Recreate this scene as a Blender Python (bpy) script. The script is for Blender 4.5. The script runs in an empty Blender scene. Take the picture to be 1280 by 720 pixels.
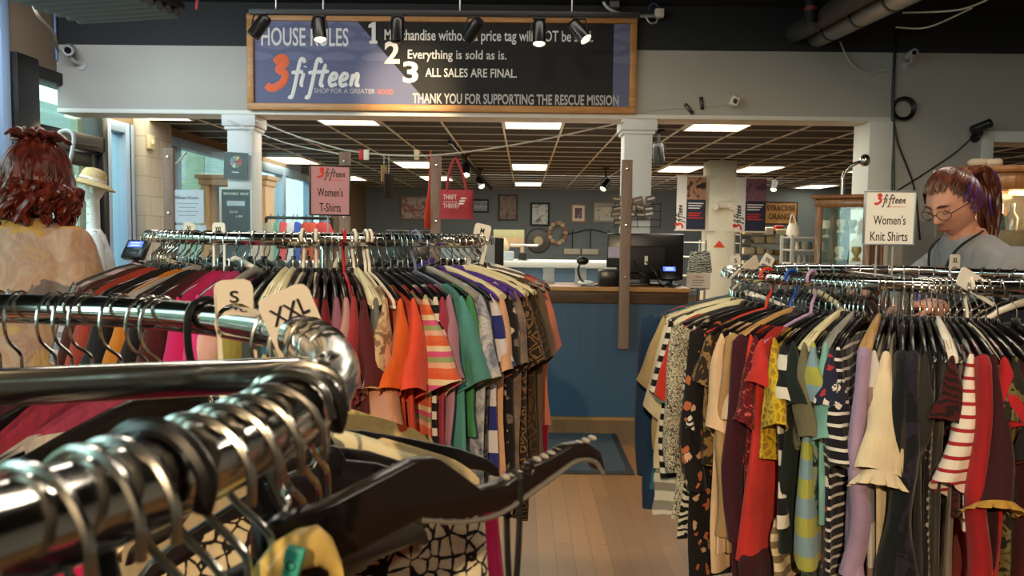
import bpy, bmesh, math, random
from mathutils import Vector, Matrix, Euler
import numpy as np
random.seed(7)
C = bpy.context.scene.collection
SC = bpy.context.scene
R_ = math.radians
# ------------------------------------------------------------------ camera
FPX, VX, VY, ROLL, H = 1000.0, 655.0, 293.0, R_(0.75), 1.46
_c, _s = math.cos(ROLL), math.sin(ROLL)
_vx = _c*(VX-640)+_s*(VY-360); _vy = -_s*(VX-640)+_c*(VY-360)
TILT = math.atan2(-_vy, FPX)
_v2 = (_vx, FPX*math.cos(TILT)+(-_vy)*math.sin(TILT))
YAW = math.atan2(_v2[0], _v2[1])
CAMROT = Matrix.Rotation(YAW, 3, 'Z') @ Matrix.Rotation(math.pi/2-TILT, 3, 'X') @ Matrix.Rotation(ROLL, 3, 'Z')
cam = bpy.data.cameras.new('camera'); camo = bpy.data.objects.new('camera', cam); C.objects.link(camo)
camo.matrix_world = Matrix.Translation((0, 0, H)) @ CAMROT.to_4x4()
cam.sensor_width = 36; cam.lens = FPX/1280*36; cam.clip_start = 0.02; cam.clip_end = 100
cam.dof.use_dof = True; cam.dof.focus_distance = 2.3; cam.dof.aperture_fstop = 16
SC.camera = camo

def ray(px, py):
    return CAMROT @ Vector((px-640, -(py-360), -FPX))
def P(px, py, Y):
    d = ray(px, py); t = Y/d.y
    return Vector((d.x*t, Y, H+d.z*t))
def PX(px, py, x):
    d = ray(px, py); t = x/d.x
    return Vector((x, d.y*t, H+d.z*t))
def PZ(px, py, z):
    d = ray(px, py); t = (z-H)/d.z
    return Vector((d.x*t, d.y*t, z))
# ------------------------------------------------------------------ world, exposure, lights
SC.view_settings.view_transform = 'Standard'; SC.view_settings.look = 'None'
SC.view_settings.gamma = 1; SC.view_settings.use_curve_mapping = False
SC.view_settings.exposure = 0.45
SC.cycles.use_denoising = True
SC.cycles.max_bounces = 8; SC.cycles.transparent_max_bounces = 16
SC.cycles.sample_clamp_indirect = 4; SC.cycles.caustics_reflective = False; SC.cycles.caustics_refractive = False
w = bpy.data.worlds.new('world'); SC.world = w; w.use_nodes = True
bg = w.node_tree.nodes['Background']; bg.inputs[0].default_value = (0.74, 0.88, 1.0, 1); bg.inputs[1].default_value = 2.6

def light(name, kind, loc, energy, col, size=None, size_y=None, target=None, spot=None, blend=0.3, angle=None):
    l = bpy.data.lights.new(name, kind); o = bpy.data.objects.new(name, l); C.objects.link(o)
    o.location = loc; l.energy = energy; l.color = col
    if kind == 'AREA':
        l.shape = 'RECTANGLE'; l.size = size; l.size_y = size_y or size
    if kind == 'SPOT':
        l.spot_size = R_(spot); l.spot_blend = blend; l.shadow_soft_size = size or 0.04
    if kind == 'SUN': l.angle = R_(angle)
    if target is not None:
        o.rotation_euler = (Vector(target)-Vector(loc)).to_track_quat('-Z', 'Y').to_euler()
    return o
# soft overcast daylight entering by the storefront glass on the left
light('daylight', 'SUN', (-8, -2.0, 5.9), 3.0, (0.80, 0.92, 1.0), target=(0, 5.0, 0.8), angle=55)
WARM = (1.0, 0.86, 0.68)
# ceiling lamps of the sales floor, over and behind the viewer
light('sales_lamp', 'AREA', (0.3, 1.2, 3.25), 20, WARM, 1.2, 0.3, target=(0.3, 1.25, 0))
light('sales_lamp', 'AREA', (-1.6, 3.6, 3.25), 18, (1, .88, .72), 1.2, 0.3, target=(-1.6, 3.6, 0))
light('sales_lamp', 'AREA', (2.4, 3.4, 3.25), 22, WARM, 1.2, 0.3, target=(2.4, 3.4, 0))
light('sales_lamp', 'AREA', (1.6, -1.6, 3.25), 24, WARM, 1.2, 0.3, target=(1.6, 0.2, 0))
# warm track spot behind the viewer: throws the foreground rack's shadow over the floor
light('track_spot', 'SPOT', (-0.6, -3.4, 3.1), 560, (1.0, .72, .42), 0.05, target=(0.42, 3.2, 0.6), spot=44, blend=0.5)
light('track_spot', 'SPOT', (0.45, 4.95, 3.2), 85, (1.0, .70, .36), 0.06, target=(0.32, 4.6, 0), spot=37, blend=0.14)  # added over the aisle; its cone edge stands in for the shadow's edge
light('left_fill', 'AREA', (-3.1, 4.9, 3.2), 34, (.88, .95, 1.0), 1.0, 0.4, target=(-3.0, 6.78, 2.3))  # added fill without a fixture; brightens the mannequin and header's left end

# ------------------------------------------------------------------ materials
def lin(c):
    if isinstance(c, str):
        c = tuple(int(c[i:i+2], 16)/255 for i in (0, 2, 4))
    return tuple(x/12.92 if x <= 0.04045 else ((x+0.055)/1.055)**2.4 for x in c[:3])+(1,)
MATS = {}
class NT:
    def __init__(s, name):
        s.m = bpy.data.materials.new(name); s.m.use_nodes = True; s.t = s.m.node_tree; s.n = s.t.nodes
        s.b = s.n['Principled BSDF']
    def add(s, typ, **k):
        n = s.n.new(typ)
        for a, v in k.items(): setattr(n, a, v)
        return n
    def link(s, a, b): s.t.links.new(a, b)
    def math(s, op, a, b=None, c=None):
        n = s.add('ShaderNodeMath', operation=op)
        for i, v in enumerate((a, b, c)):
            if v is None: continue
            if isinstance(v, (int, float)): n.inputs[i].default_value = v
            else: s.link(v, n.inputs[i])
        return n.outputs[0]
    def coord(s, scale=(1, 1, 1), loc=(0, 0, 0), out='Object'):
        tc = s.add('ShaderNodeTexCoord'); mp = s.add('ShaderNodeMapping')
        mp.inputs['Scale'].default_value = scale; mp.inputs['Location'].default_value = loc
        s.link(tc.outputs[out], mp.inputs[0]); return mp.outputs[0]
    def noise(s, vec, scale, detail=3, rough=.5, dist=0):
        n = s.add('ShaderNodeTexNoise'); n.inputs['Scale'].default_value = scale; n.inputs['Detail'].default_value = detail
        n.inputs['Roughness'].default_value = rough; n.inputs['Distortion'].default_value = dist
        s.link(vec, n.inputs['Vector']); return n
    def ramp(s, fac, stops, interp='LINEAR'):
        r = s.add('ShaderNodeValToRGB'); cr = r.color_ramp; cr.interpolation = interp
        while len(cr.elements) < len(stops): cr.elements.new(0.5)
        for e, (p, c) in zip(cr.elements, stops): e.position = p; e.color = lin(c)
        s.link(fac, r.inputs[0]); return r.outputs[0]
    def mix(s, fac, a, b, typ='MIX'):
        n = s.add('ShaderNodeMix', data_type='RGBA', blend_type=typ)
        for i, v in ((0, fac), (6, a), (7, b)):
            if isinstance(v, (int, float)): n.inputs[i].default_value = v
            elif isinstance(v, (str, tuple)): n.inputs[i].default_value = lin(v)
            else: s.link(v, n.inputs[i])
        return n.outputs[2]
    def bump(s, h, strength=.3, dist=.01):
        b = s.add('ShaderNodeBump'); b.inputs['Strength'].default_value = strength; b.inputs['Distance'].default_value = dist
        s.link(h, b.inputs['Height']); s.link(b.outputs[0], s.b.inputs['Normal'])
    def col(s, c):
        if isinstance(c, (str, tuple)): s.b.inputs['Base Color'].default_value = lin(c)
        else: s.link(c, s.b.inputs['Base Color'])
    def set(s, **k):
        for a, v in k.items(): s.b.inputs[a.replace('_', ' ')].default_value = v

def mat(name, c, rough=.6, metal=0, var=0.06, bump=0, nscale=20, emit=None, estr=0, spec=None, trans=0, alpha=1, coat=0):
    """plain surface with slight mottling"""
    key = (name, str(c), rough, metal)
    if key in MATS: return MATS[key]
    t = NT(name); t.set(Roughness=rough, Metallic=metal)
    if spec is not None: t.b.inputs['Specular IOR Level'].default_value = spec
    if var > 0:
        n = t.noise(t.coord(), nscale)
        cc = lin(c)
        hi = t.mix(1.0, c, (1, 1, 1), 'MIX')
        f = t.math('MULTIPLY_ADD', n.outputs['Fac'], 2*var, 1-var)
        m = t.add('ShaderNodeVectorMath', operation='SCALE'); m.inputs[0].default_value = cc[:3]
        t.link(f, m.inputs['Scale']); t.link(m.outputs[0], t.b.inputs['Base Color'])
        if bump: t.bump(n.outputs['Fac'], bump)
    else: t.col(c)
    if emit is not None:
        t.b.inputs['Emission Color'].default_value = lin(emit); t.b.inputs['Emission Strength'].default_value = estr
    if trans: t.b.inputs['Transmission Weight'].default_value = trans
    if alpha < 1: t.b.inputs['Alpha'].default_value = alpha
    if coat: t.b.inputs['Coat Weight'].default_value = coat
    MATS[key] = t.m; return t.m

def thin_glass(name, tint=(1, 1, 1), rough=0.0, refl=1.0, ior=1.45):
    if name in MATS: return MATS[name]
    t = NT(name); t.n.remove(t.b)
    tr = t.add('ShaderNodeBsdfTransparent'); tr.inputs[0].default_value = (*tint, 1)
    gl = t.add('ShaderNodeBsdfGlossy'); gl.inputs['Roughness'].default_value = rough
    lw_ = t.add('ShaderNodeLayerWeight'); lw_.inputs[0].default_value = .5
    mx = t.add('ShaderNodeMixShader'); f = t.math('MULTIPLY', t.math('MULTIPLY_ADD', t.math('POWER', lw_.outputs['Facing'], 5), .92, .04), refl)
    t.link(f, mx.inputs[0]); t.link(tr.outputs[0], mx.inputs[1]); t.link(gl.outputs[0], mx.inputs[2])
    t.link(mx.outputs[0], t.n['Material Output'].inputs[0])
    MATS[name] = t.m; return t.m

def wood_mat(name, a, b, scale=(3, 40, 40), rough=.45, coat=0):
    t = NT(name); v = t.coord(scale)
    n = t.noise(v, 1.0, 5, .6, .6)
    t.col(t.ramp(n.outputs['Fac'], [(.3, a), (.7, b)])); t.set(Roughness=rough)
    if coat: t.b.inputs['Coat Weight'].default_value = coat
    t.bump(n.outputs['Fac'], .08); return t.m

M = {}
M['chrome'] = mat('chrome', 'd6d4d0', .13, 1, var=.02)
M['chrome_worn'] = mat('chrome_worn', 'c2bdb4', .2, 1, var=.05)
M['steel_wire'] = mat('steel_wire', 'd0cec8', .2, 1, var=.02)
M['black_plastic'] = mat('black_plastic', '151314', .28, 0, var=.05, spec=.6)
M['black_matte'] = mat('black_matte', '141414', .6)
M['white_plastic'] = mat('white_plastic', 'ece4d6', .4)
M['card'] = mat('card', 'f0eee8', .6, var=.02)
M['ink'] = mat('ink', '15121c', .7, var=0)
M['white'] = mat('white_paint', 'e6e6e2', .5, var=.03)
M['bluewhite'] = mat('column_paint', 'dfe2e6', .5, var=.03)
M['grey_wall'] = mat('grey_wall', 'b2b0ab', .85, var=.03, nscale=3)
M['darkband'] = mat('dark_band', '2b2d30', .85, var=.04, nscale=4)
M['blackceil'] = mat('black_ceiling', '151414', .9)
M['blue_wall'] = mat('slate_blue_wall', '747f86', .8, var=.04, nscale=2)
M['bluecounter'] = mat('navy_panel', '2e4a63', .5, var=.06, nscale=3)
M['bluetrim'] = mat('blue_mullion', '8ea6c4', .45, var=.03)
M['blackframe'] = mat('dark_bronze_frame', '23201e', .35, .3)
M['wood_frame'] = wood_mat('honey_oak_frame', 'a9733c', 'c99455', (6, 30, 30))
M['post_wood'] = wood_mat('walnut_post', '7a5f52', '8f7465', (30, 30, 4), .6)
M['dark_wood'] = wood_mat('dark_counter_edge', '3a2b20', '5c4532', (4, 30, 30), .4)
M['top_wood'] = wood_mat('counter_top_wood', 'a9794a', 'c79763', (3, 25, 25), .35)
M['oak'] = wood_mat('cabinet_oak', '7a4a22', '9c6632', (30, 30, 5), .35, coat=.3)
M['paleoak'] = wood_mat('pale_pine', 'c7a377', 'dcbd92', (30, 30, 5), .5)
M['orange'] = mat('brand_orange', 'e8662e', .6, var=0)
M['red'] = mat('logo_red', 'd83a32', .6, var=0)
M['skin'] = None

# ------------------------------------------------------------------ mesh building
class MB:
    def __init__(s): s.v = []; s.f = []
    def add(s, vs, fs):
        o = len(s.v); s.v += [tuple(v) for v in vs]; s.f += [tuple(i+o for i in f) for f in fs]; return s
    def box(s, c, d, rot=None, tf=None):
        c = Vector(c); vs = []
        for z in (-.5, .5):
            for y in (-.5, .5):
                for x in (-.5, .5):
                    v = Vector((x*d[0], y*d[1], z*d[2]))
                    if rot is not None: v = rot @ v
                    vs.append(v+c)
        return s.add(vs, [(0, 2, 3, 1), (4, 5, 7, 6), (0, 1, 5, 4), (2, 6, 7, 3), (0, 4, 6, 2), (1, 3, 7, 5)])
    def box2(s, a, b):
        a = Vector(a); b = Vector(b); return s.box((a+b)/2, [abs(x) for x in (b-a)])
    def bar(s, p, q, wd, ht, up=(0, 0, 1)):
        p = Vector(p); q = Vector(q); d = q-p; L = d.length; x = d.normalized(); u = Vector(up)
        y = u.cross(x)
        if y.length < 1e-5: y = Vector((0, 1, 0)).cross(x)
        y.normalize(); z = x.cross(y)
        return s.box((p+q)/2, (L, wd, ht), Matrix((x, y, z)).transposed())
    def loft(s, rings, cap0=True, cap1=True):
        n = len(rings[0]); vs = [v for r in rings for v in r]; fs = []
        for i in range(len(rings)-1):
            for j in range(n):
                a = i*n+j; b = i*n+(j+1) % n
                fs.append((a, b, b+n, a+n))
        if cap0: fs.append(tuple(range(n))[::-1])
        if cap1: fs.append(tuple(range((len(rings)-1)*n, len(rings)*n)))
        return s.add(vs, fs)
    def tube(s, path, r, n=10, closed=False, cap=True):
        path = [Vector(p) for p in path]; m = len(path)
        rr = r if isinstance(r, (list, tuple)) else [r]*m
        rings = []; prev = None
        for i, p in enumerate(path):
            if closed: t = path[(i+1) % m]-path[i-1]
            else: t = path[min(i+1, m-1)]-path[max(i-1, 0)]
            t.normalize()
            if prev is None:
                a = Vector((0, 0, 1)) if abs(t.z) < .9 else Vector((1, 0, 0))
                x = a.cross(t).normalized()
            else:
                x = (prev-t*prev.dot(t))
                x = x.normalized() if x.length > 1e-6 else Vector((1, 0, 0))
            prev = x; y = t.cross(x)
            rings.append([p+(x*math.cos(k*2*math.pi/n)+y*math.sin(k*2*math.pi/n))*rr[i] for k in range(n)])
        if closed: rings.append(rings[0]); return s.loft(rings, False, False)
        return s.loft(rings, cap, cap)
    def cyl(s, p, q, r, n=16, r2=None): return s.tube([p, q], [r, r if r2 is None else r2], n)
    def lathe(s, prof, n=24, c=(0, 0, 0), rot=None):
        c = Vector(c); rings = []
        for r, z in prof:
            ring = []
            for k in range(n):
                v = Vector((r*math.cos(2*math.pi*k/n), r*math.sin(2*math.pi*k/n), z))
                if rot is not None: v = rot @ v
                ring.append(v+c)
            rings.append(ring)
        return s.loft(rings)
    def ball(s, c, r, n=16, m=10, rot=None):
        r = Vector(r) if not isinstance(r, (int, float)) else Vector((r, r, r)); c = Vector(c)
        rings = []
        for i in range(1, m):
            a = math.pi*i/m; ring = []
            for k in range(n):
                b = 2*math.pi*k/n
                v = Vector((r.x*math.sin(a)*math.cos(b), r.y*math.sin(a)*math.sin(b), -r.z*math.cos(a)))
                if rot is not None: v = rot @ v
                ring.append(c+v)
            rings.append(ring)
        return s.loft(rings)
    def prism(s, pts, depth, tf=None):
        """outline in x-z, extruded along y by depth, centred"""
        n = len(pts); vs = [Vector((x, -depth/2, z)) for x, z in pts]+[Vector((x, depth/2, z)) for x, z in pts]
        if tf is not None: vs = [tf @ v for v in vs]
        fs = [tuple(range(n)), tuple(range(n, 2*n))[::-1]]+[(i, i+n, (i+1) % n+n, (i+1) % n) for i in range(n)]
        return s.add(vs, fs)
    def build(s, name, m, parent=None, smooth=None, bevel=0, sub=0, loc=None, rot=None, seg=2):
        me = bpy.data.meshes.new(name); me.from_pydata(s.v, [], s.f); me.update()
        bm = bmesh.new(); bm.from_mesh(me); bmesh.ops.recalc_face_normals(bm, faces=bm.faces)
        if bevel: bmesh.ops.bevel(bm, geom=list(bm.edges), offset=bevel, segments=seg, profile=.5, affect='EDGES', clamp_overlap=True)
        bm.to_mesh(me); bm.free()
        if smooth is None: smooth = True
        me.materials.append(m)
        o = bpy.data.objects.new(name, me); C.objects.link(o)
        if smooth:
            me.polygons.foreach_set('use_smooth', [True]*len(me.polygons))
            me.set_sharp_from_angle(angle=R_(40))
        if parent is not None: o.parent = parent
        if loc is not None: o.location = loc
        if rot is not None: o.rotation_euler = rot
        if sub:
            md = o.modifiers.new('sub', 'SUBSURF'); md.levels = sub; md.render_levels = sub
        return o
def tag(o, label=None, cat=None, group=None, kind=None):
    if label: o['label'] = label
    if cat: o['category'] = cat
    if group: o['group'] = group
    if kind: o['kind'] = kind
    return o
def thing(name, label, cat, loc=(0, 0, 0), rot=(0, 0, 0), group=None):
    o = bpy.data.objects.new(name, None); C.objects.link(o); o.empty_display_size = .1
    o.location = loc; o.rotation_euler = rot if not isinstance(rot, (int, float)) else (0, 0, rot)
    return tag(o, label, cat, group)
def struct(o): o['kind'] = 'structure'; return o
def copy_tree(o, parent=None):
    c = o.copy(); C.objects.link(c)
    if parent is not None: c.parent = parent
    for ch in list(o.children): copy_tree(ch, c)
    return c
def text(name, s, size, m, parent, loc, rot=(math.pi/2, 0, 0), align='CENTER', sx=1, bold=0, shear=0, space=1, ext=.0006):
    cu = bpy.data.curves.new(name, 'FONT'); cu.body = s; cu.size = size; cu.align_x = align; cu.align_y = 'CENTER'
    cu.extrude = ext; cu.offset = bold; cu.shear = shear; cu.space_character = space; cu.resolution_u = 3
    cu.materials.append(m)
    tmp = bpy.data.objects.new(name, cu); me = bpy.data.meshes.new_from_object(tmp); bpy.data.objects.remove(tmp); bpy.data.curves.remove(cu)
    o = bpy.data.objects.new(name, me); C.objects.link(o); o.parent = parent; o.location = loc; o.rotation_euler = rot
    o.scale = (sx, 1, 1); return o
# brush-script shop logo: a numeral and seven letters drawn as strokes (x right, z up, unit = x-height)
def _spl(pts, k=6):
    pts = [Vector((p[0], 0, p[1])) for p in pts]; out = []
    for i in range(len(pts)-1):
        p0 = pts[max(i-1, 0)]; p1 = pts[i]; p2 = pts[i+1]; p3 = pts[min(i+2, len(pts)-1)]
        for j in range(k):
            t = j/k; out.append(.5*((2*p1)+(p2-p0)*t+(2*p0-5*p1+4*p2-p3)*t*t+(3*p1-p0-3*p2+p3)*t**3))
    out.append(pts[-1]); return out
def catmull(pts, k=6):
    pts = [Vector(p) for p in pts]; out = []
    for i in range(len(pts)-1):
        p0 = pts[max(i-1, 0)]; p1 = pts[i]; p2 = pts[i+1]; p3 = pts[min(i+2, len(pts)-1)]
        for j in range(k):
            t = j/k; out.append(.5*((2*p1)+(p2-p0)*t+(2*p0-5*p1+4*p2-p3)*t*t+(3*p1-p0-3*p2+p3)*t**3))
    out.append(pts[-1]); return out
LET = {'f': [[(1.0, 1.75), (.85, 2.05), (.6, 1.8), (.2, 0), (-.05, -.85), (-.3, -.8)], [(-.05, 1.0), (.85, 1.1)]],
       'i': [[(.2, 1.0), (.0, .15), (.15, .05)], [(.3, 1.42), (.33, 1.5)]],
       't': [[(.5, 1.7), (.1, .2), (.35, .05)], [(-.1, 1.05), (.75, 1.15)]],
       'e': [[(.1, .45), (.5, .6), (.58, .9), (.3, .95), (.05, .5), (.15, .05), (.6, .2)]],
       'n': [[(.2, .95), (.0, 0)], [(.08, .45), (.45, .95), (.58, .8), (.45, .15), (.7, .1)]],
       '3': [[(-.1, 1.75), (.45, 2.15), (.75, 1.75), (.2, 1.25), (.7, .9), (.5, .25), (-.3, -.2), (-.75, .05)]]}
def strokes(mb, pts, r):
    path = _spl(pts); n = 8; rings = []
    m = len(path)
    for i, p in enumerate(path):
        t = (path[min(i+1, m-1)]-path[max(i-1, 0)]).normalized(); y = Vector((-t.z, 0, t.x))
        rr = r*(1 if 0 < i < m-1 else .6)
        rings.append([p+y*rr*math.cos(a)+Vector((0, 1, 0))*.02*math.sin(a) for a in [k*2*math.pi/n for k in range(n)]])
    mb.loft(rings)
def logo(parent, loc, s, m_num, m_let, rot=None):
    R3 = rot if rot is not None else Matrix.Identity(3)
    num = MB(); strokes(num, LET['3'][0], .29)
    let = MB(); x = 1.25
    for ch, adv in (('f', .7), ('i', .6), ('f', .8), ('t', .75), ('e', .82), ('e', .84), ('n', .85)):
        for st in LET[ch]: strokes(let, [(a+x, b) for a, b in st], .145)
        x += adv
    for mb in (num, let): mb.v = [tuple(R3 @ (Vector(v)*s)+Vector(loc)) for v in mb.v]
    num.build('logo_numeral', m_num, parent); let.build('logo_lettering', m_let, parent)
# ================================================================== THE SETTING
YH, XW, ZB, ZC, YB, YC, XR = 6.78, -3.95, 2.6, 3.36, 20.0, 6.24, 5.2
def floor_mat():
    t = NT('plank_floor'); v = t.coord((1, 1, 1))
    mp = t.add('ShaderNodeMapping'); mp.inputs['Rotation'].default_value = (0, 0, R_(90)); t.link(v, mp.inputs[0])
    br = t.add('ShaderNodeTexBrick'); br.offset = .37; br.squash = 1
    for k, a in (('Scale', 1), ('Brick Width', 1.1), ('Row Height', .083), ('Mortar Size', .0016), ('Mortar Smooth', .3), ('Bias', 0)):
        br.inputs[k].default_value = a
    br.inputs['Color1'].default_value = lin('a8743c'); br.inputs['Color2'].default_value = lin('875c32'); br.inputs['Mortar'].default_value = lin('55402b')
    t.link(mp.outputs[0], br.inputs['Vector'])
    g = t.noise(t.coord((45, 2.5, 1)), 1, 4, .6); wear = t.noise(t.coord((1.1, 1.1, 1)), 1.3, 4, .6)
    c = t.mix(t.math('MULTIPLY', g.outputs['Fac'], .5), br.outputs['Color'], '7d6044')
    c = t.mix(t.math('MULTIPLY', t.math('SUBTRACT', wear.outputs['Fac'], .35), .8), c, '8c6c48')
    t.col(c); t.set(Roughness=.42)
    t.bump(br.outputs['Fac'], -.15, .002); return t.m
struct(MB().box2((XW, -5, -.05), (9, YB, 0)).build('floor', floor_mat()))
struct(MB().box2((XW-.2, -5, ZC), (XR, YH+.3, ZC+.1)).build('ceiling', M['blackceil']))
jm = MB()
for y in (1.2, 3.2, 5.2): jm.box2((XW, y-.05, ZC-.16), (XR, y+.05, ZC))
struct(jm.build('ceiling_beams', M['blackceil']))
M['tile'] = mat('black_ceiling_tile', '1d1c1c', .75, var=.08, nscale=6)
struct(MB().box2((XW, YH+.05, ZB), (9, YB, ZB+.08)).build('ceiling_back', M['tile']))
g = MB(); x = -.235-.625*6
while x < 9:
    if x > XW: g.box2((x-.010, YH+.3, ZB-.012), (x+.010, YB, ZB+.001))
    x += .625
y = 7.35
while y < YB: g.box2((XW, y-.008, ZB-.011), (9, y+.008, ZB+.001)); y += .625
M['tbar'] = mat('ceiling_grid_bar', 'e2e0da', .5)
struct(g.build('ceiling_grid', M['tbar']))
# header wall over the counter opening and the full wall right of it
xj0, xj1 = P(1084, 200, YH).x, P(1113, 200, YH).x
xd0 = P(1240, 180, YH).x; zd = P(1240, 178, YH).z
ZH, ZP = 2.47, 3.0
hw = MB(); hw.box2((XW, YH, ZH), (xj1, YH+.28, ZP)); hw.box2((xj1, YH, 0), (xd0, YH+.28, ZP)); hw.box2((xd0, YH, zd), (XR, YH+.28, ZP))
struct(hw.build('wall_header', M['grey_wall']))
struct(MB().box2((XW, YH, ZP), (XR, YH+.28, ZC)).build('wall_header_band', M['darkband']))
struct(MB().box2((XW, YH-.012, ZH-.035), (xj1, YH+.3, ZH)).build('trim_1', M['white'], bevel=.004))
struct(MB().box2((xj0, YH-.03, 0), (xj1, YH+.3, ZH-.036)).build('trim_2', M['white'], bevel=.006))
dt = MB(); dt.box2((xd0-.09, YH-.03, 0), (xd0, YH+.3, zd+.09)); dt.box2((xd0, YH-.03, zd), (XR, YH+.3, zd+.09))
struct(dt.build('door_2', M['white'], bevel=.006))
# other walls
struct(MB().box2((XR, -5, 0), (XR+.1, YH+.28, ZC)).build('wall_right', M['grey_wall']))
struct(MB().box2((XW-.2, -5.1, 0), (XR+.1, -5, ZC)).build('wall_rear', M['grey_wall']))
struct(MB().box2((XW-.2, YB, 0), (9.1, YB+.1, ZB+.1)).build('wall_back', M['blue_wall']))
struct(MB().box2((9, YH+.28, 0), (9.1, YB, ZB+.1)).build('wall_back_right', M['blue_wall']))
struct(MB().box2((XR, YH+.1, 0), (9.1, YH+.28, ZB+.1)).build('wall_back_front', M['blue_wall']))
M['tan_wall'] = mat('tan_plaster', '84705c', .9)
# storefront wall on the left: piers, sills and heads round the openings
OPEN = [(-2.5, 6.12, .45, 3.3), (6.42, 7.44, 0, 2.72), (7.5, 8.05, .35, 2.5), (8.72, 11.4, .45, 2.5), (11.7, 16.2, .45, 2.5)]
wl = MB(); yy = -5
for a, b, z0, z1 in OPEN:
    top = ZC if a < 7 else ZB+.05
    if a > yy: wl.box2((XW-.2, yy, 0), (XW, a, ZC if a < 7 else ZB+.05))
    if z0 > 0: wl.box2((XW-.2, a, 0), (XW, b, z0))
    wl.box2((XW-.2, a, z1), (XW, b, top)); yy = b
wl.box2((XW-.2, yy, 0), (XW, YB, ZB+.05))
struct(wl.build('wall_left', M['tan_wall']))
GL = thin_glass('storefront_glass', (.80, .93, .86), 0, 1.5)
def window(name, a, b, z0, z1, mull, m, wd=.07, hz=()):
    f = MB(); X0, X1 = XW-.12, XW+.03
    for y in [a+wd/2, b-wd/2]+list(mull): f.box2((X0, y-wd/2, z0), (X1, y+wd/2, z1))
    for z in [z0+wd/2, z1-wd/2]+list(hz): f.box2((X0+.003, a, z-wd/2), (X1-.003, b, z+wd/2))
    o = struct(f.build(name, m, bevel=.004))
    g = MB().box2((XW-.05, a+.02, z0+.02), (XW-.044, b-.02, z1-.02)).build('pane', GL, o)
    g['kind'] = 'structure'; return o
window('window_1', -2.5, 6.12, .45, 3.3, (.2, 2.4, 4.6, 5.9), M['bluetrim'], .1)
window('window_2', 7.5, 8.05, .35, 2.5, (7.93,), M['bluetrim'], .1)
window('window_3', 8.72, 11.4, .45, 2.5, (9.1,), M['bluetrim'], .1)
window('window_4', 11.7, 16.2, .45, 2.5, (13.1, 14.8), M['bluetrim'], .13)
# glazed entrance door with transom in dark bronze
d = MB(); X0, X1 = XW-.14, XW+.05
d.box2((X0, 6.14, 0), (X1+.02, 6.42, 2.8)); d.box2((X0, 7.41, 0), (X1, 7.5, 2.75))
d.box2((X0, 6.42, 2.66), (X1, 7.44, 2.76)); d.box2((X0, 6.42, 2.16), (X1, 7.44, 2.3))
door = struct(d.build('door_1', M['blackframe'], bevel=.006))
lf = MB()
for a, b, c, e in ((6.44, 6.54, .02, 2.14), (7.31, 7.4, .02, 2.14), (6.54, 7.31, 2.02, 2.14), (6.54, 7.31, .02, .25)): lf.box2((XW-.06, a, c), (XW+.0, b, e))
lf.build('leaf', M['blackframe'], door, bevel=.004)
MB().box2((XW-.04, 6.5, .2), (XW-.034, 7.35, 2.05)).build('pane', GL, door)
MB().box2((XW-.06, 6.43, 2.28), (XW-.054, 7.43, 2.68)).build('transom_pane', GL, door)
cl = MB().box2((XW+.03, 6.5, 2.12), (XW+.1, 6.85, 2.2)); cl.bar((XW+.06, 6.8, 2.18), (XW+.2, 7.05, 2.18), .03, .02)
cl.build('door_closer', mat('closer_bronze', '4a4440', .4, .6), door, bevel=.006)
# block pier with its beige alarm plate
def block_mat(name, a, b, mo, bw, bh, ms=.006, rot=(R_(90), 0, R_(90))):
    t = NT(name); v = t.coord(); mp = t.add('ShaderNodeMapping'); mp.vector_type = 'TEXTURE'; mp.inputs['Rotation'].default_value = rot
    t.link(v, mp.inputs[0]); br = t.add('ShaderNodeTexBrick')
    for k, q in (('Scale', 1), ('Brick Width', bw), ('Row Height', bh), ('Mortar Size', ms)): br.inputs[k].default_value = q
    br.inputs['Color1'].default_value = lin(a); br.inputs['Color2'].default_value = lin(b); br.inputs['Mortar'].default_value = lin(mo)
    t.link(mp.outputs[0], br.inputs['Vector']); t.col(br.outputs['Color']); t.set(Roughness=.8); t.bump(br.outputs['Fac'], -.4, .004); return t.m
struct(MB().box2((XW, 8.08, 0), (XW+.12, 8.7, ZB-.01)).build('pillar_1', block_mat('painted_block', 'b9b2a6', 'b0a99d', '9c958a', .4, .2), bevel=.004))
# columns in the counter opening
def column(name, px0, px1, Y, cap=True):
    x0, x1 = P(px0, 200, Y).x, P(px1, 200, Y).x
    b = MB().box2((x0, Y, 0), (x1, Y+.24, ZH-.04))
    if cap: b.box2((x0-.035, Y-.035, ZH-.13), (x1+.035, Y+.275, ZH-.036)); b.box2((x0-.02, Y-.02, ZH-.16), (x1+.02, Y+.26, ZH-.13))
    return struct(b.build(name, M['bluewhite'], bevel=.008))
column('column_1', 284, 316, YH+.02); column('column_2', 780, 815, YH+.02)
YK = 11.9
xk0, xk1 = P(886, 250, YK).x, P(920, 250, YK).x
M['cream_col'] = mat('cream_column', 'e6e2cf', .55)
struct(MB().box2((xk0, YK, 0), (xk1, YK+.42, ZB-.012)).build('column_3', M['cream_col'], bevel=.01))
# outside the storefront: pavement, brick pier, a pale green building across the way
struct(MB().box2((-20, -10, -.12), (XW-.2, 60, -.06)).build('pavement', mat('concrete', '85847d', .9)))
struct(MB().box2((-4.5, 8.45, -.06), (-4.2, 8.8, 4)).build('pillar_2', block_mat('red_brick', 'c98a7c', 'b87468', 'd8cfc4', .21, .07, .008)))
eb = MB().box2((-21, -10, -.06), (-20, 60, 6.6))
eb = struct(eb.build('wall_outside', mat('pale_green_render', '8b957e', .9, nscale=.7)))
ew = MB()
for yy in range(-4, 58, 6):
    for zz in (.8, 4.4): ew.box2((-20.03, yy, zz), (-19.97, yy+3.2, zz+2.3))
ew.build('window_5', mat('dark_exterior_glass', '7c8c86', .2), eb)

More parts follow.
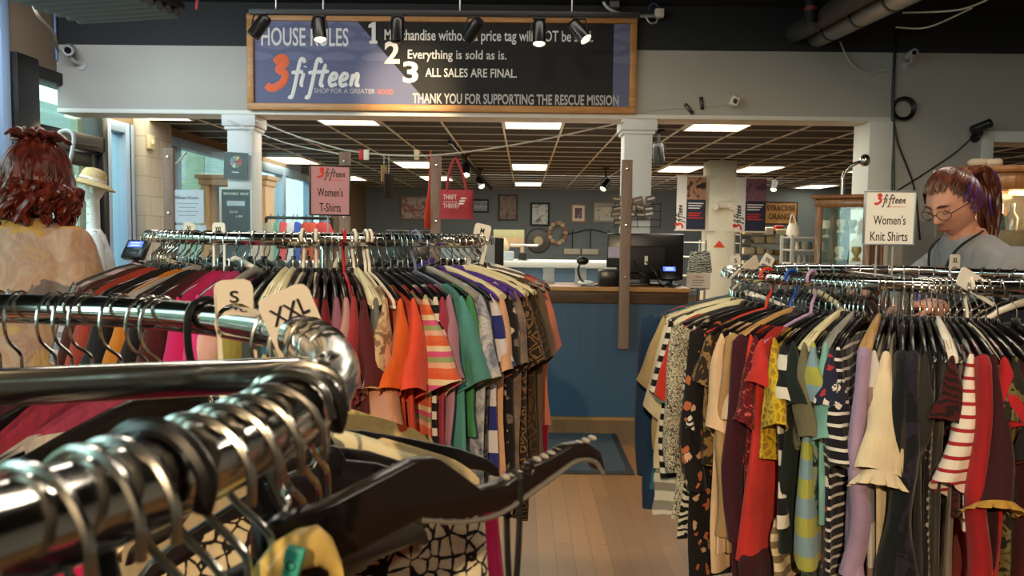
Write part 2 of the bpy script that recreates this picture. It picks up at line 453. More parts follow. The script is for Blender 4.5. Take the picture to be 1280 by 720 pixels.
# ================================================================== HOUSE RULES SIGN
YS = YH-.03
def SP(px, py): return P(px, py, YS)
A, B = SP(310, 76), SP(795, 83); cx = (A.x+B.x)/2; W = B.x-A.x
zt, zb = SP(553, 20).z, SP(553, 140).z; cz = (zt+zb)/2; Hh = zt-zb
sg = thing('house_rules_sign', 'long oak-framed black and blue HOUSE RULES sign on the header wall', 'sign', (cx, YS, cz))
fr = MB(); e = .055
for a, b in (((-W/2, -Hh/2), (W/2, -Hh/2+e)), ((-W/2, Hh/2-e), (W/2, Hh/2)), ((-W/2, -Hh/2+e), (-W/2+e, Hh/2-e)), ((W/2-e, -Hh/2+e), (W/2, Hh/2-e))):
    fr.box2((a[0], -.035, a[1]), (b[0], .029, b[1]))
fr.build('frame', M['wood_frame'], sg, bevel=.005)
def loc2(px, py, dy=-.012): v = SP(px, py); return (v.x-cx, dy, v.z-cz)
MB().box2((-W/2+e, -.008, -Hh/2+e), (W/2-e, .02, Hh/2-e)).build('panel', mat('sign_black', '100f10', .7), sg)
def blue_sign():
    t = NT('sign_blue'); v = t.coord((1.0, 1, 1)); sx = t.add('ShaderNodeSeparateXYZ'); t.link(v, sx.inputs[0])
    zz = t.math('MULTIPLY', sx.outputs[2], 10.5); row = t.math('FLOOR', zz)
    xx = t.math('MULTIPLY_ADD', sx.outputs[0], 2.9, t.math('MULTIPLY', row, .5))
    fx = t.math('SUBTRACT', t.math('FRACT', xx), .5); fz = t.math('SUBTRACT', t.math('FRACT', zz), .5)
    r = t.math('ADD', t.math('MULTIPLY', t.math('ABSOLUTE', fx), 1.0), t.math('MULTIPLY', t.math('MULTIPLY', fz, fz), 2.2))
    top = t.math('GREATER_THAN', sx.outputs[2], .02)
    k = t.math('MULTIPLY', t.math('MULTIPLY', t.math('LESS_THAN', r, .44), top), .22)
    t.col(t.mix(k, '63688a', '9aa1bd')); t.set(Roughness=.7); return t.m
M['sign_blue'] = blue_sign()
def poly(pts, y0, y1, name, m, parent):
    n = len(pts); b = MB(); b.add([(x, y0, z) for x, z in pts]+[(x, y1, z) for x, z in pts], [tuple(range(n)), tuple(range(n, 2*n))[::-1]]+[(i, i+n, (i+1) % n+n, (i+1) % n) for i in range(n)])
    return b.build(name, m, parent, smooth=False)
zi0, zi1 = -Hh/2+e, Hh/2-e
poly([(-W/2+e, zi0), (loc2(537, 135)[0], zi0), (loc2(447, 22)[0], zi1), (-W/2+e, zi1)], -.011, -.0079, 'blue_panel', M['sign_blue'], sg)
poly([(loc2(766, 100)[0], zi0), (W/2-e, zi0), (W/2-e, zi1), (loc2(766, 100)[0], zi1)], -.011, -.0079, 'blue_strip', M['sign_blue'], sg)
def fit(s, parent, p, q, m, name='lettering', y=None, bold=0, rot=(math.pi/2, 0, 0), shear=0):
    """text fitted between two corner points given as local (x, z)"""
    y = y if y is not None else -.0125
    o = text(name, s, 1, m, parent, ((p[0]+q[0])/2, y, (p[1]+q[1])/2), rot, bold=bold, shear=shear)
    vv = np.empty(len(o.data.vertices)*3, 'f'); o.data.vertices.foreach_get('co', vv); vv = vv.reshape(-1, 3); bb = {0: Vector(vv.min(0)), 6: Vector(vv.max(0))}; mx = (bb[0].x+bb[6].x)/2; my = (bb[0].y+bb[6].y)/2
    w0 = bb[6].x-bb[0].x; h0 = bb[6].y-bb[0].y
    kx = abs(q[0]-p[0])/max(w0, 1e-6); ky = abs(q[1]-p[1])/max(h0, 1e-6)
    o.scale = (kx, ky, 1)
    rm = Euler(rot).to_matrix(); o.location = Vector(o.location)-rm @ Vector((mx*kx, my*ky, 0))
    return o
def sfit(s, a, b, c, d, m, bold=0, nm='lettering'):
    p = loc2(a, b); q = loc2(c, d); sl = math.atan2(SP(c, (b+d)/2).z-SP(a, (b+d)/2).z, 1)
    u = loc2((a+c)/2, b)[2]; v = loc2((a+c)/2, d)[2]
    return fit(s, sg, (p[0], u), (q[0], v), m, bold=bold, name=nm)
LW = mat('sign_white', 'e9e7e4', .6, var=0); LG = mat('sign_grey', 'b9b7ba', .6, var=0)
sfit('HOUSE RULES', 327, 35, 436, 58, LW, .012)
_a, _b = loc2(461, 55), loc2(472, 28); _w, _h = _b[0]-_a[0], _b[2]-_a[2]
poly([(_a[0]+_w*x, _a[2]+_h*z) for x, z in ((.1, 0), (1.0, 0), (1.0, .14), (.82, .14), (.82, 1), (.5, 1), (.0, .86), (.0, .72), (.36, .76), (.36, .14), (.1, .14))], -.0135, -.012, 'numeral', LW, sg); sfit('2', 481, 52, 500, 80, LW, .03, 'numeral'); sfit('3', 504, 77, 523, 104, LW, .03, 'numeral')
sfit('Merchandise without a price tag will NOT be sold.', 481, 38, 741, 56, LW, .012)
sfit('Everything is sold as is.', 510, 63, 633, 78, LW, .012)
sfit('ALL SALES ARE FINAL.', 532, 86, 646, 97, LW, .012)
sfit('THANK YOU FOR SUPPORTING THE RESCUE MISSION', 516, 118, 773, 131, LG, .02)
sfit('SHOP FOR A GREATER', 393, 111, 469, 117, LG, .01); sfit('GOOD', 472, 112, 492, 118, M['orange'], .01)
logo(sg, (loc2(345, 0)[0], -.013, loc2(400, 108)[2]), .108, M['orange'], LW)

# ================================================================== TRACK LIGHTS over the sign
YT = 5.7
tr0, tr1 = P(312, 14, YT), P(800, 21, YT); zT = (tr0.z+tr1.z)/2
tk = thing('light_track', 'long black lighting track hung from the ceiling before the sign', 'light track', ((tr0.x+tr1.x)/2, YT, zT))
hl = (tr1.x-tr0.x)/2
MB().box2((-hl, -.02, -.015), (hl, .02, .02)).build('rail', M['black_matte'], tk, bevel=.003)
for px in (345, 404, 575, 715):
    xx = P(px, 5, YT).x-(tr0.x+tr1.x)/2
    MB().cyl((xx, 0, .02), (xx, 0, ZC-zT), .006, 8).build('hanger_rod', mat('galv', '9a9a98', .35, .8), tk)
def spot(px, py, Y, dirv, lit, label, sc=1.0, top=None, name='track_spotlight', group=None):
    c = P(px, py, Y)
    t = thing(name, label, 'spotlight', c, 0, group)
    dv = Vector(dirv).normalized(); rot = dv.to_track_quat('Z', 'Y').to_matrix()
    L = .17*sc; r = .047*sc
    b = MB(); b.lathe([(0, -L/2), (r*.75, -L/2), (r*.95, -L/2+.015*sc), (r, -L/2+.03*sc), (r, L/2), (r*.9, L/2), (r*.86, L/2-.02*sc), (0, L/2-.022*sc)], 20, (0, 0, 0), rot)
    b.build('can', M['black_plastic'], t)
    zt = (top if top is not None else zT)-c.z
    k = MB()
    for s in (-1, 1): k.tube(catmull([(s*r*1.15, 0, 0), (s*r*1.15, 0, .04*sc), (s*r*.7, 0, .085*sc), (0, 0, .095*sc)], 4), .005*sc, 6)
    k.cyl((0, 0, .09*sc), (0, 0, max(zt-.012, .1*sc)), .012*sc, 10); k.box((0, 0, max(zt-.02, .09*sc)), (.09*sc, .034, .02))
    k.build('yoke', M['black_matte'], t)
    lm = mat('lit_bulb', 'ffe9b0', .3, var=0, emit='ffe7ae', estr=9) if lit else mat('dark_reflector', '3a3a3c', .2, .7)
    MB().lathe([(0, 0), (r*.85, 0), (r*.85, .004), (r*.5, .02*sc), (0, .024*sc)], 16, dv*(L/2-.014*sc), rot).build('bulb', lm, t)
    return t, c+dv*(L/2+.01)
sl = 'black track spotlight before the house rules sign, '
for i, (px, py, dv, lit, lb) in enumerate([(325, 33, (-.5, -.2, -.8), 0, 'leftmost, tilted down to the left over HOUSE'), (399, 36, (.15, -.25, -1), 1, 'lit, hanging over the word RULES'),
        (497, 37, (0, -.1, -1), 0, 'hanging straight down over the numeral 1 line'), (592, 37, (-.5, .6, -.55), 0, 'turned down and back, fourth from the left'),
        (674, 41, (0, -.25, -1), 1, 'lit, pointing straight down before the word NOT'), (724, 39, (.55, -.35, -.75), 1, 'rightmost, lit and tilted right')]):
    t, e_ = spot(px, py, YT, dv, lit, sl+lb)
light('sign_spot', 'SPOT', P(497, 60, 6.0)+Vector((0, -.15, -.2)), 55, (1, .74, .42), .03, target=P(512, 116, YS), spot=62, blend=.9)
light('sign_fill', 'AREA', (-.6, 5.4, 3.3), 7, (1, .9, .78), 2.6, .2, target=P(553, 70, YS))

# ================================================================== BACK ROOM: ceiling lamps
def panel_light(px, py, label, on=1, wd=.6, ln=1.2):
    v = PZ(px, py, ZB); k = round((v.x+.235-.3125)/.625); xx = -.235+.3125+.625*k
    t = thing('ceiling_light', label, 'ceiling light', (xx, v.y-ln/2, ZB-.014), 0, 'fluorescent panels in the black tile ceiling')
    f = MB()
    for a, b in (((-wd/2, -ln/2), (wd/2, -ln/2+.02)), ((-wd/2, ln/2-.02), (wd/2, ln/2)), ((-wd/2, -ln/2+.02), (-wd/2+.02, ln/2-.02)), ((wd/2-.02, -ln/2+.02), (wd/2, ln/2-.02))):
        f.box2((a[0], a[1], -.016), (b[0], b[1], .012))
    f.build('frame', M['white'], t)
    MB().box2((-wd/2+.02, -ln/2+.02, -.006), (wd/2-.02, ln/2-.02, .004)).build('diffuser', mat('lamp_diffuser', 'fff8e0', .5, var=0, emit='fff4d2', estr=4.2), t)
PL = [(196, 147, 'wide fluorescent panel over the windows left of the first column'), (430, 153, 'fluorescent panel in the front row just under the left half of the sign'),
      (668, 158, 'fluorescent panel in the front row just under the right half of the sign'), (905, 161, 'fluorescent panel in the front row right of the second column'),
      (372, 203, 'fluorescent panel in the second row, behind the pink T-shirts sign'), (517, 208, 'fluorescent panel in the second row above the red tote bag'),
      (662, 211, 'fluorescent panel in the second row midway between tote bag and column'), (822, 213, 'fluorescent panel in the second row at the right edge of the second column'),
      (955, 214, 'fluorescent panel in the second row above the right hanging banner'), (450, 224, 'fluorescent panel in the third row left of the tote bag'),
      (537, 224, 'fluorescent panel in the third row beside the tote bag handles'), (660, 231, 'fluorescent panel in the third row above the mirror on the far wall'),
      (1000, 234, 'fluorescent panel in the third row above the weathered team sign'), (1092, 214, 'small fluorescent panel glimpsed beside the right jamb')]
for a in PL: panel_light(*a)
# shared work light of those lamps on the back room
light('back_lamp', 'AREA', (0, 9.5, 2.54), 130, (1, .93, .78), 5, 3, target=(0, 9.5, 0)); light('back_lamp', 'AREA', (2, 15, 2.54), 280, (1, .93, .78), 6, 4, target=(2, 15.5, 0))
# ceiling track in the back room with lit heads, plus single heads
q0, q1 = PZ(562, 178, ZB-.05), PZ(614, 236, ZB-.05)
tb = thing('light_track', 'short black lighting track on the black tile ceiling behind the tote bag', 'light track', (0, 0, 0))
MB().bar(q0, q1, .04, .05).build('rail', M['black_matte'], tb)
for px, py, Y, dv, lit, lb in ((583, 212, 11.5, (0, -.5, -.7), 1, 'black ceiling spotlight lit just right of the tote bag strap'), (600, 228, 14.0, (.3, -.5, -.7), 1, 'lower lit black ceiling spotlight right of the tote bag'),
        (823, 192, 8.6, (.1, .1, -1), 0, 'large black spotlight hanging right of the second column'), (757, 231, 13.5, (-.4, -.4, -.6), 1, 'pair-mounted spotlight left of the second column, far ceiling'), (968, 232, 15, (-.3, -.5, -.8), 1, 'black spotlight glowing above the right banner edge')):
    spot(px, py, Y, dv, lit, lb, 1.25, ZB, 'ceiling_spotlight')

# ================================================================== BACK WALL PICTURES and shelves
def art_mat(name, stops, scale=8, stretch=(1, 1, 1), dist=1.5):
    t = NT(name); n = t.noise(t.coord(stretch), scale, 4, .6, dist); k = len(stops)
    t.col(t.ramp(n.outputs['Fac'], [(.25+.5*i/max(k-1, 1), c) for i, c in enumerate(stops)], 'CONSTANT')); t.set(Roughness=.5); return t.m
def picture(px0, py0, px1, py1, Y, label, fm, am, e=.04, dep=.03, name='framed_picture', cat='picture', mat_=None):
    a, b = P(px0, py0, Y), P(px1, py1, Y); w_, h_ = b.x-a.x, a.z-b.z
    t = thing(name, label, cat, ((a.x+b.x)/2, Y, (a.z+b.z)/2)); f = MB()
    for p, q in (((-w_/2, -h_/2), (w_/2, -h_/2+e)), ((-w_/2, h_/2-e), (w_/2, h_/2)), ((-w_/2, -h_/2+e), (-w_/2+e, h_/2-e)), ((w_/2-e, -h_/2+e), (w_/2, h_/2-e))):
        f.box2((p[0], -dep, p[1]), (q[0], 0, q[1]))
    f.build('frame', fm, t, bevel=.004)
    if mat_ is not None:
        MB().box2((-w_/2+e, -dep*.5, -h_/2+e), (w_/2-e, 0, h_/2-e)).build('mount', M['card'], t); e2 = e+mat_
    else: e2 = e
    MB().box2((-w_/2+e2, -dep*.62, -h_/2+e2), (w_/2-e2, -.001, h_/2-e2)).build('print', am, t)
    return t, w_, h_
YW = YB-.01
bf, wf = M['black_matte'], M['paleoak']
picture(501, 245, 540, 275, YW, 'wide pale print with red shapes on the far wall left of the tote bag', mat('grey_frame', '8c8a86', .5), art_mat('red_map', ['b9aeb0', 'd0c8c4', 'a86a6a', 'c9bdb8', '8d8f96'], 6))
picture(590, 249, 611, 266, YW, 'small landscape photo on the far wall just right of the tote bag', bf, art_mat('lake', ['7c8695', 'b4b9c4', '9aa0b0'], 5, (1, 1, 4)))
picture(623, 243, 647, 276, YW, 'tall brown poster in dark frame, left of the mirror on the far wall', mat('brown_frame', '3a2a22', .5), art_mat('brown_art', ['6d5a52', '8a766b', '5b4440', 'b59a80'], 5))
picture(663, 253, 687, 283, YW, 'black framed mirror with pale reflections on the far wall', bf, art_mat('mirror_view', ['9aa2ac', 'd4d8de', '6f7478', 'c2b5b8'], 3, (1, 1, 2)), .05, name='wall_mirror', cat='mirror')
picture(714, 255, 732, 278, YW, 'small oak framed print with purple portrait on the far wall', M['wood_frame'], art_mat('purple_art', ['4b3c4c', '6e4a5e', 'c9b6ac', '55405a'], 6), .035, mat_=.06)
t, w_, h_ = picture(742, 253, 775, 278, YW, 'pale horizontal sports print with dark figures on the far wall left of the column', mat('light_frame', 'a8a294', .5), art_mat('figures', ['d9d5c6', 'd9d5c6', '4a4742', 'cfcab8'], 11))
fit('SYRACUSE FOOTBALL', t, (-w_*.4, h_*.26), (w_*.4, h_*.38), M['ink'], y=-.03)
t, w_, h_ = picture(955, 252, 996, 281, 18.5, 'weathered brown SYRACUSE sign on the back wall right of the banners', mat('rust_frame', '4b2c19', .6), art_mat('rust_sign', ['8a6236', 'a97d45', 'b98d52', '71502c'], 4), .03)
fit('SYRACUSE', t, (-w_*.42, h_*.1), (w_*.42, h_*.34), mat('sign_brown', '3b2213', .7, var=0), y=-.03, bold=.02)
fit('ORANGE', t, (-w_*.36, -h_*.28), (w_*.36, -h_*.02), mat('sign_brown', '3b2213', .7, var=0), y=-.03, bold=.02)
# the stub of wall that carries that sign
struct(MB().box2((P(940, 250, 18.6).x, 18.51, 0), (9, 18.7, ZB)).build('wall_back_stub', M['blue_wall']))
# iron hook rack, black disc and floral wreath
hk = thing('iron_hook_rack', 'black scrolled iron rack with hooks on the far wall below the prints', 'hook rack', P(738, 297, YW-.02))
b = MB(); 
for x0 in (-.45, 0, .45): b.tube(catmull([(x0, 0, .18+.05*(x0 == 0)), (x0, -.03, -.15), (x0, -.05, -.34)], 4), .012, 6)
b.tube(catmull([(-.72, -.02, .0), (-.62, -.02, .1), (-.45, -.02, .1), (0, -.02, .2), (.45, -.02, .1)], 6), .014, 6)
b.build('hooks', M['black_matte'], hk)
for k, x0 in enumerate((-.45, 0)): MB().box2((x0-.2, -.06, -.42), (x0+.2, -.02, -.28)).build('tag_board', mat('tag_cream', 'c9c4b4', .6), hk, bevel=.006)
t = thing('vinyl_record_clock', 'round black disc with cream centre on the far wall under the mirror', 'wall disc', P(673, 301, YW))
MB().lathe([(0, 0), (.3, 0), (.31, .02), (.29, .04), (.0, .045)], 40, (0, 0, 0), Matrix.Rotation(R_(90), 3, 'X')).build('disc', M['black_plastic'], t)
MB().lathe([(0, .04), (.12, .04), (.11, .06), (0, .06)], 28, (0, 0, 0), Matrix.Rotation(R_(90), 3, 'X')).build('centre', mat('disc_label', 'd7cba8', .6), t)
t = thing('floral_wreath', 'small floral wreath on the far wall right of the black disc', 'wreath', P(697, 291, YW-.05))
b = MB(); ring = [(.2*math.cos(a), 0, .25*math.sin(a)) for a in [k*2*math.pi/24 for k in range(24)]]; b.tube(ring, .03, 8, True); b.build('ring', mat('vine', '5a6650', .8), t)
for k in range(14):
    a = k*.449; MB().ball((.2*math.cos(a), -.03, .25*math.sin(a)), (.06, .04, .06), 8, 5).build('flower', mat('petal_%d' % (k % 3), ['c8b08a', 'b27f74', 'd7c9a8'][k % 3], .8), t)
# ================================================================== FRONT COUNTER with screen
xc0, xc1 = P(120, 340, YC).x, P(861, 365, YC).x; zc = 1.06
ct = thing('checkout_counter', 'long navy checkout counter with wooden top under the sign', 'counter', (0, YC, 0))
def bead_mat():
    t = NT('navy_beadboard'); sx = t.add('ShaderNodeSeparateXYZ'); t.link(t.coord(), sx.inputs[0])
    f = t.math('FRACT', t.math('MULTIPLY', sx.outputs[0], 11)); gr = t.math('GREATER_THAN', t.math('ABSOLUTE', t.math('SUBTRACT', f, .5)), .44)
    n = t.noise(t.coord((30, 30, 2)), 1, 3); c = t.mix(n.outputs['Fac'], '34536e', '2b4660'); t.col(c); t.set(Roughness=.5)
    t.bump(t.math('SUBTRACT', 1.0, gr), .6, .006); return t.m
MB().box2((xc0, .02, .03), (xc1-.02, .55, .93)).build('beadboard_front', bead_mat(), ct)
MB().box2((xc0, .0, .93), (xc1, .56, 1.025)).build('edge_band', M['dark_wood'], ct, bevel=.005)
MB().box2((xc0, -.02, 1.025), (xc1+.01, .5, zc)).build('worktop', M['top_wood'], ct, bevel=.006)
MB().box2((xc0, .03, 0), (xc1-.03, .5, .03)).build('plinth', wood_mat('worn_plinth', 'a88255', '8a6844', (3, 20, 20)), ct)
PY = YC-.05
for px, py, zb_, lb in ((211, 185, .2, 'walnut post of the counter screen beside the grey block pier'), (431, 190, .2, 'walnut post of the counter screen right of the pink T-shirts sign'),
                   (545, 195, .2, 'walnut post of the counter screen in front of the red tote bag'), (784, 200, P(778, 436, PY).z, 'walnut post of the counter screen before the black monitor')):
    a = P(px, py, PY); b_ = thing('screen_post', lb, 'post', (a.x, PY, zb_))
    MB().box2((-.04, -.02, 0), (.04, .025, a.z-zb_)).build('upright', M['post_wood'], b_, bevel=.004)
    for z in (.07, .5, .9): MB().lathe([(0, 0), (.012, 0), (.01, .006), (0, .007)], 10, (0, -.021, a.z-zb_-z), Matrix.Rotation(R_(90), 3, 'X')).build('bolt', M['steel_wire'], b_)
PLX = thin_glass('acrylic', (.97, .98, .98), 0, .7)
for a, b_, t_, lb in ((216, 427, 187, 'clear acrylic sneeze screen between pier post and T-shirts sign post'), (436, 541, 192, 'clear acrylic sneeze screen left of the tote bag'), (550, 779, 197, 'wide clear acrylic sneeze screen left of the monitor')):
    x0, x1 = P(a, 300, PY).x, P(b_, 300, PY).x; zt_ = P((a+b_)/2, t_, PY).z
    o = MB().box2((x0, PY+.0, zc+.1), (x1, PY+.006, zt_-.02)).build('sneeze_screen', PLX); tag(o, lb, 'screen')
# cords strung from the posts and columns, with clips
def cord(pts, r, label, m=None, name='clothesline', cat='cord', k=6):
    o = MB().tube(catmull(pts, k), r, 6).build(name, m or mat('white_cord', 'cfcabf', .6)); return tag(o, label, cat)
cord([P(319, 150, YH), P(370, 170, 6.5), P(431, 188, PY)], .006, 'pale cord from the first column down to the T-shirts sign post')
cord([P(431, 188, PY), P(490, 194, PY), P(555, 193, PY), P(660, 178, 6.4), P(783, 152, YH)], .007, 'pale cord sagging from post over the tote bag to the second column')
cord([P(285, 150, YH-.05), P(355, 178, 6.5), P(429, 193, PY)], .005, 'second thin cord below the pale cord left of the T-shirts post')
cord([P(205, 208, 6.2), P(220, 204, 6.2), P(233, 190, 6.2)], .008, 'white twisted cord tied by the window beside the pier post')
for px, c, lb in ((452, 'c8302c', 'red peg clipped on the cord left of the tote bag'), (458, 'efe9e0', 'white peg clipped on the cord left of the tote bag'), (521, 'd9c9a0', 'cream peg on the cord just left of the tote bag')):
    v = P(px, 192, PY); t = thing('cord_clip', lb, 'clip', v); MB().box2((-.02, -.012, -.05), (.02, .012, .03)).build('jaw', mat('clip_'+c, c, .5), t, bevel=.005); MB().cyl((-.02, 0, 0), (.02, 0, 0), .008, 8).build('spring', M['steel_wire'], t)
for px, py, s, c, lb in ((486, 232, .045, '2b2420', 'dark hang tag dangling on a thread left of the tote bag'), (480, 217, .03, 'b89a6e', 'tan hang tag dangling above the dark one')):
    v = P(px, py, PY-.03); t = thing('hang_tag', lb, 'tag', v, (0, 0, .9)); MB().box2((-s, -.003, -2.2*s), (s, .003, 2.0*s)).build('card', mat('tagc_'+c, c, .6), t, bevel=.002); MB().cyl((0, 0, 2*s), (0, 0, P(px, 193, PY-.03).z-v.z), .002, 5).build('thread', M['card'], t)
# red tote bag
a, b_ = P(549, 237, PY-.08), P(592, 274, PY-.08); v = (a+b_)/2
tb = thing('tote_bag', 'red canvas tote bag printed THRIFT THRIVE hanging on the cord', 'bag', v)
w_, h_ = b_.x-a.x, (a.z-b_.z)
def bag_mat():
    return mat('red_canvas', 'b03a44', .8, bump=.2, nscale=60)
rings = []
for i in range(9):
    k = i/8; z = h_/2-k*h_*1.0; hw_ = w_/2*(1-.04*math.sin(k*3)); th = .012+.035*math.sin(min(k, .9)*math.pi)
    rings.append([Vector((hw_*math.copysign(abs(math.cos(q))**.6, math.cos(q)), th*math.sin(q), z)) for q in [j*2*math.pi/20 for j in range(20)]])
MB().loft(rings, False, True).build('body', bag_mat(), tb)
for s in (-1, 1): MB().tube(catmull([(-w_*.28, s*.012, h_/2-.03), (-w_*.22, s*.01, h_/2+.12), (-.01, s*.004, h_/2+.235), (w_*.2, s*.01, h_/2+.1), (w_*.3, s*.012, h_/2-.03)], 5), .011, 6).build('handle', bag_mat(), tb)
TW = mat('tote_print', 'f0dcd8', .7, var=0)
fit('THRIFT', tb, (-w_*.36, h_*.16), (w_*.02, h_*.32), TW, y=-.052, bold=.01); fit('THRIVE+', tb, (-w_*.36, -h_*.14), (w_*.1, h_*.02), TW, y=-.054)
MB().box2((-w_*.36, -.052, h_*.07), (w_*.05, -.049, h_*.085)).build('rule', TW, tb)
for i in range(3): MB().ball((w_*.22-.01*i, -.045, h_*.2-.02*i), (.025, .003, .008), 8, 5).build('bird_print', TW, tb)
t = thing('tote_bag', 'orange-red tote bag seen edge-on just left of the red one', 'bag', P(538, 260, PY+.02), (0, 0, 1.25))
MB().loft([[Vector((hw_*math.cos(q), th*math.sin(q), z)) for q in [j*2*math.pi/14 for j in range(14)]] for z, hw_, th in ((.22, .01, .008), (.1, .05, .015), (-.05, .1, .02), (-.15, .1, .02), (-.16, .09, .01))], False, True).build('body', mat('orange_canvas', 'd0492f', .8), t)
MB().tube(catmull([(-.03, 0, .1), (-.004, 0, .40), (.004, 0, .40), (.03, 0, .1)], 5), .008, 6).build('handle', mat('orange_canvas', 'd0492f', .8), t)

# ---- things on the counter
def on(px, Y, z=zc, dx=0): v = P(px, 340, Y); return (v.x+dx, Y, z)
def card_reader(loc, s, rz, label):
    t = thing('card_reader', label, 'card reader', loc, rz)
    MB().lathe([(0, 0), (.07*s, 0), (.07*s, .012), (.02*s, .03), (.018*s, .09*s), (0, .09*s)], 20).build('stand', M['black_plastic'], t)
    rx = Matrix.Rotation(R_(-32), 3, 'X'); c = Vector((0, -.0, .14*s))
    MB().box(c, (.19*s, .05*s, .16*s), rx).build('body', M['black_plastic'], t, bevel=.012*s)
    MB().box(c+rx @ Vector((0, -.026*s, .035*s)), (.125*s, .004, .05*s), rx).build('screen', mat('lcd_blue', '3a4bd8', .3, var=0, emit='5a74ff', estr=1.3), t)
    MB().box(c+rx @ Vector((0, -.026*s, -.035*s)), (.11*s, .006, .05*s), rx).build('keypad', mat('keys', '2a2a2c', .4), t, bevel=.003)
    for k in range(2): MB().box(c+rx @ Vector((0, -.029*s, .045*s-.02*s*k)), (.08*s, .001, .006*s), rx).build('screen_text', mat('lcd_text', 'c9d4ff', .4, var=0, emit='cfd8ff', estr=1.2), t)
    return t
card_reader((P(837, 340, 6.3).x, 6.32, zc), .78, .1, 'black card reader with blue screen beside the big monitor')
pl = thing('card_stand', 'pale platform under the left card reader near the window', 'stand', (P(172, 330, 6.3).x, 6.3, zc))
MB().box2((-.17, -.12, .015), (.17, .12, .09)).build('top', M['white_plastic'], pl, bevel=.01); MB().box2((-.13, -.1, 0), (.13, .1, .016)).build('base', M['black_matte'], pl)
card_reader((P(172, 330, 6.3).x, 6.28, zc+.09), 1.05, -.25, 'black card reader with blue screen on the pale stand near the window')
mo = thing('monitor', 'large black monitor seen from behind on the counter', 'monitor', (P(806, 330, 6.5).x, 6.5, zc))
MB().box2((-.31, -.02, .045), (.31, .03, .42)).build('back_shell', M['black_plastic'], mo, bevel=.015)
MB().box2((-.16, -.06, .1), (.16, -.015, .32)).build('rear_hump', M['black_matte'], mo, bevel=.02)
MB().box2((-.04, -.05, .0), (.04, .0, .2)).box2((-.13, -.1, 0), (.13, .1, .02)).build('stand', M['black_plastic'], mo, bevel=.006)
MB().box2((-.30, -.026, .22), (-.19, -.0195, .31)).build('sticker', mat('lilac_sticker', 'cbb8cf', .5), mo)
MB().box2((-.012, -.066, .17), (.014, -.06, .24)).build('barcode_label', M['card'], mo)
for k in range(3): MB().tube(catmull([(-.1+.1*k, -.06, .2), (-.05+.12*k, -.15, .1), (.02+.09*k, -.13, .02), (.2+.04*k, -.1, .012)], 6), .006, 6).build('cable', M['black_plastic'], mo)
pr = thing('receipt_printer', 'black receipt printer on the counter left of the monitor stand', 'printer', (P(762, 340, 6.34).x, 6.36, zc))
MB().box2((-.09, -.1, .004), (.09, .1, .13)).build('body', M['black_plastic'], pr, bevel=.014); MB().box2((-.07, -.06, .128), (.07, .04, .136)).build('lid', mat('grey_plastic', '3c3c3e', .4), pr); MB().box2((-.05, -.06, .13), (.05, -.055, .15)).build('paper', M['card'], pr)
sc_ = thing('barcode_scanner', 'black gooseneck barcode scanner on the counter left of the printer', 'scanner', (P(736, 345, 6.3).x, 6.3, zc))
MB().lathe([(0, 0), (.06, 0), (.06, .01), (.015, .02), (0, .02)], 20).build('base', M['black_plastic'], sc_)
MB().tube(catmull([(0, 0, .01), (-.06, 0, .05), (-.085, 0, .12), (-.07, 0, .18)], 6), .009, 8).build('gooseneck', M['black_plastic'], sc_)
MB().ball((-.05, 0, .2), (.05, .03, .035), 14, 8).build('head', M['black_plastic'], sc_); MB().tube(catmull([(.0, 0, .012), (.12, -.02, .01), (.25, 0, .012)], 5), .005, 6).build('cable', M['black_plastic'], sc_)
bx = thing('laptop', 'black laptop lid standing open on the counter left of the tote bag', 'laptop', (P(511, 300, 6.55).x, 6.55, zc))
MB().box2((-.19, -.008, .012), (.19, .008, .42)).build('lid', M['black_plastic'], bx, bevel=.006); MB().box2((-.19, .008, 0), (.19, .26, .02)).build('keyboard_base', M['black_plastic'], bx, bevel=.005)
mo2 = thing('monitor', 'pale screened monitor with thick black side below the tote bag', 'monitor', (P(584, 300, 6.6).x, 6.6, zc), .0)
MB().box2((-.23, -.0, .05), (.23, .03, .38)).build('screen', mat('pale_screen', 'b9bfc8', .3), mo2, bevel=.006); MB().box2((.17, .03, .03), (.30, .12, .37)).build('case', M['black_matte'], mo2, bevel=.01)
MB().box2((-.05, .02, 0), (.05, .1, .2)).box2((-.12, -.02, 0), (.12, .14, .02)).build('stand', M['black_plastic'], mo2, bevel=.004)
for i, (px, lb) in enumerate(((686, 'left pale grey paper bag on the back edge of the counter'), (726, 'right pale grey paper bag on the back edge of the counter'))):
    t = thing('paper_bag', lb, 'bag', (P(px, 340, 6.66).x, 6.66, zc)); r = []
    for z, a_, b__ in ((0, .045, .035), (.01, .05, .04), (.08, .044, .03), (.13, .05, .018)): r.append([Vector((math.copysign(a_, math.cos(q))*min(1, abs(math.cos(q))*1.3), math.copysign(b__, math.sin(q))*min(1, abs(math.sin(q))*1.3), z)) for q in [j*2*math.pi/16 for j in range(16)]])
    MB().loft(r, True, False).build('body', mat('greypaper', 'b4b6b9', .7), t)
t = thing('tissue_pack', 'crumpled white tissue lying on the counter before the scanner', 'tissue', (P(733, 350, 6.3).x, 6.33, zc)); MB().ball((0, 0, .022), (.07, .05, .022), 16, 8).build('sheet', M['card'], t)
t = thing('card_rack', 'wire rack of key-tag cards round the second column', 'card rack', P(797, 270, YH-.03))
b = MB()
for z in (-.09, -.03, .04, .1): b.tube([(-.2, .0, z), (.2, .0, z)], .003, 6)
for x in (-.19, 0, .19): b.tube([(x, 0, -.1), (x, 0, .12)], .003, 6)
b.bar((-.05, .04, .02), (.05, .04, .02), .03, .03); b.build('wire_frame', M['black_matte'], t)
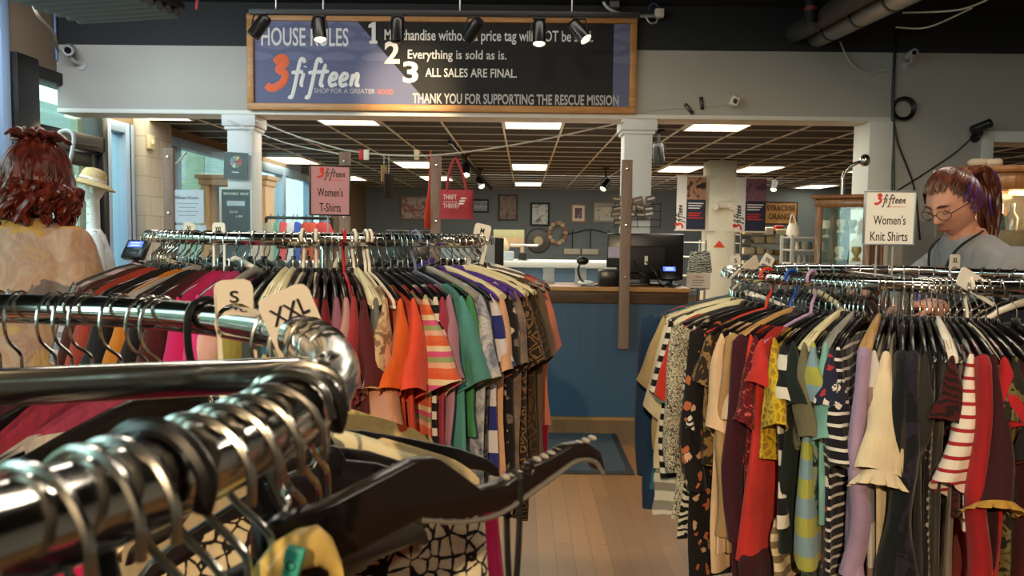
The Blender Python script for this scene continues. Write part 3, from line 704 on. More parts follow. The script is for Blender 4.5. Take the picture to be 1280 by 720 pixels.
# photo cards pinned in a cluster on the second column
for i in range(13):
    px = 772+(i % 4)*14+random.uniform(-3, 3); py = 250+(i//4)*9.5+random.uniform(-2, 2)
    t = thing('photo_card', 'small dark key-tag card in the cluster pinned round the second column', 'card', P(px, py, YH-.036-.0035*i), (0, random.uniform(-.3, .3), 0), 'key-tag cards on the second column')
    MB().box2((-.042, -.0015, -.026), (.042, .0015, .026)).build('card', mat('kc%d' % (i % 3), ['5b4a44', '2e3036', '6b5a52'][i % 3], .4), t); MB().box2((-.03, -.0025, -.008), (.03, -.0012, .008)).build('print', mat('kcp%d' % (i % 2), ['b9a894', 'd5d8dd'][i % 2], .5), t)

# ================================================================== SIGNS AND NOTICES ON THE LEFT
t = thing('wheel_notice', 'dark tilted notice with a colourful wheel on the first column', 'notice', P(295, 207, YH-.01), (0, R_(3), 0))
MB().box2((-.1, -.006, -.11), (.1, .003, .11)).build('board', mat('notice_slate', '3b444a', .5), t)
for k in range(8):
    a = k*math.pi/4; b = MB(); pts = [(.006*math.cos(a+.4), .03+.006*math.sin(a+.4))]+[(.05*math.cos(a+.06+j*.165), .03+.05*math.sin(a+.06+j*.165)) for j in range(5)]
    b.prism(pts, .003); b.build('wheel_wedge', mat('wedge%d' % k, ['c9483f', 'd9cf9a', '8fb58a', '7c9bb8', 'c98aa0', 'e0dcd0', '6f9a77', 'd2604a'][k], .6, var=0), t, loc=(0, -.007, 0))
MB().box2((-.03, -.0075, -.06), (.03, -.006, -.052)).build('caption', M['card'], t)
t = thing('letter_board', 'grey letter board reading REUSABLE BAGS in white frame on counter', 'sign', (P(296, 290, 6.45).x, 6.45, zc))
zz = P(296, 234, 6.45).z-zc; f = MB()
for p, q in (((-.135, 0), (.135, .03)), ((-.135, zz-.02), (.135, zz)), ((-.135, .03), (-.115, zz-.02)), ((.115, .03), (.135, zz-.02))): f.box2((p[0], -.014, p[1]), (q[0], .014, q[1]))
f.build('frame', M['white'], t, bevel=.003); MB().box2((-.115, -.006, .02), (.115, .01, zz-.02)).build('felt', mat('felt', '4a5459', .9), t)
MB().box2((-.02, .012, 0), (.02, .12, .02)).build('foot', M['white'], t)
fit('REUSABLE  BAGS', t, (-.1, zz-.062), (.1, zz-.042), LW, y=-.008, bold=.02); fit('CLOTH', t, (-.055, zz-.21), (.01, zz-.19), LW, y=-.008, bold=.02); fit('1.99', t, (.0, zz-.245), (.05, zz-.225), LW, y=-.008, bold=.02)
MB().box2((-.075, -.008, zz-.15), (.07, -.006, zz-.11)).build('white_strip', mat('strip', 'cfe0ee', .5), t)
for (px0, py0, px1, py1, lb, big) in ((213, 237, 255, 279, 'white printed notice taped to the screen beside the pier post', 1), (213, 281, 258, 305, 'second white notice under the first beside the pier post', 0)):
    a, b_ = P(px0, py0, PY-.006), P(px1, py1, PY-.006); t = thing('paper_notice', lb, 'notice', (a+b_)/2); w_, h_ = b_.x-a.x, a.z-b_.z
    MB().box2((-w_/2, -.002, -h_/2), (w_/2, .002, h_/2)).build('sheet', mat('bluish_paper', 'c9d3e2', .6), t)
    if big:
        o = fit('3fifteen Hours', t, (-w_*.38, h_*.22), (w_*.34, h_*.32), mat('grey_ink', '59606c', .7, var=0), y=-.003)
    for k in range(4): MB().box2((-w_*(.3-.05*(k % 2)), -.003, h_*(.08-.12*k)), (w_*(.34-.08*(k % 2)), -.0018, h_*(.1-.12*k))).build('text_line', mat('grey_ink', '8d96a4', .7, var=0), t)
t = thing('framed_notice', 'small black framed notice on the glass door behind the red-haired person', 'notice', (XW+.002, PX(66, 200, XW).y, PX(66, 201, XW).z), (0, 0, R_(90))); w_, h_ = .27, .17; f = MB()
for p, q in (((-w_/2, -h_/2), (w_/2, -h_/2+.02)), ((-w_/2, h_/2-.02), (w_/2, h_/2)), ((-w_/2, -h_/2+.02), (-w_/2+.02, h_/2-.02)), ((w_/2-.02, -h_/2+.02), (w_/2, h_/2-.02))): f.box2((p[0], -.02, p[1]), (q[0], .0, q[1]))
f.build('frame', M['black_matte'], t, bevel=.003); MB().box2((-w_/2+.02, -.012, -h_/2+.02), (w_/2-.02, 0, h_/2-.02)).build('sheet', M['card'], t)
fit('WELCOME', t, (-w_*.25, h_*.05), (w_*.25, h_*.13), mat('grey_ink', '59606c', .7, var=0), y=-.0145)
t = thing('alarm_plate', 'beige alarm plate on the grey block pier', 'alarm', (XW+.121, PX(186, 178, XW+.12).y, PX(186, 178, XW+.12).z), (0, 0, R_(90)))
MB().box2((-.06, -.04, -.07), (.06, 0, .07)).build('housing', mat('beige_plastic', 'd0c39f', .5), t, bevel=.008); MB().box2((-.025, -.05, -.02), (.025, -.038, .03)).build('button', M['white_plastic'], t, bevel=.003)
# sunglasses stand with bent white arm
v0 = P(86, 270, 5.2)
t = thing('eyewear_stand', 'slim white stand with bent arm holding glasses left of the mannequin', 'display stand', (v0.x, 5.2, 0))
def lv(px, py): v = P(px, py, 5.2); return (v.x-v0.x, 0, v.z)
WB = mat('pale_tube', 'dfe9ee', .3)
MB().cyl((0, 0, .03), (0, 0, lv(85, 225)[2]), .012, 10).lathe([(0, 0), (.16, 0), (.16, .02), (.02, .03), (0, .03)], 24).build('pole', WB, t)
MB().tube(catmull([lv(70, 176), lv(74, 166), lv(84, 163), lv(92, 170), lv(90, 190), lv(85, 210), lv(83, 228)], 6), .012, 10).build('bent_arm', WB, t)
for k, py in enumerate((222, 247, 258, 268, 279)):
    z = lv(86, py)[2]; g = thing('eyeglasses', ['mirrored round glasses at the middle of the eyewear stand', 'pale eyeglasses topmost on the eyewear stand', 'pale eyeglasses third on the eyewear stand', 'pale eyeglasses fourth on the eyewear stand', 'pale eyeglasses lowest on the eyewear stand'][[1, 0, 2, 3, 4][k]], 'glasses', (v0.x+.01, 5.17, z))
    f = MB(); ln = MB()
    for s in (-1, 1):
        f.tube([(s*.036+.028*math.cos(a), 0, .02*math.sin(a)) for a in [j*2*math.pi/18 for j in range(18)]], .0035, 6, True); f.bar((s*.066, 0, .008), (s*.068, .13, .004), .005, .004)
        ln.lathe([(0, -.001), (.027, -.001), (.027, .001), (0, .001)], 18, (s*.036, 0, 0), Matrix.Rotation(R_(90), 3, 'X'))
    f.bar((-.01, 0, .005), (.01, 0, .005), .004, .004); f.build('frame', WB, g); ln.build('lens', mat('amber_lens' if k == 1 else 'pale_lens', 'b98a6a' if k == 1 else 'c9d6da', .15, .3), g)

# ================================================================== WALL CAMERAS, PIPES, CABLES
def bullet_cam(px, py, Y, dv, label, m, sc=1):
    c = P(px, py, Y); t = thing('security_camera', label, 'camera', c); dv = Vector(dv).normalized(); rot = dv.to_track_quat('Z', 'Y').to_matrix()
    MB().lathe([(0, -.09*sc), (.035*sc, -.09*sc), (.042*sc, -.07*sc), (.042*sc, .08*sc), (.036*sc, .085*sc), (.034*sc, .07*sc), (0, .07*sc)], 20, (0, 0, 0), rot).build('body', m, t)
    MB().lathe([(0, 0), (.026*sc, 0), (.02*sc, .01), (0, .012)], 16, dv*.07*sc, rot).build('lens', mat('lens_glass', '1a1a1f', .1, .2), t)
    MB().tube(catmull([(0, 0, -.03*sc), (.01, .02, -.07*sc), (.015, YH-Y-.01 if Y < YH else 0, -.085*sc)], 5), .014*sc, 8).build('arm', m, t)
    MB().lathe([(0, 0), (.045*sc, 0), (.04*sc, .015), (0, .02)], 18, (.015, YH-Y-.001, -.09*sc), Matrix.Rotation(R_(90), 3, 'X')).build('base', m, t); return t
WC = mat('cam_white', 'b9bcbe', .4)
bullet_cam(86, 62, YH-.16, (.35, -.8, -.25), 'pale bullet camera at the left end of the header wall', WC, 1.05)
bullet_cam(1139, 68, YH-.12, (0, -1, .05), 'grey dome-fronted camera high on the wall right of the header', WC, .75)
bullet_cam(1227, 158, YH-.12, (.6, -.7, .3), 'black camera on the wall above the ponytailed person', M['black_plastic'], .9)
t = thing('motion_sensor', 'small white box sensor under the paint line, right of sign', 'sensor', P(917, 127, YH-.06), (0, .4, 0)); MB().box((0, 0, 0), (.07, .1, .075)).build('housing', M['white_plastic'], t, bevel=.008); MB().box((0, -.052, -.005), (.035, .006, .035)).build('lens', M['black_plastic'], t, bevel=.002); MB().box((.01, .04, .045), (.02, .04, .03)).build('bracket', M['black_plastic'], t)
for px, py, a, lb in ((861, 136, -.7, 'lower left black stub on the header wall right of sign'), (877, 129, -.15, 'upper right black stub on the header wall right of sign')):
    t = thing('door_antenna', lb, 'sensor', P(px, py, YH-.014), (0, a, 0)); MB().box((0, 0, 0), (.028, .026, .105)).build('housing', M['black_plastic'], t, bevel=.006)
cord([P(800, 141, YH-.01), P(830, 136, YH-.01), P(857, 135, YH-.012)], .0025, 'thin wire running from the sign corner to the black stubs', name='wire', cat='wire')
cord([P(884, 133, YH-.01), P(895, 133, YH-.01), P(905, 129, YH-.02)], .0025, 'thin wire from the black stubs to the white sensor', name='wire', cat='wire')
# ducts top right
def pipe(p, q, r, name, label, m, nb, bm):
    t = thing(name, label, 'pipe'); p, q = Vector(p), Vector(q); d = (q-p).normalized()
    MB().tube([p, p.lerp(q, .5), q], r, 24).build('pipe_run', m, t)
    for k in range(nb):
        c = p.lerp(q, (k+.6)/nb); MB().tube([c-d*.015, c+d*.015], r*1.05, 24).build('band', bm, t)
    return t
DU = mat('galvanised', '9b9a97', .35, .75, var=.15, nscale=8)
pipe(P(1022, 46, YH-.02), P(1195, -40, 4.7), .085, 'metal_duct', 'round silver duct running into the dark wall, upper right', DU, 4, mat('duct_band', '4c4b4a', .5, .5))
pipe(P(993, 42, YH-.02), P(1135, -40, 4.9), .075, 'black_pipe', 'fat black pipe beside the silver duct, upper right', mat('black_pipe', '3b3a3a', .6, var=.1), 2, M['black_matte'])
pipe(P(1013, 30, 6.1), (P(1013, 30, 6.1).x, 6.1, ZC+.05), .045, 'sprinkler_drop', 'dark drop pipe with red collar above the black pipe', M['black_matte'], 2, mat('red_collar', '8c3c30', .6))
cord([P(1050, 52, YH-.02), P(1063, 78, YH-.02), P(1082, 91, YH-.02), P(1110, 88, YH-.015), P(1117, 95, YH-.012)], .007, 'white cable looping below the silver duct', name='cable', cat='cable')
BK = M['black_plastic']
cord([P(1120, 40, YH-.02), P(1116, 130, YH-.02), P(1117, 240, YH-.02)], .012, 'thick black cable down the wall edge right of the jamb', BK, 'cable', 'cable')
cord([P(1117, 145, YH-.02), P(1123, 180, YH-.02), P(1143, 235, YH-.02), P(1150, 300, YH-.02)], .007, 'thin black cable slanting down from the coil', BK, 'cable', 'cable')
cord([P(1119, 240, YH-.02), P(1160, 214, YH-.02), P(1195, 190, YH-.02), P(1222, 165, YH-.03)], .006, 'thin dark cable rising to the black camera', BK, 'cable', 'cable')
b = MB(); cc = P(1129, 136, YH-.03)
for k in range(4):
    r = .075+.006*k; b.tube([(cc.x+r*math.cos(a), cc.y-.006*k, cc.z+r*math.sin(a)) for a in [j*2*math.pi/32 for j in range(32)]], .008, 6, True)
tag(b.build('cable_coil', BK), 'coil of black cable hung on the wall right of the opening', 'cable')
for pts, lb in (([P(1128, 16, 5.5), P(1200, 12, 5.3), P(1250, -8, 5.0)], 'thin white line across the dark ceiling, top right'), ([P(1120, 34, 6), P(1160, 34, 5.8), P(1215, 10, 5.5)], 'thin grey line below the white one, top right')):
    cord(pts, .006, lb, name='ceiling_wire', cat='wire')
# conduit and junction box right of the sign top
cj = P(824, 17, YH-.08); t = thing('junction_box', 'white junction box with looped conduit at the right top of sign', 'junction box', cj)
MB().box((0, 0, 0), (.07, .06, .07)).build('box', M['white_plastic'], t, bevel=.004)
def rel(px, py, Y=YH-.1): return P(px, py, Y)-cj
MB().tube(catmull([rel(752, -6), rel(758, 8), rel(775, 17), rel(800, 20), rel(818, 20)], 5), .014, 8).build('conduit', mat('conduit', 'b4b4b2', .4, .5), t)
MB().tube(catmull([rel(806, 18), rel(812, 28), rel(820, 28), rel(823, 20)], 5), .008, 8).build('loop', mat('conduit', 'b4b4b2', .4, .5), t)
MB().tube(catmull([rel(811, 12), rel(814, 5), rel(821, 6), rel(824, 12)], 5), .007, 8).build('cap_wire', mat('blue_wire', '3d4f78', .5), t)
MB().box2(rel(768, 10)-Vector((.04, .03, .0)), rel(768, -20)+Vector((.04, .03, 0))).build('hanger_strap', mat('grey_strap', '6a6a6c', .5), t)
# slatted diffuser top left
v = P(128, 6, 5.0); t = thing('ceiling_diffuser', 'ribbed grey metal diffuser hung at the top left of the ceiling', 'ceiling vent', (v.x, 5.0, v.z), (0, 0, R_(-14)))
b = MB()
for k in range(7): MB().cyl((-.42, -.25+.085*k, .0), (.34, -.25+.085*k, .0), .03, 14).build('rib', mat('rib_grey', '6f6f72', .45, .3), t)
MB().box2((-.45, -.3, .03), (.36, .31, .07)).build('back_plate', M['black_matte'], t, bevel=.005)
for sx_ in (-.35, .28): MB().cyl((sx_, 0, .06), (sx_, 0, ZC-v.z), .008, 8).build('hanger_rod', M['black_matte'], t)
cord([P(36, -8, 5.6), P(48, 20, 5.7), P(66, 40, 6.2), P(72, 62, YH-.03)], .012, 'pale cable hanging at the top left before the header end', mat('pale_cable', 'a59a86', .6), 'cable', 'cable')
cord([P(68, 5, YH-.1), P(69, 40, YH-.05), P(71, 75, YH-.03)], .01, 'blue cable down the left end of the header wall', mat('blue_cable', '6f92c8', .5), 'cable', 'cable')
cord([P(247, -4, 6.2), P(246, 8, 6.2), P(246, 12, 6.2)], .012, 'red dangling tie at the ceiling left of the sign', mat('red_tie', '9c3a40', .7), 'ribbon', 'ribbon')

# ================================================================== BACK ROOM: banners, furniture
NV = mat('navy_banner', '2b3148', .7)
def banner(px0, px1, py0, py1, label, stops, rz):
    Y = YK-.1; a, b_ = P(px0, py0, Y), P(px1, py1, Y); w_, h_ = b_.x-a.x, a.z-b_.z
    t = thing('hanging_banner', label, 'banner', ((a.x+b_.x)/2, Y, (a.z+b_.z)/2), rz)
    MB().box2((-w_/2, -.002, -h_/2), (-w_/2+w_*.34, .003, h_/2)).build('white_strip', M['card'], t)
    MB().box2((-w_/2+w_*.34, -.002, -h_/2), (w_/2, .003, h_*.07)).build('navy_panel', NV, t)
    MB().box2((-w_/2+w_*.34, -.002, h_*.07), (w_/2, .003, h_/2)).build('photo_panel', art_mat('banner_photo_'+stops[0], stops, 5), t)
    rr_ = w_/2+.02 if px0 < 900 else w_/2+.02
    for z in (h_/2, -h_/2): MB().cyl((-w_/2-(.02 if px0 < 900 else .12), 0, z), (w_/2+(.14 if px0 < 900 else .02), 0.0, z), .012, 8).build('rod', M['white_plastic'], t)
    logo(t, (-w_*.3, -.004, -h_*.42), w_*.105, M['red'], M['ink'], Matrix.Rotation(R_(-90), 3, 'Y'))
    for k in range(7):
        if k == 3: continue
        MB().box2((-w_*.1, -.0035, -h_*(.01+.045*k)), (w_*(.42-.06*(k % 3)), -.0019, -h_*(-.01+.045*k))).build('text_line', M['card'] if k < 3 else M['red'], t)
banner(846, 882, 220, 288, 'banner left of the cream column with crossed-arms photo', ['3a2c28', 'b3876c', 'c9a38a', '5d4638'], R_(8))
banner(919, 957, 222, 290, 'banner right of the cream column with purple-tinted photo', ['6b4858', '8d6475', '4d3542', 'a98794'], R_(6))
t = thing('emergency_light', 'cream twin-head emergency light high on the cream column', 'emergency light', P(903, 256, YK-.01)); MB().box((0, -.04, 0), (.3, .08, .1)).build('housing', M['cream_col'], t, bevel=.015)
for s in (-1, 1): MB().lathe([(0, 0), (.05, 0), (.06, .05), (.05, .06), (0, .055)], 16, (s*.13, -.06, -.03), Matrix.Rotation(R_(90), 3, 'X')).build('lamp_head', M['white_plastic'], t)
t = thing('orange_arrow', 'bright orange triangle on the cream column', 'sign', P(899, 305, YK-.005)); MB().prism([(-.085, -.05), (.085, -.05), (0, .05)], .01).build('triangle', mat('signal_orange', 'e8512a', .6, var=0), t)
# inner desk, white topped, with display pieces
xb0, xb1 = P(596, 330, 8.6).x, P(768, 330, 8.6).x; zd_ = P(690, 327, 8.6).z
dk = thing('service_desk', 'white-topped slate blue desk behind the checkout counter', 'desk', (0, 8.6, 0))
MB().box2((xb0, 0, zd_-.07), (xb1, .7, zd_)).build('worktop', M['white'], dk, bevel=.008); MB().box2((xb0+.03, .04, 0), (xb1-.03, .66, zd_-.07)).build('panel', mat('desk_blue', '5f7c96', .6), dk)
t = thing('jewellery_stand', 'chrome T-bar jewellery stand on the white-topped desk', 'display stand', (P(655, 325, 8.75).x, 8.75, zd_)); MB().lathe([(0, 0), (.08, 0), (.08, .012), (.012, .02), (.01, .17), (0, .17)], 18).cyl((-.15, 0, .17), (.15, 0, .17), .012, 10).build('t_bar', M['chrome'], t)
MB().box2((-.06, -.05, .0), (.03, .03, .09)).build('velvet_block', M['black_matte'], t, bevel=.01)
t = thing('gift_box', 'grey box with pale teardrop finial on the white-topped desk', 'box', (P(631, 325, 8.8).x, 8.8, zd_)); MB().box2((-.12, -.08, 0), (.1, .08, .1)).build('box', mat('grey_box', 'a9b3ba', .6), t, bevel=.015)
MB().lathe([(0, .1), (.035, .1), (.05, .14), (.03, .2), (.012, .24), (0, .245)], 18).build('finial', mat('pale_wood', 'd9c29c', .5), t)
t = thing('painted_board', 'cream over wood board standing behind the white-topped desk', 'board', (P(636, 298, 12).x, 12, 0))
z0, z1, zm = P(636, 309, 12).z, P(636, 287, 12).z, P(636, 296, 12).z; MB().box2((-.23, 0, zm), (.23, .05, z1)).build('cream_top', mat('cream_board', 'd2d3a0', .6), t, bevel=.005); MB().box2((-.23, 0, z0), (.23, .05, zm)).build('wood_band', M['paleoak'], t, bevel=.005)
for s in (-1, 1): MB().box2((s*.2-.025, .01, 0), (s*.2+.025, .045, z0)).build('leg', M['paleoak'], t)
# shelving right of the cream column
def rack_shelf(px0, px1, Y, zs, label, m, n):
    x0, x1 = P(px0, 320, Y).x, P(px1, 320, Y).x; t = thing('shelf_unit', label, 'shelf', ((x0+x1)/2, Y, 0)); hw_ = (x1-x0)/2
    for i, z in enumerate(zs): MB().box2((-hw_, 0, z-.02), (hw_, .4, z)).build('shelf', m, t, bevel=.003)
    for sx_ in (-1, 1):
        for y in (.01, .39): MB().box2((sx_*hw_-.015, y-.015, 0), (sx_*hw_+.015, y+.015, zs[-1]+.02)).build('upright', m, t)
    return (x0, x1)
Y = 13.0; zA = [P(940, py, Y).z for py in (352, 333, 318, 304, 293)]
x0, x1 = rack_shelf(926, 985, Y, sorted(zA), 'long shelf of folded goods right of the cream column', mat('shelf_grey', '8d8a80', .5), 5)
cols = ['d7cfb4', 'b98f4e', '9c9a92', 'c9c2ad', '6b6558', 'e0dac6', 'a37848', 'c8b27a']
for r, z in enumerate(sorted(zA)[1:]):
    xx = x0+.06; k = 0
    while xx < x1-.15:
        wv = random.uniform(.09, .2); hv = random.uniform(.06, .13); c = cols[(k*3+r*5) % 8]
        t = tag(MB().box2((xx, Y+.06, z), (xx+wv, Y+.32, z+hv)).build('folded_textile', mat('fold_'+c, c, .8), bevel=.02), 'folded pale textile or box on the long shelf right of the cream column', 'folded goods', 'folded goods on the long shelf'); xx += wv+.03; k += 1
t = thing('toy_car', 'red toy on top of the long shelf right of the banners', 'toy', (P(976, 292, Y).x, Y+.15, sorted(zA)[-1])); MB().box2((-.14, -.07, .03), (.14, .07, .09)).box2((-.06, -.06, .085), (.09, .06, .15)).build('body', mat('toy_red', 'b5322c', .5), t, bevel=.02)
for sx_ in (-.09, .09): MB().cyl((sx_, -.075, .035), (sx_, .075, .035), .034, 14).build('wheel', M['black_matte'], t)
Y = 9.5; x0, x1 = rack_shelf(990, 1038, Y, [P(1010, p, Y).z for p in (350, 329, 312, 296)], 'glass topped display shelf left of the narrow curio cabinet', mat('shelf_white', 'b9b8b0', .4), 4)
for i in range(16):
    py = (329, 312)[i % 2]; t = tag(MB().lathe([(0, 0), (.02, 0), (.028, .03), (.018, .06), (.024, .09), (0, .09)], 10, (x0+.05+(i//2)*(x1-x0-.1)/7, Y+.12+.05*(i % 3), P(1010, py, Y).z)).build('trinket', mat('trk%d' % (i % 4), ['d7d4c8', '4a4a44', '9a958a', 'cfc6b0'][i % 4], .3)), 'tiny trinket on the display shelf left of the narrow cabinet', 'ornament', 'trinkets on the display shelf')
t = thing('white_bag', 'white shoulder bag propped on the display shelf', 'bag', (P(998, 305, Y).x, Y+.2, P(1010, 296, Y).z)); r = [[Vector((a_*math.cos(q), b__*math.sin(q), z)) for q in [j*2*math.pi/16 for j in range(16)]] for z, a_, b__ in ((0, .06, .05), (.03, .085, .06), (.12, .07, .04), (.16, .05, .02))]
MB().loft(r).build('body', M['white_plastic'], t); MB().tube(catmull([(-.05, 0, .14), (-.02, 0, .27), (.04, 0, .14)], 5), .008, 6).build('strap', M['white_plastic'], t)
t = thing('white_lampshade', 'small white lampshade beside the narrow curio cabinet', 'lamp', (P(1042, 295, 9.4).x, 9.6, P(1010, 296, Y).z)); MB().lathe([(.012, 0), (.05, 0), (.05, .015), (.012, .03), (.012, .12), (0, .12)], 14).build('base', M['white_plastic'], t); MB().lathe([(.1, .1), (.09, .15), (.06, .2), (.05, .2), (.08, .15), (.09, .1)], 20).build('lamp_shade', M['white_plastic'], t)
# stand with a white card, wire rack and a zebra blouse right of the monitor
t = thing('wire_rack', 'chrome wire rack standing right of the counter end', 'rack', (P(862, 330, 8.2).x, 8.2, 0))
b = MB(); x_ = .16
for sx_ in (-x_, x_):
    for y in (0, .3): b.cyl((sx_, y, 0), (sx_, y, P(862, 300, 8.2).z), .01, 8)
for z in (.3, .7, 1.05, 1.25, 1.4):
    for y in (0, .1, .2, .3): b.cyl((-x_, y, z), (x_, y, z), .005, 6)
b.build('frame', M['chrome_worn'], t)
cd = thing('card_sign', 'white printed card on a stand right of the counter end', 'sign', (P(873, 350, 6.7).x, 6.7, 0)); zt_, zb_ = P(873, 341, 6.7).z, P(873, 360, 6.7).z
MB().box2((-.1, -.004, zb_), (.1, .004, zt_)).build('card', M['card'], cd); MB().lathe([(0, 0), (.13, 0), (.12, .02), (.012, .03), (.01, zb_+.02), (0, zb_+.02)], 18, (0, .016, 0)).build('stand', M['chrome_worn'], cd)
fit('3fifteen', cd, (-.03, zt_-.04), (.04, zt_-.025), M['red'], y=-.005)
for k in range(3): MB().box2((-.05, -.0052, zt_-.065-.02*k), (.05-.01*k, -.0038, zt_-.06-.02*k)).build('text_line', mat('grey_ink2', '8b8b8b', .7, var=0), cd)
# pine bookcase and rail of red clothes left of the counter, behind the screen
Y = 9.3; a, b_ = P(250, 218, Y), P(332, 290, Y); w_ = b_.x-a.x; t = thing('pine_bookcase', 'pale pine bookcase with moulded top behind the letter board', 'bookcase', (a.x+w_/2, Y, 0)); zt_ = a.z
MB().box2((-w_/2-.05, -.05, zt_-.05), (w_/2+.05, .4, zt_)).box2((-w_/2-.02, -.02, zt_-.12), (w_/2+.02, .38, zt_-.05)).build('cornice', M['paleoak'], t, bevel=.01)
for sx_ in (-1, 1): MB().box2((sx_*(w_/2-.05)-.05, 0, 0), (sx_*(w_/2-.05)+.05, .36, zt_-.12)).build('side_panel', M['paleoak'], t, bevel=.004)
MB().box2((-w_/2+.1, .32, .05), (w_/2-.1, .35, zt_-.12)).build('back_panel', mat('bookcase_back', 'a58a68', .6), t)
for z in (.1, .55, 1.0, 1.4): MB().box2((-w_/2+.1, .02, z-.02), (w_/2-.1, .33, z)).build('shelf', M['paleoak'], t)
Y = 8.8; a, b_ = P(333, 272, Y), P(415, 300, Y); t = thing('clothes_rail', 'black rail of bright children clothes behind the T-shirts rack', 'clothes rack', ((a.x+b_.x)/2, Y, 0)); hw_ = (b_.x-a.x)/2
MB().cyl((-hw_, 0, a.z), (hw_, 0, a.z), .018, 10).build('rail', M['black_matte'], t)
for s in (-1, 1): MB().cyl((s*hw_, 0, 0), (s*hw_, 0, a.z), .018, 10).build('post', M['black_matte'], t); MB().bar((s*hw_, -.25, .02), (s*hw_, .25, .02), .04, .03).build('foot', M['black_matte'], t)
for px, c, wd, lb in ((338, 'b9ae9a', .09, 'beige'), (347, '5fae94', .06, 'green'), (354, 'd9454a', .07, 'coral red'), (366, 'dfe3ea', .09, 'white'), (371, '2b46b8', .07, 'royal blue'), (382, 'c94a35', .06, 'brick red'), (391, 'd2583f', .07, 'orange red'), (404, 'c8424a', .12, 'wide crimson')):
    v = P(px, 285, Y); g = thing('childs_top', lb+' top on the black rail behind the T-shirts rack', 'shirt', (v.x, Y, a.z+.018))
    r = []
    for z, k, th in ((-.06, .35, .02), (-.09, .8, .04), (-.16, 1, .05), (-.3, .8, .05), (-.5, .85, .05)): r.append([Vector((wd*k*math.cos(q), th*math.sin(q), z)) for q in [j*2*math.pi/14 for j in range(14)]])
    MB().loft(r, True, False).build('body', mat('ct_'+c, c, .8), g); MB().tube(catmull([(0, 0, -.06), (0, 0, -.01), (.0, .02, .024), (0, .034, .0)], 4), .003, 6).build('hanger_hook', M['black_matte'], g)

# ================================================================== CURIO CABINETS
CG = thin_glass('cabinet_glass', (.93, .95, .93), 0, .9)
Y = 5.75; v = P(1076, 300, Y); zt_ = P(1076, 243, Y).z
cb = thing('curio_cabinet', 'narrow oak curio cabinet behind the knit shirts sign', 'cabinet', (v.x, Y+.2, 0), R_(-38)); a_ = .17
b = MB()
for sx_ in (-1, 1):
    for sy in (-1, 1): b.box2((sx_*a_-.022, sy*a_-.022, .08), (sx_*a_+.022, sy*a_+.022, zt_-.08))
b.build('frame', M['oak'], cb, bevel=.004)
MB().box2((-a_-.05, -a_-.05, zt_-.03), (a_+.05, a_+.05, zt_)).box2((-a_-.03, -a_-.03, zt_-.09), (a_+.03, a_+.03, zt_-.03)).build('cornice', M['oak'], cb, bevel=.012)
MB().box2((-a_-.03, -a_-.03, 0), (a_+.03, a_+.03, .16)).build('base', M['oak'], cb, bevel=.01)
for s in (-1, 1): MB().box2((-a_+.022, s*a_-.003, .16), (a_-.022, s*a_+.003, zt_-.09)).build('pane', CG, cb); 
MB().box2((-a_-.003, -a_+.022, .16), (-a_+.003, a_-.022, zt_-.09)).build('pane', CG, cb)
MB().box2((a_-.01, -a_+.02, .16), (a_+.01, a_-.02, zt_-.09)).build('side_board', M['oak'], cb)
for z in (.6, 1.0, 1.3, 1.5): MB().box2((-a_+.01, -a_+.01, z-.008), (a_-.012, a_-.01, z)).build('shelf', CG, cb)
for i, (dx, dy, z) in enumerate(((-.05, -.06, 1.3), (.06, -.03, 1.3), (0, .05, 1.5), (-.07, .02, 1.5), (.05, -.08, 1.0))):
    q = Matrix.Rotation(R_(-38), 3, 'Z') @ Vector((dx, dy, z))+Vector((v.x, Y+.2, 0))
    tag(MB().lathe([(0, 0), (.025, 0), (.03, .01), (.012, .03), (.035, .07), (.03, .1), (0, .1)], 14, q).build('ornament', mat('orn%d' % i, ['e8e2d2', 'd9c48a', 'b9c4bd', 'f0ece0', 'c0a890'][i], .25)), ['cream', 'gold', 'grey green', 'white', 'beige'][i]+' ornament inside the narrow oak cabinet', 'ornament')
lp = thing('curved_lamp_arm', 'bent grey tube lamp rising behind the narrow oak cabinet', 'lamp', (P(1060, 240, 6.2).x, 6.35, 0))
def lw(px, py): q = P(px, py, 6.25); return (q.x-P(1060, 240, 6.2).x, 0, q.z)
MB().lathe([(0, 0), (.12, 0), (.12, .02), (.02, .03), (0, .03)], 20).build('base', M['chrome_worn'], lp); MB().tube(catmull([(0, 0, .02), (0, 0, 1), lw(1059, 243), lw(1061, 218), lw(1072, 205), lw(1086, 200)], 8), .014, 10).build('arm', M['chrome_worn'], lp); MB().ball(lw(1088, 199), (.04, .04, .05), 14, 8).build('head', M['chrome_worn'], lp)
# bow-fronted lit cabinet
Y = 4.5; xl, xr = P(1216, 300, Y).x, P(1216, 300, Y).x+.95; zt_ = P(1250, 205, Y).z; Rw = (xr-xl)/2; dp = .34
cb = thing('curio_cabinet', 'large bow-fronted oak curio cabinet lit inside, behind the ponytailed person', 'cabinet', ((xl+xr)/2, Y+.35, 0), R_(8))
def bow(sc, z0, z1, k=20):
    pts = [(-Rw*sc, .12*sc)]+[(-Rw*sc*math.cos(math.pi*i/k), -dp*sc*math.sin(math.pi*i/k)) for i in range(k+1)]+[(Rw*sc, .12*sc)]
    b = MB(); n = len(pts); b.add([(x, y, z0) for x, y in pts]+[(x, y, z1) for x, y in pts], [tuple(range(n)), tuple(range(n, 2*n))[::-1]]+[(i, i+n, (i+1) % n+n, (i+1) % n) for i in range(n)]); return b
bow(1.05, zt_-.04, zt_).build('cornice', M['oak'], cb, bevel=.008); bow(1.0, zt_-.13, zt_-.04).build('frieze', M['oak'], cb, bevel=.004); bow(1.02, 0, .25).build('base', M['oak'], cb, bevel=.006)
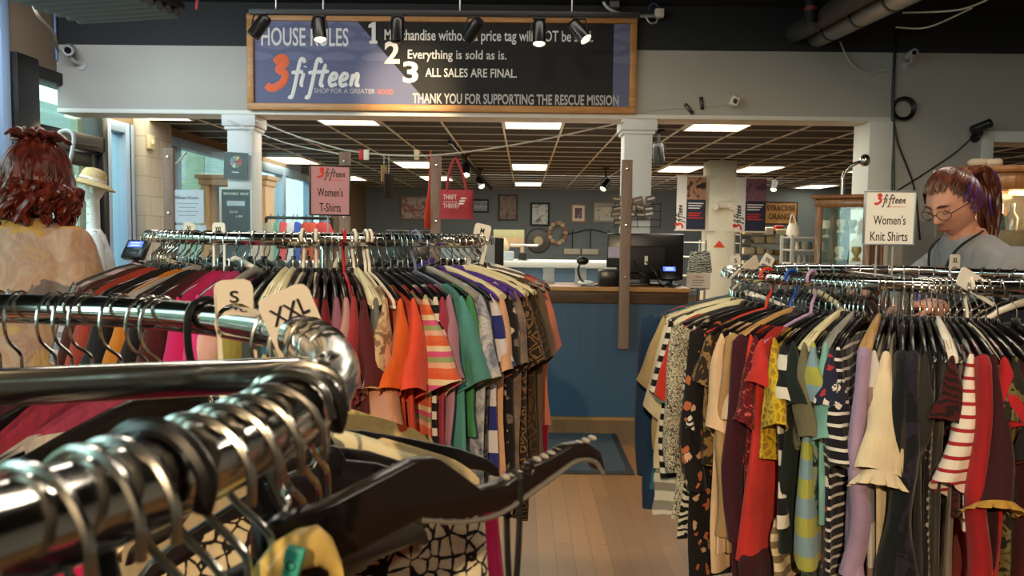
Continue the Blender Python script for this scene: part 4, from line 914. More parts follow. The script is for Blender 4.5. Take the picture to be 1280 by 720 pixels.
MB().box2((-Rw, .1, .25), (Rw, .12, zt_-.13)).build('mirror_back', mat('cab_mirror', 'a8a498', .12, .8), cb)
b = MB()
for an in (0, .2, .8, 1): b.box((-Rw*math.cos(math.pi*an)*.97, -dp*math.sin(math.pi*an)*.97, (zt_+.12)/2), (.045, .045, zt_-.38))
b.build('stile', M['oak'], cb, bevel=.006)
k = 20; gv = [(-Rw*.95*math.cos(math.pi*i/k), -dp*.95*math.sin(math.pi*i/k)) for i in range(k+1)]
b = MB(); b.add([(x, y, .25) for x, y in gv]+[(x, y, zt_-.13) for x, y in gv], [(i, i+1, i+k+2, i+k+1) for i in range(k)]); b.build('curved_glass', CG, cb)
for z in (.6, .95, 1.25, 1.52): bow(.93, z-.008, z).build('shelf', CG, cb)
MB().box((0, -.1, zt_-.145), (.3, .05, .02)).build('lamp_strip', mat('cab_lamp', 'ffd8a0', .4, var=0, emit='ffc878', estr=12), cb)
for i in range(20):
    z = (.95, 1.25, 1.52)[i % 3]; an = .18+.035*i; q = Matrix.Rotation(R_(8), 3, 'Z') @ Vector((-Rw*.7*math.cos(math.pi*an), -dp*.5*math.sin(math.pi*an)+.05*(i % 2), z))+Vector(cb.location)
    s = random.uniform(.8, 1.3); pr_ = [[(0, 0), (.03, 0), (.006, .015), (.005, .06), (.03, .09), (.032, .13), (0, .125)], [(0, 0), (.03, 0), (.045, .04), (.02, .09), (.028, .11), (0, .11)], [(0, 0), (.025, 0), (.03, .06), (.012, .09), (.012, .13), (0, .13)]][i % 3]
    tag(MB().lathe([(r*s, h*s) for r, h in pr_], 14, q).build(['goblet', 'vase', 'bottle'][i % 3], mat('gl%d' % (i % 5), ['e6e2d6', 'c9a45a', '50656a', 'd8d8d4', '8a5a34'][i % 5], .12, .2 if i % 2 else 0)), ['small goblet', 'small vase', 'small bottle'][i % 3]+' among the trinkets inside the lit bow-fronted cabinet', ['goblet', 'vase', 'bottle'][i % 3], 'trinkets in the bow-fronted cabinet '+['goblets', 'vases', 'bottles'][i % 3])
for px, lb in ((1246, 'left cream shell lying on top of the bow-fronted cabinet'), (1266, 'right cream shell lying on top of the bow-fronted cabinet')):
    q = P(px, 204, Y+.1); t = thing('sea_shell', lb, 'shell', (q.x, Y+.3, zt_)); MB().ball((0, 0, .03), (.06, .04, .03), 16, 8).ball((.03, 0, .04), (.03, .028, .022), 12, 8).build('shell', mat('shell', 'c2b19a', .5), t)
light('cabinet_lamp', 'POINT', Vector(cb.location)+Vector((0, -.12, zt_-.2)), 5, (1, .72, .4))

# ================================================================== MAT
a, b_ = PZ(770, 543, 0), PZ(787, 594, 0)
t = thing('floor_mat', 'ribbed slate blue floor mat before the counter', 'mat', (0, 0, 0))
def mat_rib():
    t = NT('ribbed_mat'); sx = t.add('ShaderNodeSeparateXYZ'); t.link(t.coord(), sx.inputs[0]); f = t.math('SINE', t.math('MULTIPLY', sx.outputs[0], 240)); g = t.math('SINE', t.math('MULTIPLY', sx.outputs[1], 160))
    h = t.math('MULTIPLY', f, g); t.col(t.mix(t.math('MULTIPLY_ADD', h, .5, .5), '2f3d4a', '445564')); t.set(Roughness=.95); t.bump(h, .6, .004); return t.m
MB().box2((-.95, b_.y+.05, .0), (a.x-.04, a.y-.02, .012)).build('pile', mat_rib(), t, bevel=.004); MB().box2((-1.0, b_.y, .0), (a.x, a.y, .007)).build('border', mat('mat_rubber', '272c31', .7), t, bevel=.003)
# ================================================================== GARMENT CLOTHS
def fabric(kind, *c, s=1.0, rough=.85, name=None):
    key = (kind, c, s)
    if key in MATS: return MATS[key]
    t = NT(name or 'cloth_'+kind); t.set(Roughness=rough); t.b.inputs['Specular IOR Level'].default_value = .25
    t.b.inputs['Sheen Weight'].default_value = .15
    v = t.coord(); h = None
    sx = t.add('ShaderNodeSeparateXYZ'); t.link(v, sx.inputs[0]); Z = sx.outputs[2]
    wob = t.noise(v, 5, 2)
    Zw = t.math('MULTIPLY_ADD', wob.outputs['Fac'], .02, Z)
    if kind == 'plain':
        n = t.noise(v, 9, 4); col_ = t.ramp(n.outputs['Fac'], [(.3, tuple(x*.9 for x in hexc(c[0]))), (.7, tuple(min(1, x*1.06) for x in hexc(c[0])))])
    elif kind == 'stripe':        # c: ground, stripe ; s = period (m), duty .5
        f = t.math('FRACT', t.math('MULTIPLY', Zw, 1/s)); col_ = t.mix(t.math('GREATER_THAN', f, .52), c[0], c[1])
    elif kind == 'pin':
        f = t.math('FRACT', t.math('MULTIPLY', Zw, 1/s)); col_ = t.mix(t.math('GREATER_THAN', f, .72), c[0], c[1])
    elif kind == 'vstripe':
        f = t.math('FRACT', t.math('MULTIPLY', sx.outputs[0], 1/s)); col_ = t.mix(t.math('GREATER_THAN', f, .55), c[0], c[1])
    elif kind == 'multi':
        f = t.math('FRACT', t.math('MULTIPLY', Zw, 1/s)); k = len(c); col_ = t.ramp(f, [(i/k, x) for i, x in enumerate(c)], 'CONSTANT')
    elif kind == 'print':         # blotchy print of several colours
        n = t.noise(v, 26/s, 3, .6, 1.2); k = len(c); col_ = t.ramp(n.outputs['Fac'], [(.30+.34*i/k, x) for i, x in enumerate(c)], 'CONSTANT')
    elif kind == 'floral':        # ground, petal, petal2
        vo = t.add('ShaderNodeTexVoronoi'); vo.inputs['Scale'].default_value = 46/s; nv = t.noise(v, 60/s, 2)
        m_ = t.add('ShaderNodeMix', data_type='VECTOR'); m_.inputs[0].default_value = .06; t.link(v, m_.inputs[4]); m_.inputs[0].default_value = .03; t.link(nv.outputs['Color'], m_.inputs[5]); t.link(m_.outputs[1], vo.inputs['Vector'])
        d_ = vo.outputs['Distance']; sc = t.add('ShaderNodeSeparateColor'); t.link(vo.outputs['Color'], sc.inputs[0])
        pc = t.mix(t.math('GREATER_THAN', sc.outputs[0], .55), c[1], c[2] if len(c) > 2 else c[1])
        on_ = t.math('MULTIPLY', t.math('LESS_THAN', d_, .36), t.math('GREATER_THAN', sc.outputs[1], .3)); col_ = t.mix(on_, c[0], pc)
    elif kind == 'dots':
        vo = t.add('ShaderNodeTexVoronoi'); vo.inputs['Scale'].default_value = 45/s; vo.inputs['Randomness'].default_value = .25; t.link(v, vo.inputs['Vector'])
        col_ = t.mix(t.math('LESS_THAN', vo.outputs['Distance'], .3), c[0], c[1])
    elif kind == 'zebra':
        wv = t.add('ShaderNodeTexWave', wave_type='BANDS', bands_direction='Z'); wv.inputs['Scale'].default_value = 22/s; wv.inputs['Distortion'].default_value = 9; wv.inputs['Detail'].default_value = 2; wv.inputs['Detail Scale'].default_value = 1.5; t.link(v, wv.inputs['Vector'])
        col_ = t.mix(t.math('GREATER_THAN', wv.outputs['Fac'], .5), c[0], c[1])
    elif kind == 'tweed':
        n = t.noise(v, 230/s, 2, .7); n2 = t.noise(v, 20, 2); col_ = t.ramp(t.math('MULTIPLY_ADD', n2.outputs['Fac'], .2, t.math('MULTIPLY', n.outputs['Fac'], .85)), [(.42, c[0]), (.58, c[1])])
    elif kind == 'tie':
        n = t.noise(v, 9/s, 4, .6, 2.5); n2 = t.noise(t.coord((1, 1, .35)), 14/s, 3, .6, 1); k = len(c); f = t.math('MULTIPLY_ADD', n.outputs['Fac'], .6, t.math('MULTIPLY', n2.outputs['Fac'], .4)); col_ = t.ramp(f, [(.36+.28*i/max(k-1, 1), x) for i, x in enumerate(c)])
    elif kind == 'leopard':
        vo = t.add('ShaderNodeTexVoronoi', feature='DISTANCE_TO_EDGE'); vo.inputs['Scale'].default_value = 40/s; t.link(v, vo.inputs['Vector']); n = t.noise(v, 70/s, 2)
        f = t.math('ADD', vo.outputs['Distance'], t.math('MULTIPLY', n.outputs['Fac'], .25)); col_ = t.ramp(f, [(.0, c[0]), (.2, c[1]), (.32, c[0])] if len(c) < 3 else [(0, c[0]), (.2, c[1]), (.34, c[2])], 'CONSTANT')
    elif kind == 'lace':
        vo = t.add('ShaderNodeTexVoronoi', feature='DISTANCE_TO_EDGE'); vo.inputs['Scale'].default_value = 55/s; t.link(v, vo.inputs['Vector'])
        col_ = t.ramp(vo.outputs['Distance'], [(.02, c[0]), (.2, c[1])]); h = vo.outputs['Distance']
    t.col(col_)
    fn = t.noise(v, 38, 4, .6); wv2 = t.noise(t.coord((9, 9, 2.2)), 3, 3, .6)
    hh = t.math('MULTIPLY_ADD', fn.outputs['Fac'], .35, wv2.outputs['Fac'])
    if h is not None: hh = t.math('MULTIPLY_ADD', h, -1.5, hh)
    t.bump(hh, .5, .014)
    MATS[key] = t.m; return t.m
def hexc(c):
    return tuple(int(c[i:i+2], 16)/255 for i in (0, 2, 4)) if isinstance(c, str) else c

# ================================================================== GARMENT SHAPES (hanger-local: x along the hanger, y thickness, z up; rail centre at the origin)
def ease(a, b, t): t = max(0, min(1, t)); t = t*t*(3-2*t); return a+(b-a)*t
def body_mesh(L, hw=.205, th=.014, flare=0., R0=.5, seed=0, neck=.065, drop=-.075, slope=.4, wedge=True, mid=.0, ragged=0., nk=.14, bulge=0.):
    rnd = random.Random(seed); N, MR = 40, 20; rings = []
    ph = [rnd.uniform(0, 6.28) for _ in range(6)]; fr = [rnd.uniform(26, 40), rnd.uniform(55, 80)]; am = rnd.uniform(.004, .008)
    for i in range(MR+1):
        v = (i/MR)**1.15; a = hw*(1+.04*ease(0, 1, v*4))+flare*v-mid*math.sin(math.pi*v); b = th*(.4+.6*ease(0, 1, v*5))*(1+(.25+bulge)*v)
        ring = []
        for k in range(N):
            q = 2*math.pi*k/N; cs, sn = math.cos(q), math.sin(q)
            u = a*math.copysign(abs(cs)**.75, cs); y = b*math.copysign(abs(sn)**.7, sn)
            au = abs(u); zt = drop-max(0, au-neck)*slope-(.012*max(0, (au/hw-.8)/.2)**2)
            if au < nk: zt -= (.03+.4*(nk-neck))*ease(0, 1, (1-au/nk)*2.2)*(1 if sn < 0 else .55)
            zb = drop-L+.012*math.sin(ph[3]+u*14)*1.0+ragged*math.sin(u*60+ph[4])
            z = zt+(zb-zt)*v
            fold = am*v**.7*(math.sin(fr[0]*u+ph[0]+1.2*math.sin(3*v+ph[5]))+.5*math.sin(fr[1]*u+ph[1]))
            y += fold; y += .008*math.sin(2.5*v+ph[2])*v
            uu = u+.006*v*math.sin(9*v+ph[3])
            if wedge: y *= max(.45, (R0+uu)/R0)
            ring.append(Vector((uu, y, z)))
        rings.append(ring)
    return MB().loft(rings, False, False)
def sleeve_mesh(side, L=.2, hw=.205, out=.06, th=.016, R0=.5, seed=0, drop=-.075, slope=.4, neck=.065, twist=0., wt=.15, cl=.05):
    """cloth tube from the armhole to an open slanted cuff, hanging down and a little outwards"""
    rnd = random.Random(seed*7+3+side); N, MR = 24, 14; rings = []; ph = rnd.uniform(0, 6.28); ph2 = rnd.uniform(0, 6.28)
    zs = drop-(hw-neck)*slope; tw = R_(twist if twist else rnd.uniform(-28, 28))
    for i in range(MR+1):
        s = i/MR
        xo = hw-.004+out*(s**.8); zo = zs+.004-L*s-.01*s*(1-s)
        xi = hw-.045+(.012+out*.25)*s; zi = zs-wt-(L+cl-wt)*s if L+cl > wt else zs-wt
        b = th*(.5+.5*ease(0, 1, s*2.5))+.006*s; ring = []
        for k in range(N):
            q = 2*math.pi*k/N; f = .5+.5*math.cos(q)
            x = xi+(xo-xi)*f; z = zi+(zo-zi)*f; y = b*math.copysign(abs(math.sin(q))**.85, math.sin(q))
            y += .006*s*math.sin(f*8+ph)+.006*s*math.sin(s*6+ph2+f*3)
            g = tw*s; dx = x-(hw-.03); x2 = (hw-.03)+dx*math.cos(g)-y*math.sin(g)*.6; y2 = y*math.cos(g)+dx*math.sin(g)*.9
            z += .004*math.sin(s*11+ph+f*2)
            y2 *= max(.5, (R0+x2)/R0)
            ring.append(Vector((side*x2, y2 if side > 0 else y2*.5, z)))
        rings.append(ring)
    return MB().loft(rings, False, False)
def long_sleeve_mesh(side, L=.5, hw=.205, th=.016, R0=.5, seed=0, drop=-.075, slope=.4, neck=.065, w0=.075, w1=.045, out=.03):
    rnd = random.Random(seed*11+5+side); N, MR = 18, 18; rings = []; ph = rnd.uniform(0, 6.28); zs = drop-(hw-neck)*slope
    for i in range(MR+1):
        s = i/MR; cx_ = hw-.012+out*math.sin(s*2.2); z = zs+.0-L*s; w_ = w0+(w1-w0)*s
        if i == 0: w_ = .04
        ring = []
        for k in range(N):
            q = 2*math.pi*k/N; x = cx_+w_*.62*math.cos(q); y = th*math.sin(q)*(.7+.3*s)+.009*math.sin(9*s+ph)*s
            ring.append(Vector((side*x, y*max(.5, (R0+x)/R0) if side > 0 else y*.55, z+.02*math.cos(q)*(1-s)-.012*(1 if i == 0 else 0))))
        rings.append(ring)
    return MB().loft(rings, False, False)
def frill_mesh(side, xo, zo, xi, zi, L=.07, th=.02, R0=.5):
    N, MR = 48, 6; rings = []
    for i in range(MR+1):
        s = i/MR; ring = []
        for k in range(N):
            q = 2*math.pi*k/N; f = .5+.5*math.cos(q); sp = 1+.08*s
            x = (xi+xo)/2+(xo-xi)/2*math.cos(q)*sp; z = zi+(zo-zi)*f-L*s
            y = th*(1+.5*s)*math.sin(q)+.004*s*math.sin(q*13); x += .005*s*math.cos(q*13)
            ring.append(Vector((side*x, y*(R0+x)/R0, z)))
        rings.append(ring)
    return MB().loft(rings, False, False)

# ================================================================== HANGERS (each kind built once, then copied)
HOOK = [(.0255*math.cos(R_(a)), 0, -.0045+.0255*math.sin(R_(a))) for a in (-14, 15, 45, 70, 90, 110, 140, 170)]+[(-.026, 0, -.014), (-.021, 0, -.03), (-.005, 0, -.044), (0, 0, -.053), (0, 0, -.078)]
def hook_mb(r=.0019, n=6): return MB().tube(catmull(HOOK, 4), r, n)
def sym(half): return half+[(-x, z) for x, z in reversed(half) if abs(x) > 1e-6]
ARM_TOP = [(0, -.066), (.012, -.068), (.02, -.082), (.06, -.09), (.11, -.108), (.16, -.128), (.19, -.145), (.203, -.158), (.207, -.172)]
_AT = lambda L: [(x, -.066+(z+.066)*.78) for x, z in L]
ARM_BOT = [(.199, -.170), (.186, -.160), (.15, -.148), (.10, -.132), (.055, -.122), (.03, -.125), (.0, -.125)]
def closed_arm(top=ARM_TOP, bot=ARM_BOT):
    right = _AT(top)+_AT(bot)
    left = [(-x, z) for x, z in reversed(right[1:-1])]
    return right+left
def hanger_black(parent, m, hookm):
    hook_mb().build('hook', hookm, parent)
    b = MB(); b.prism(closed_arm(), .009); b.build('shoulder_bar', m, parent, bevel=.0022)
    MB().box((0, 0, -.078), (.024, .015, .022)).build('neck_block', m, parent, bevel=.003)
def hanger_tube(parent, m, hookm=None, r=.0042):
    pts = catmull([(.02, 0, 0), (.022, 0, .012), (.013, 0, .024), (0, 0, .028), (-.015, 0, .022), (-.021, 0, .005), (-.018, 0, -.03), (-.004, 0, -.055), (0, 0, -.08)], 4)
    MB().tube(pts, r, 8).build('hook', m, parent)
    MB().tube(catmull([(0, 0, -.08), (.07, 0, -.096), (.15, 0, -.122), (.19, 0, -.138), (.196, 0, -.148), (.185, 0, -.154), (0, 0, -.157), (-.185, 0, -.154), (-.196, 0, -.148), (-.19, 0, -.138), (-.15, 0, -.122), (-.07, 0, -.096)], 3)+[Vector((0, 0, -.08))], r, 8).build('shoulder_bar', m, parent)
def hanger_wide(parent, m, hookm):
    hook_mb(.0022).build('hook', hookm, parent); b = MB(); rings = []
    pts = [(-.195, -.142), (-.18, -.132), (-.12, -.108), (-.05, -.088), (0, -.078), (.05, -.088), (.12, -.108), (.18, -.132), (.195, -.142)]
    for i, (x, z) in enumerate(pts):
        w_ = .006+.012*(abs(x)/.2); hh_ = .013-.005*(abs(x)/.2); rings.append([Vector((x+.3*0, w_*math.cos(q), z+hh_*math.sin(q))) for q in [j*2*math.pi/12 for j in range(12)]])
    MB().loft(rings).build('shoulder_bar', m, parent)
HM = {'black': ('plastic hanger', hanger_black, M['black_plastic']), 'wide': ('hanger', hanger_wide, wood_mat('hanger_wood', 'a9824e', 'c39c66', (8, 40, 40), .4)),
      'cream': ('hanger', hanger_wide, mat('cream_plastic', 'd9cfa8', .4)), 'white': ('hanger', hanger_wide, M['white_plastic']), 'grey': ('hanger', hanger_wide, mat('grey_plastic_h', '8e8c86', .4)),
      'ttan': ('hanger', hanger_tube, mat('tube_white', 'e6dfd2', .4)), 'red': ('hanger', hanger_tube, mat('tube_red', 'd8402a', .35)), 'blue': ('hanger', hanger_tube, mat('tube_blue', '2452b4', .35)),
      'lilac': ('hanger', hanger_tube, mat('tube_lilac', 'b79ac4', .35)), 'crimson': ('hanger', hanger_tube, mat('tube_crimson', 'b3202e', .35)), 'purple': ('hanger', hanger_black, mat('velvet_purple', '4a2a8c', .6)), 'slate': ('hanger', hanger_tube, mat('tube_slate', '6e7896', .35))}
HPROTO = {}
def hanger(kind, mw, label, group=None, cat='hanger'):
    if kind in HPROTO:
        o = copy_tree(HPROTO[kind])
    else:
        o = thing('clothes_hanger', label, cat); HM[kind][1](o, HM[kind][2], M['steel_wire']); HPROTO[kind] = o
    o['label'] = label; o['category'] = cat
    if group: o['group'] = group
    elif 'group' in o: del o['group']
    o.matrix_world = mw; return o

# ================================================================== ROUND RACKS
class Rack:
    def __init__(s, name, label, cx, cy, R, z, r=.016, spokes=(0, 90, 180, 270), bar=None):
        s.c = Vector((cx, cy, z)); s.R = R; s.z = z; s.r = r
        t = s.t = thing('round_clothes_rack', label, 'clothes rack', (cx, cy, 0)); n = 96
        MB().tube([(R*math.cos(a), R*math.sin(a), z) for a in [k*2*math.pi/n for k in range(n)]], r, 16, True).build('ring_rail', M['chrome'], t)
        zs = z-.013
        for d in spokes:
            a = R_(d); v = Vector((math.cos(a), math.sin(a), 0))
            MB().bar(v*.02+Vector((0, 0, zs)), v*(R-.012)+Vector((0, 0, zs)), .012, .024).build('spoke', M['chrome'], t, bevel=.0025)
        MB().lathe([(0, .1), (.022, .1), (.022, zs-.02), (.03, zs-.02), (.03, zs+.02), (0, zs+.025)], 20).build('centre_post', M['chrome'], t)
        for k in range(4):
            a = k*math.pi/2+.4; v = Vector((math.cos(a), math.sin(a), 0))
            MB().tube(catmull([v*.02+Vector((0, 0, .16)), v*.15+Vector((0, 0, .11)), v*.36+Vector((0, 0, .03))], 5), .013, 10).build('leg', M['chrome'], t)
            MB().lathe([(0, 0), (.022, 0), (.022, .02), (.012, .03), (0, .03)], 14, v*.36).build('foot', M['black_matte'], t)
    def mw(s, deg, yaw=0, lean=0, dz=0):
        a = R_(deg); p = s.c+Vector((s.R*math.cos(a), s.R*math.sin(a), s.r-.0188+dz))
        return Matrix.Translation(p) @ Matrix.Rotation(a+R_(yaw), 4, 'Z') @ Matrix.Rotation(R_(lean), 4, 'X')
    def px(s, deg, out=0):
        a = R_(deg); return s.c+Vector(((s.R+out)*math.cos(a), (s.R+out)*math.sin(a), 0))
SEED = [0]
def garment(rack, deg, spec, yaw=0, lean=0, dz=0, tilt=0):
    """spec: dict(n name, l label, c category, m cloth, L length, s sleeve kind, ...)"""
    SEED[0] += 1; sd = SEED[0]; R0 = rack.R
    t = thing(spec['n'], spec['l'], spec.get('c', 'shirt'), group=spec.get('g')); t.matrix_world = rack.mw(deg, yaw, lean, dz) @ Matrix.Rotation(R_(tilt), 4, 'Y')
    hw = spec.get('hw', .205); th = spec.get('th', .013); kw = dict(hw=hw, R0=R0, seed=sd)
    body_mesh(spec['L'], th=th, nk=spec.get('nk', .14), bulge=spec.get('bulge', 0), flare=spec.get('flare', .012), mid=spec.get('mid', 0), **kw).build('body', spec['m'], t)
    k = spec.get('s', 'short'); ms = spec.get('ms', spec['m']); ext = {}
    tw = spec.get('tw', 0)
    if k == 'short':
        for sd_ in (1, -1): sleeve_mesh(sd_, spec.get('sl', .13), out=spec.get('out', .045), twist=tw, **kw).build('sleeve', ms, t)
    elif k == 'half':
        for sd_ in (1, -1): sleeve_mesh(sd_, spec.get('sl', .2), out=spec.get('out', .06), twist=tw, cl=.055, **kw).build('sleeve', ms, t)
    elif k == 'long':
        for sd_ in (1, -1): long_sleeve_mesh(sd_, spec.get('sl', .5), **kw).build('sleeve', ms, t)
    elif k == 'frill':
        for sd_ in (1, -1):
            sl = spec.get('sl', .3); sleeve_mesh(sd_, sl, out=.085, cl=.06, th=.024, twist=.01, **kw).build('sleeve', ms, t)
            zs = -.075-(hw-.065)*.4; frill_mesh(sd_, hw+.081, zs-sl, hw-.045+.030, zs-sl-.058, .03, .027, R0).build('frill', ms, t)
    if spec.get('hem'):
        hz, hm = spec['hem']; z0 = -.075-spec['L']; tk = th*(1.2+.9*spec.get('bulge', 0))
        body_mesh(hz+.03, hw=hw+.0+spec.get('flare', .012), th=tk*.92, R0=R0, seed=sd, drop=z0+.03, slope=0, neck=.3, nk=.01).build('under_layer', hm, t)
    if spec.get('trim'):
        zs = -.075-(hw-.065)*.4; sl = spec.get('sl', .2)
        frill_mesh(1, hw+spec.get('out', .06)-.002, zs-sl+.014, hw-.045+.012+.02, zs-sl-.055+.014, .015, .027, R0).build('cuff_band', spec['trim'], t)
    return t
def G(n, l, m, L=.62, s='short', **k): d = dict(n=n, l=l, m=m, L=L, s=s); d.update(k); return d
def size_tag(rack, deg, s, label, m, wd=.05, ht=.115, tilt=0, yaw=0, dz=0, txt=True, hole_z=.0, lean=0, sxt=.5, top=.06):
    """flat size divider standing on the rail: a plate with a keyhole slot through which the rail passes"""
    a = R_(deg); p = rack.c+Vector((rack.R*math.cos(a), rack.R*math.sin(a), dz))
    t = thing('size_divider', label, 'size divider'); t.matrix_world = Matrix.Translation(p) @ Matrix.Rotation(R_(yaw), 4, 'Z') @ Matrix.Rotation(R_(lean), 4, 'X') @ Matrix.Rotation(R_(tilt), 4, 'Y')
    r = rack.r+.003; w2 = wd/2; bot = top-ht; cr = .008
    out = [(-r*.7, bot), (-w2, bot), (-w2, top-cr), (-w2+cr*.3, top-cr*.3), (-w2+cr, top), (w2-cr, top), (w2-cr*.3, top-cr*.3), (w2, top-cr), (w2, bot), (r*.7, bot), (r*.7, -r*.75)]+[(r*math.sin(q), -r*math.cos(q)) for q in [math.pi*(.25+1.5*j/12) for j in range(13)]]+[(-r*.7, -r*.75)]
    b = MB(); n = len(out); bm = bmesh.new(); d = .0022
    vs = [bm.verts.new((x, -d/2, z)) for x, z in out]; f = bm.faces.new(vs); ret = bmesh.ops.extrude_face_region(bm, geom=[f]); bmesh.ops.translate(bm, vec=(0, d, 0), verts=[e for e in ret['geom'] if isinstance(e, bmesh.types.BMVert)])
    bmesh.ops.triangulate(bm, faces=[f for f in bm.faces if len(f.verts) > 4]); bmesh.ops.recalc_face_normals(bm, faces=bm.faces); me = bpy.data.meshes.new('plate'); bm.to_mesh(me); bm.free(); me.materials.append(m); o = bpy.data.objects.new('plate', me); C.objects.link(o); o.parent = t
    if txt:
        hz = top-.007; sw_ = w2*sxt if len(s) > 1 else .0058*wd/.05
        fit(s, t, (-sw_, hz-.021*wd/.05), (sw_, hz-.005*wd/.05), M['ink'], y=-d/2-.0006, bold=.01)
    return t
def rack_sign(px0, py0, px1, py1, Y, lines, label, board, frame, rz, stems, zrail):
    a, b_ = P(px0, py0, Y), P(px1, py1, Y); w_, h_ = (b_.x-a.x)/math.cos(rz), a.z-b_.z
    t = thing('rack_sign', label, 'sign', ((a.x+b_.x)/2, Y, b_.z), (0, 0, rz)); e = .0045; f = MB()
    for p, q in (((-w_/2, 0), (w_/2, e)), ((-w_/2, h_-e), (w_/2, h_)), ((-w_/2, e), (-w_/2+e, h_-e)), ((w_/2-e, e), (w_/2, h_-e))): f.box2((p[0], -.005, p[1]), (q[0], .005, q[1]))
    f.build('frame', frame, t, bevel=.001); MB().box2((-w_/2+e, -.0025, e), (w_/2-e, .0035, h_-e)).build('sheet', board, t)
    for x in stems: MB().cyl((x*w_, .002, 0), (x*w_, .002, zrail-b_.z), .003, 8).build('stem', mat('clear_stem', 'd8dadb', .15, 0, trans=.5), t)
    logo(t, (-w_*.24, -.0032, h_*.77), h_*.075, M['red'], mat('logo_grey', '5a4a50', .6, var=0))
    MB().box2((-w_*.05, -.0032, h_*.70), (w_*.3, -.0025, h_*.708)).build('rule', M['red'], t)
    fit(lines[0], t, (-w_*.31, h_*.38), (w_*.31, h_*.55), M['ink'], y=-.0032); fit(lines[1], t, (-w_*.36 if len(lines[1]) > 8 else -w_*.26, h_*.08), (w_*.36 if len(lines[1]) > 8 else w_*.26, h_*.25), M['ink'], y=-.0032)
    return t

# ------------------------------------------------------------------ the three racks
RR = Rack('r', 'round chrome clothes rack full of knit shirts on the right', 1.12, 2.35, .5, H-.108)
RM = Rack('m', 'round chrome clothes rack of T-shirts before the checkout counter', -.62, 2.5, .5, H-.02)
RF = Rack('f', 'nearest round chrome clothes rack with flat chrome spoke, lower left', -.57, .41, .46, H-.089, .0165, spokes=(21, 111, 201, 291))
pl_ = lambda c, **k: fabric('plain', c, **k)
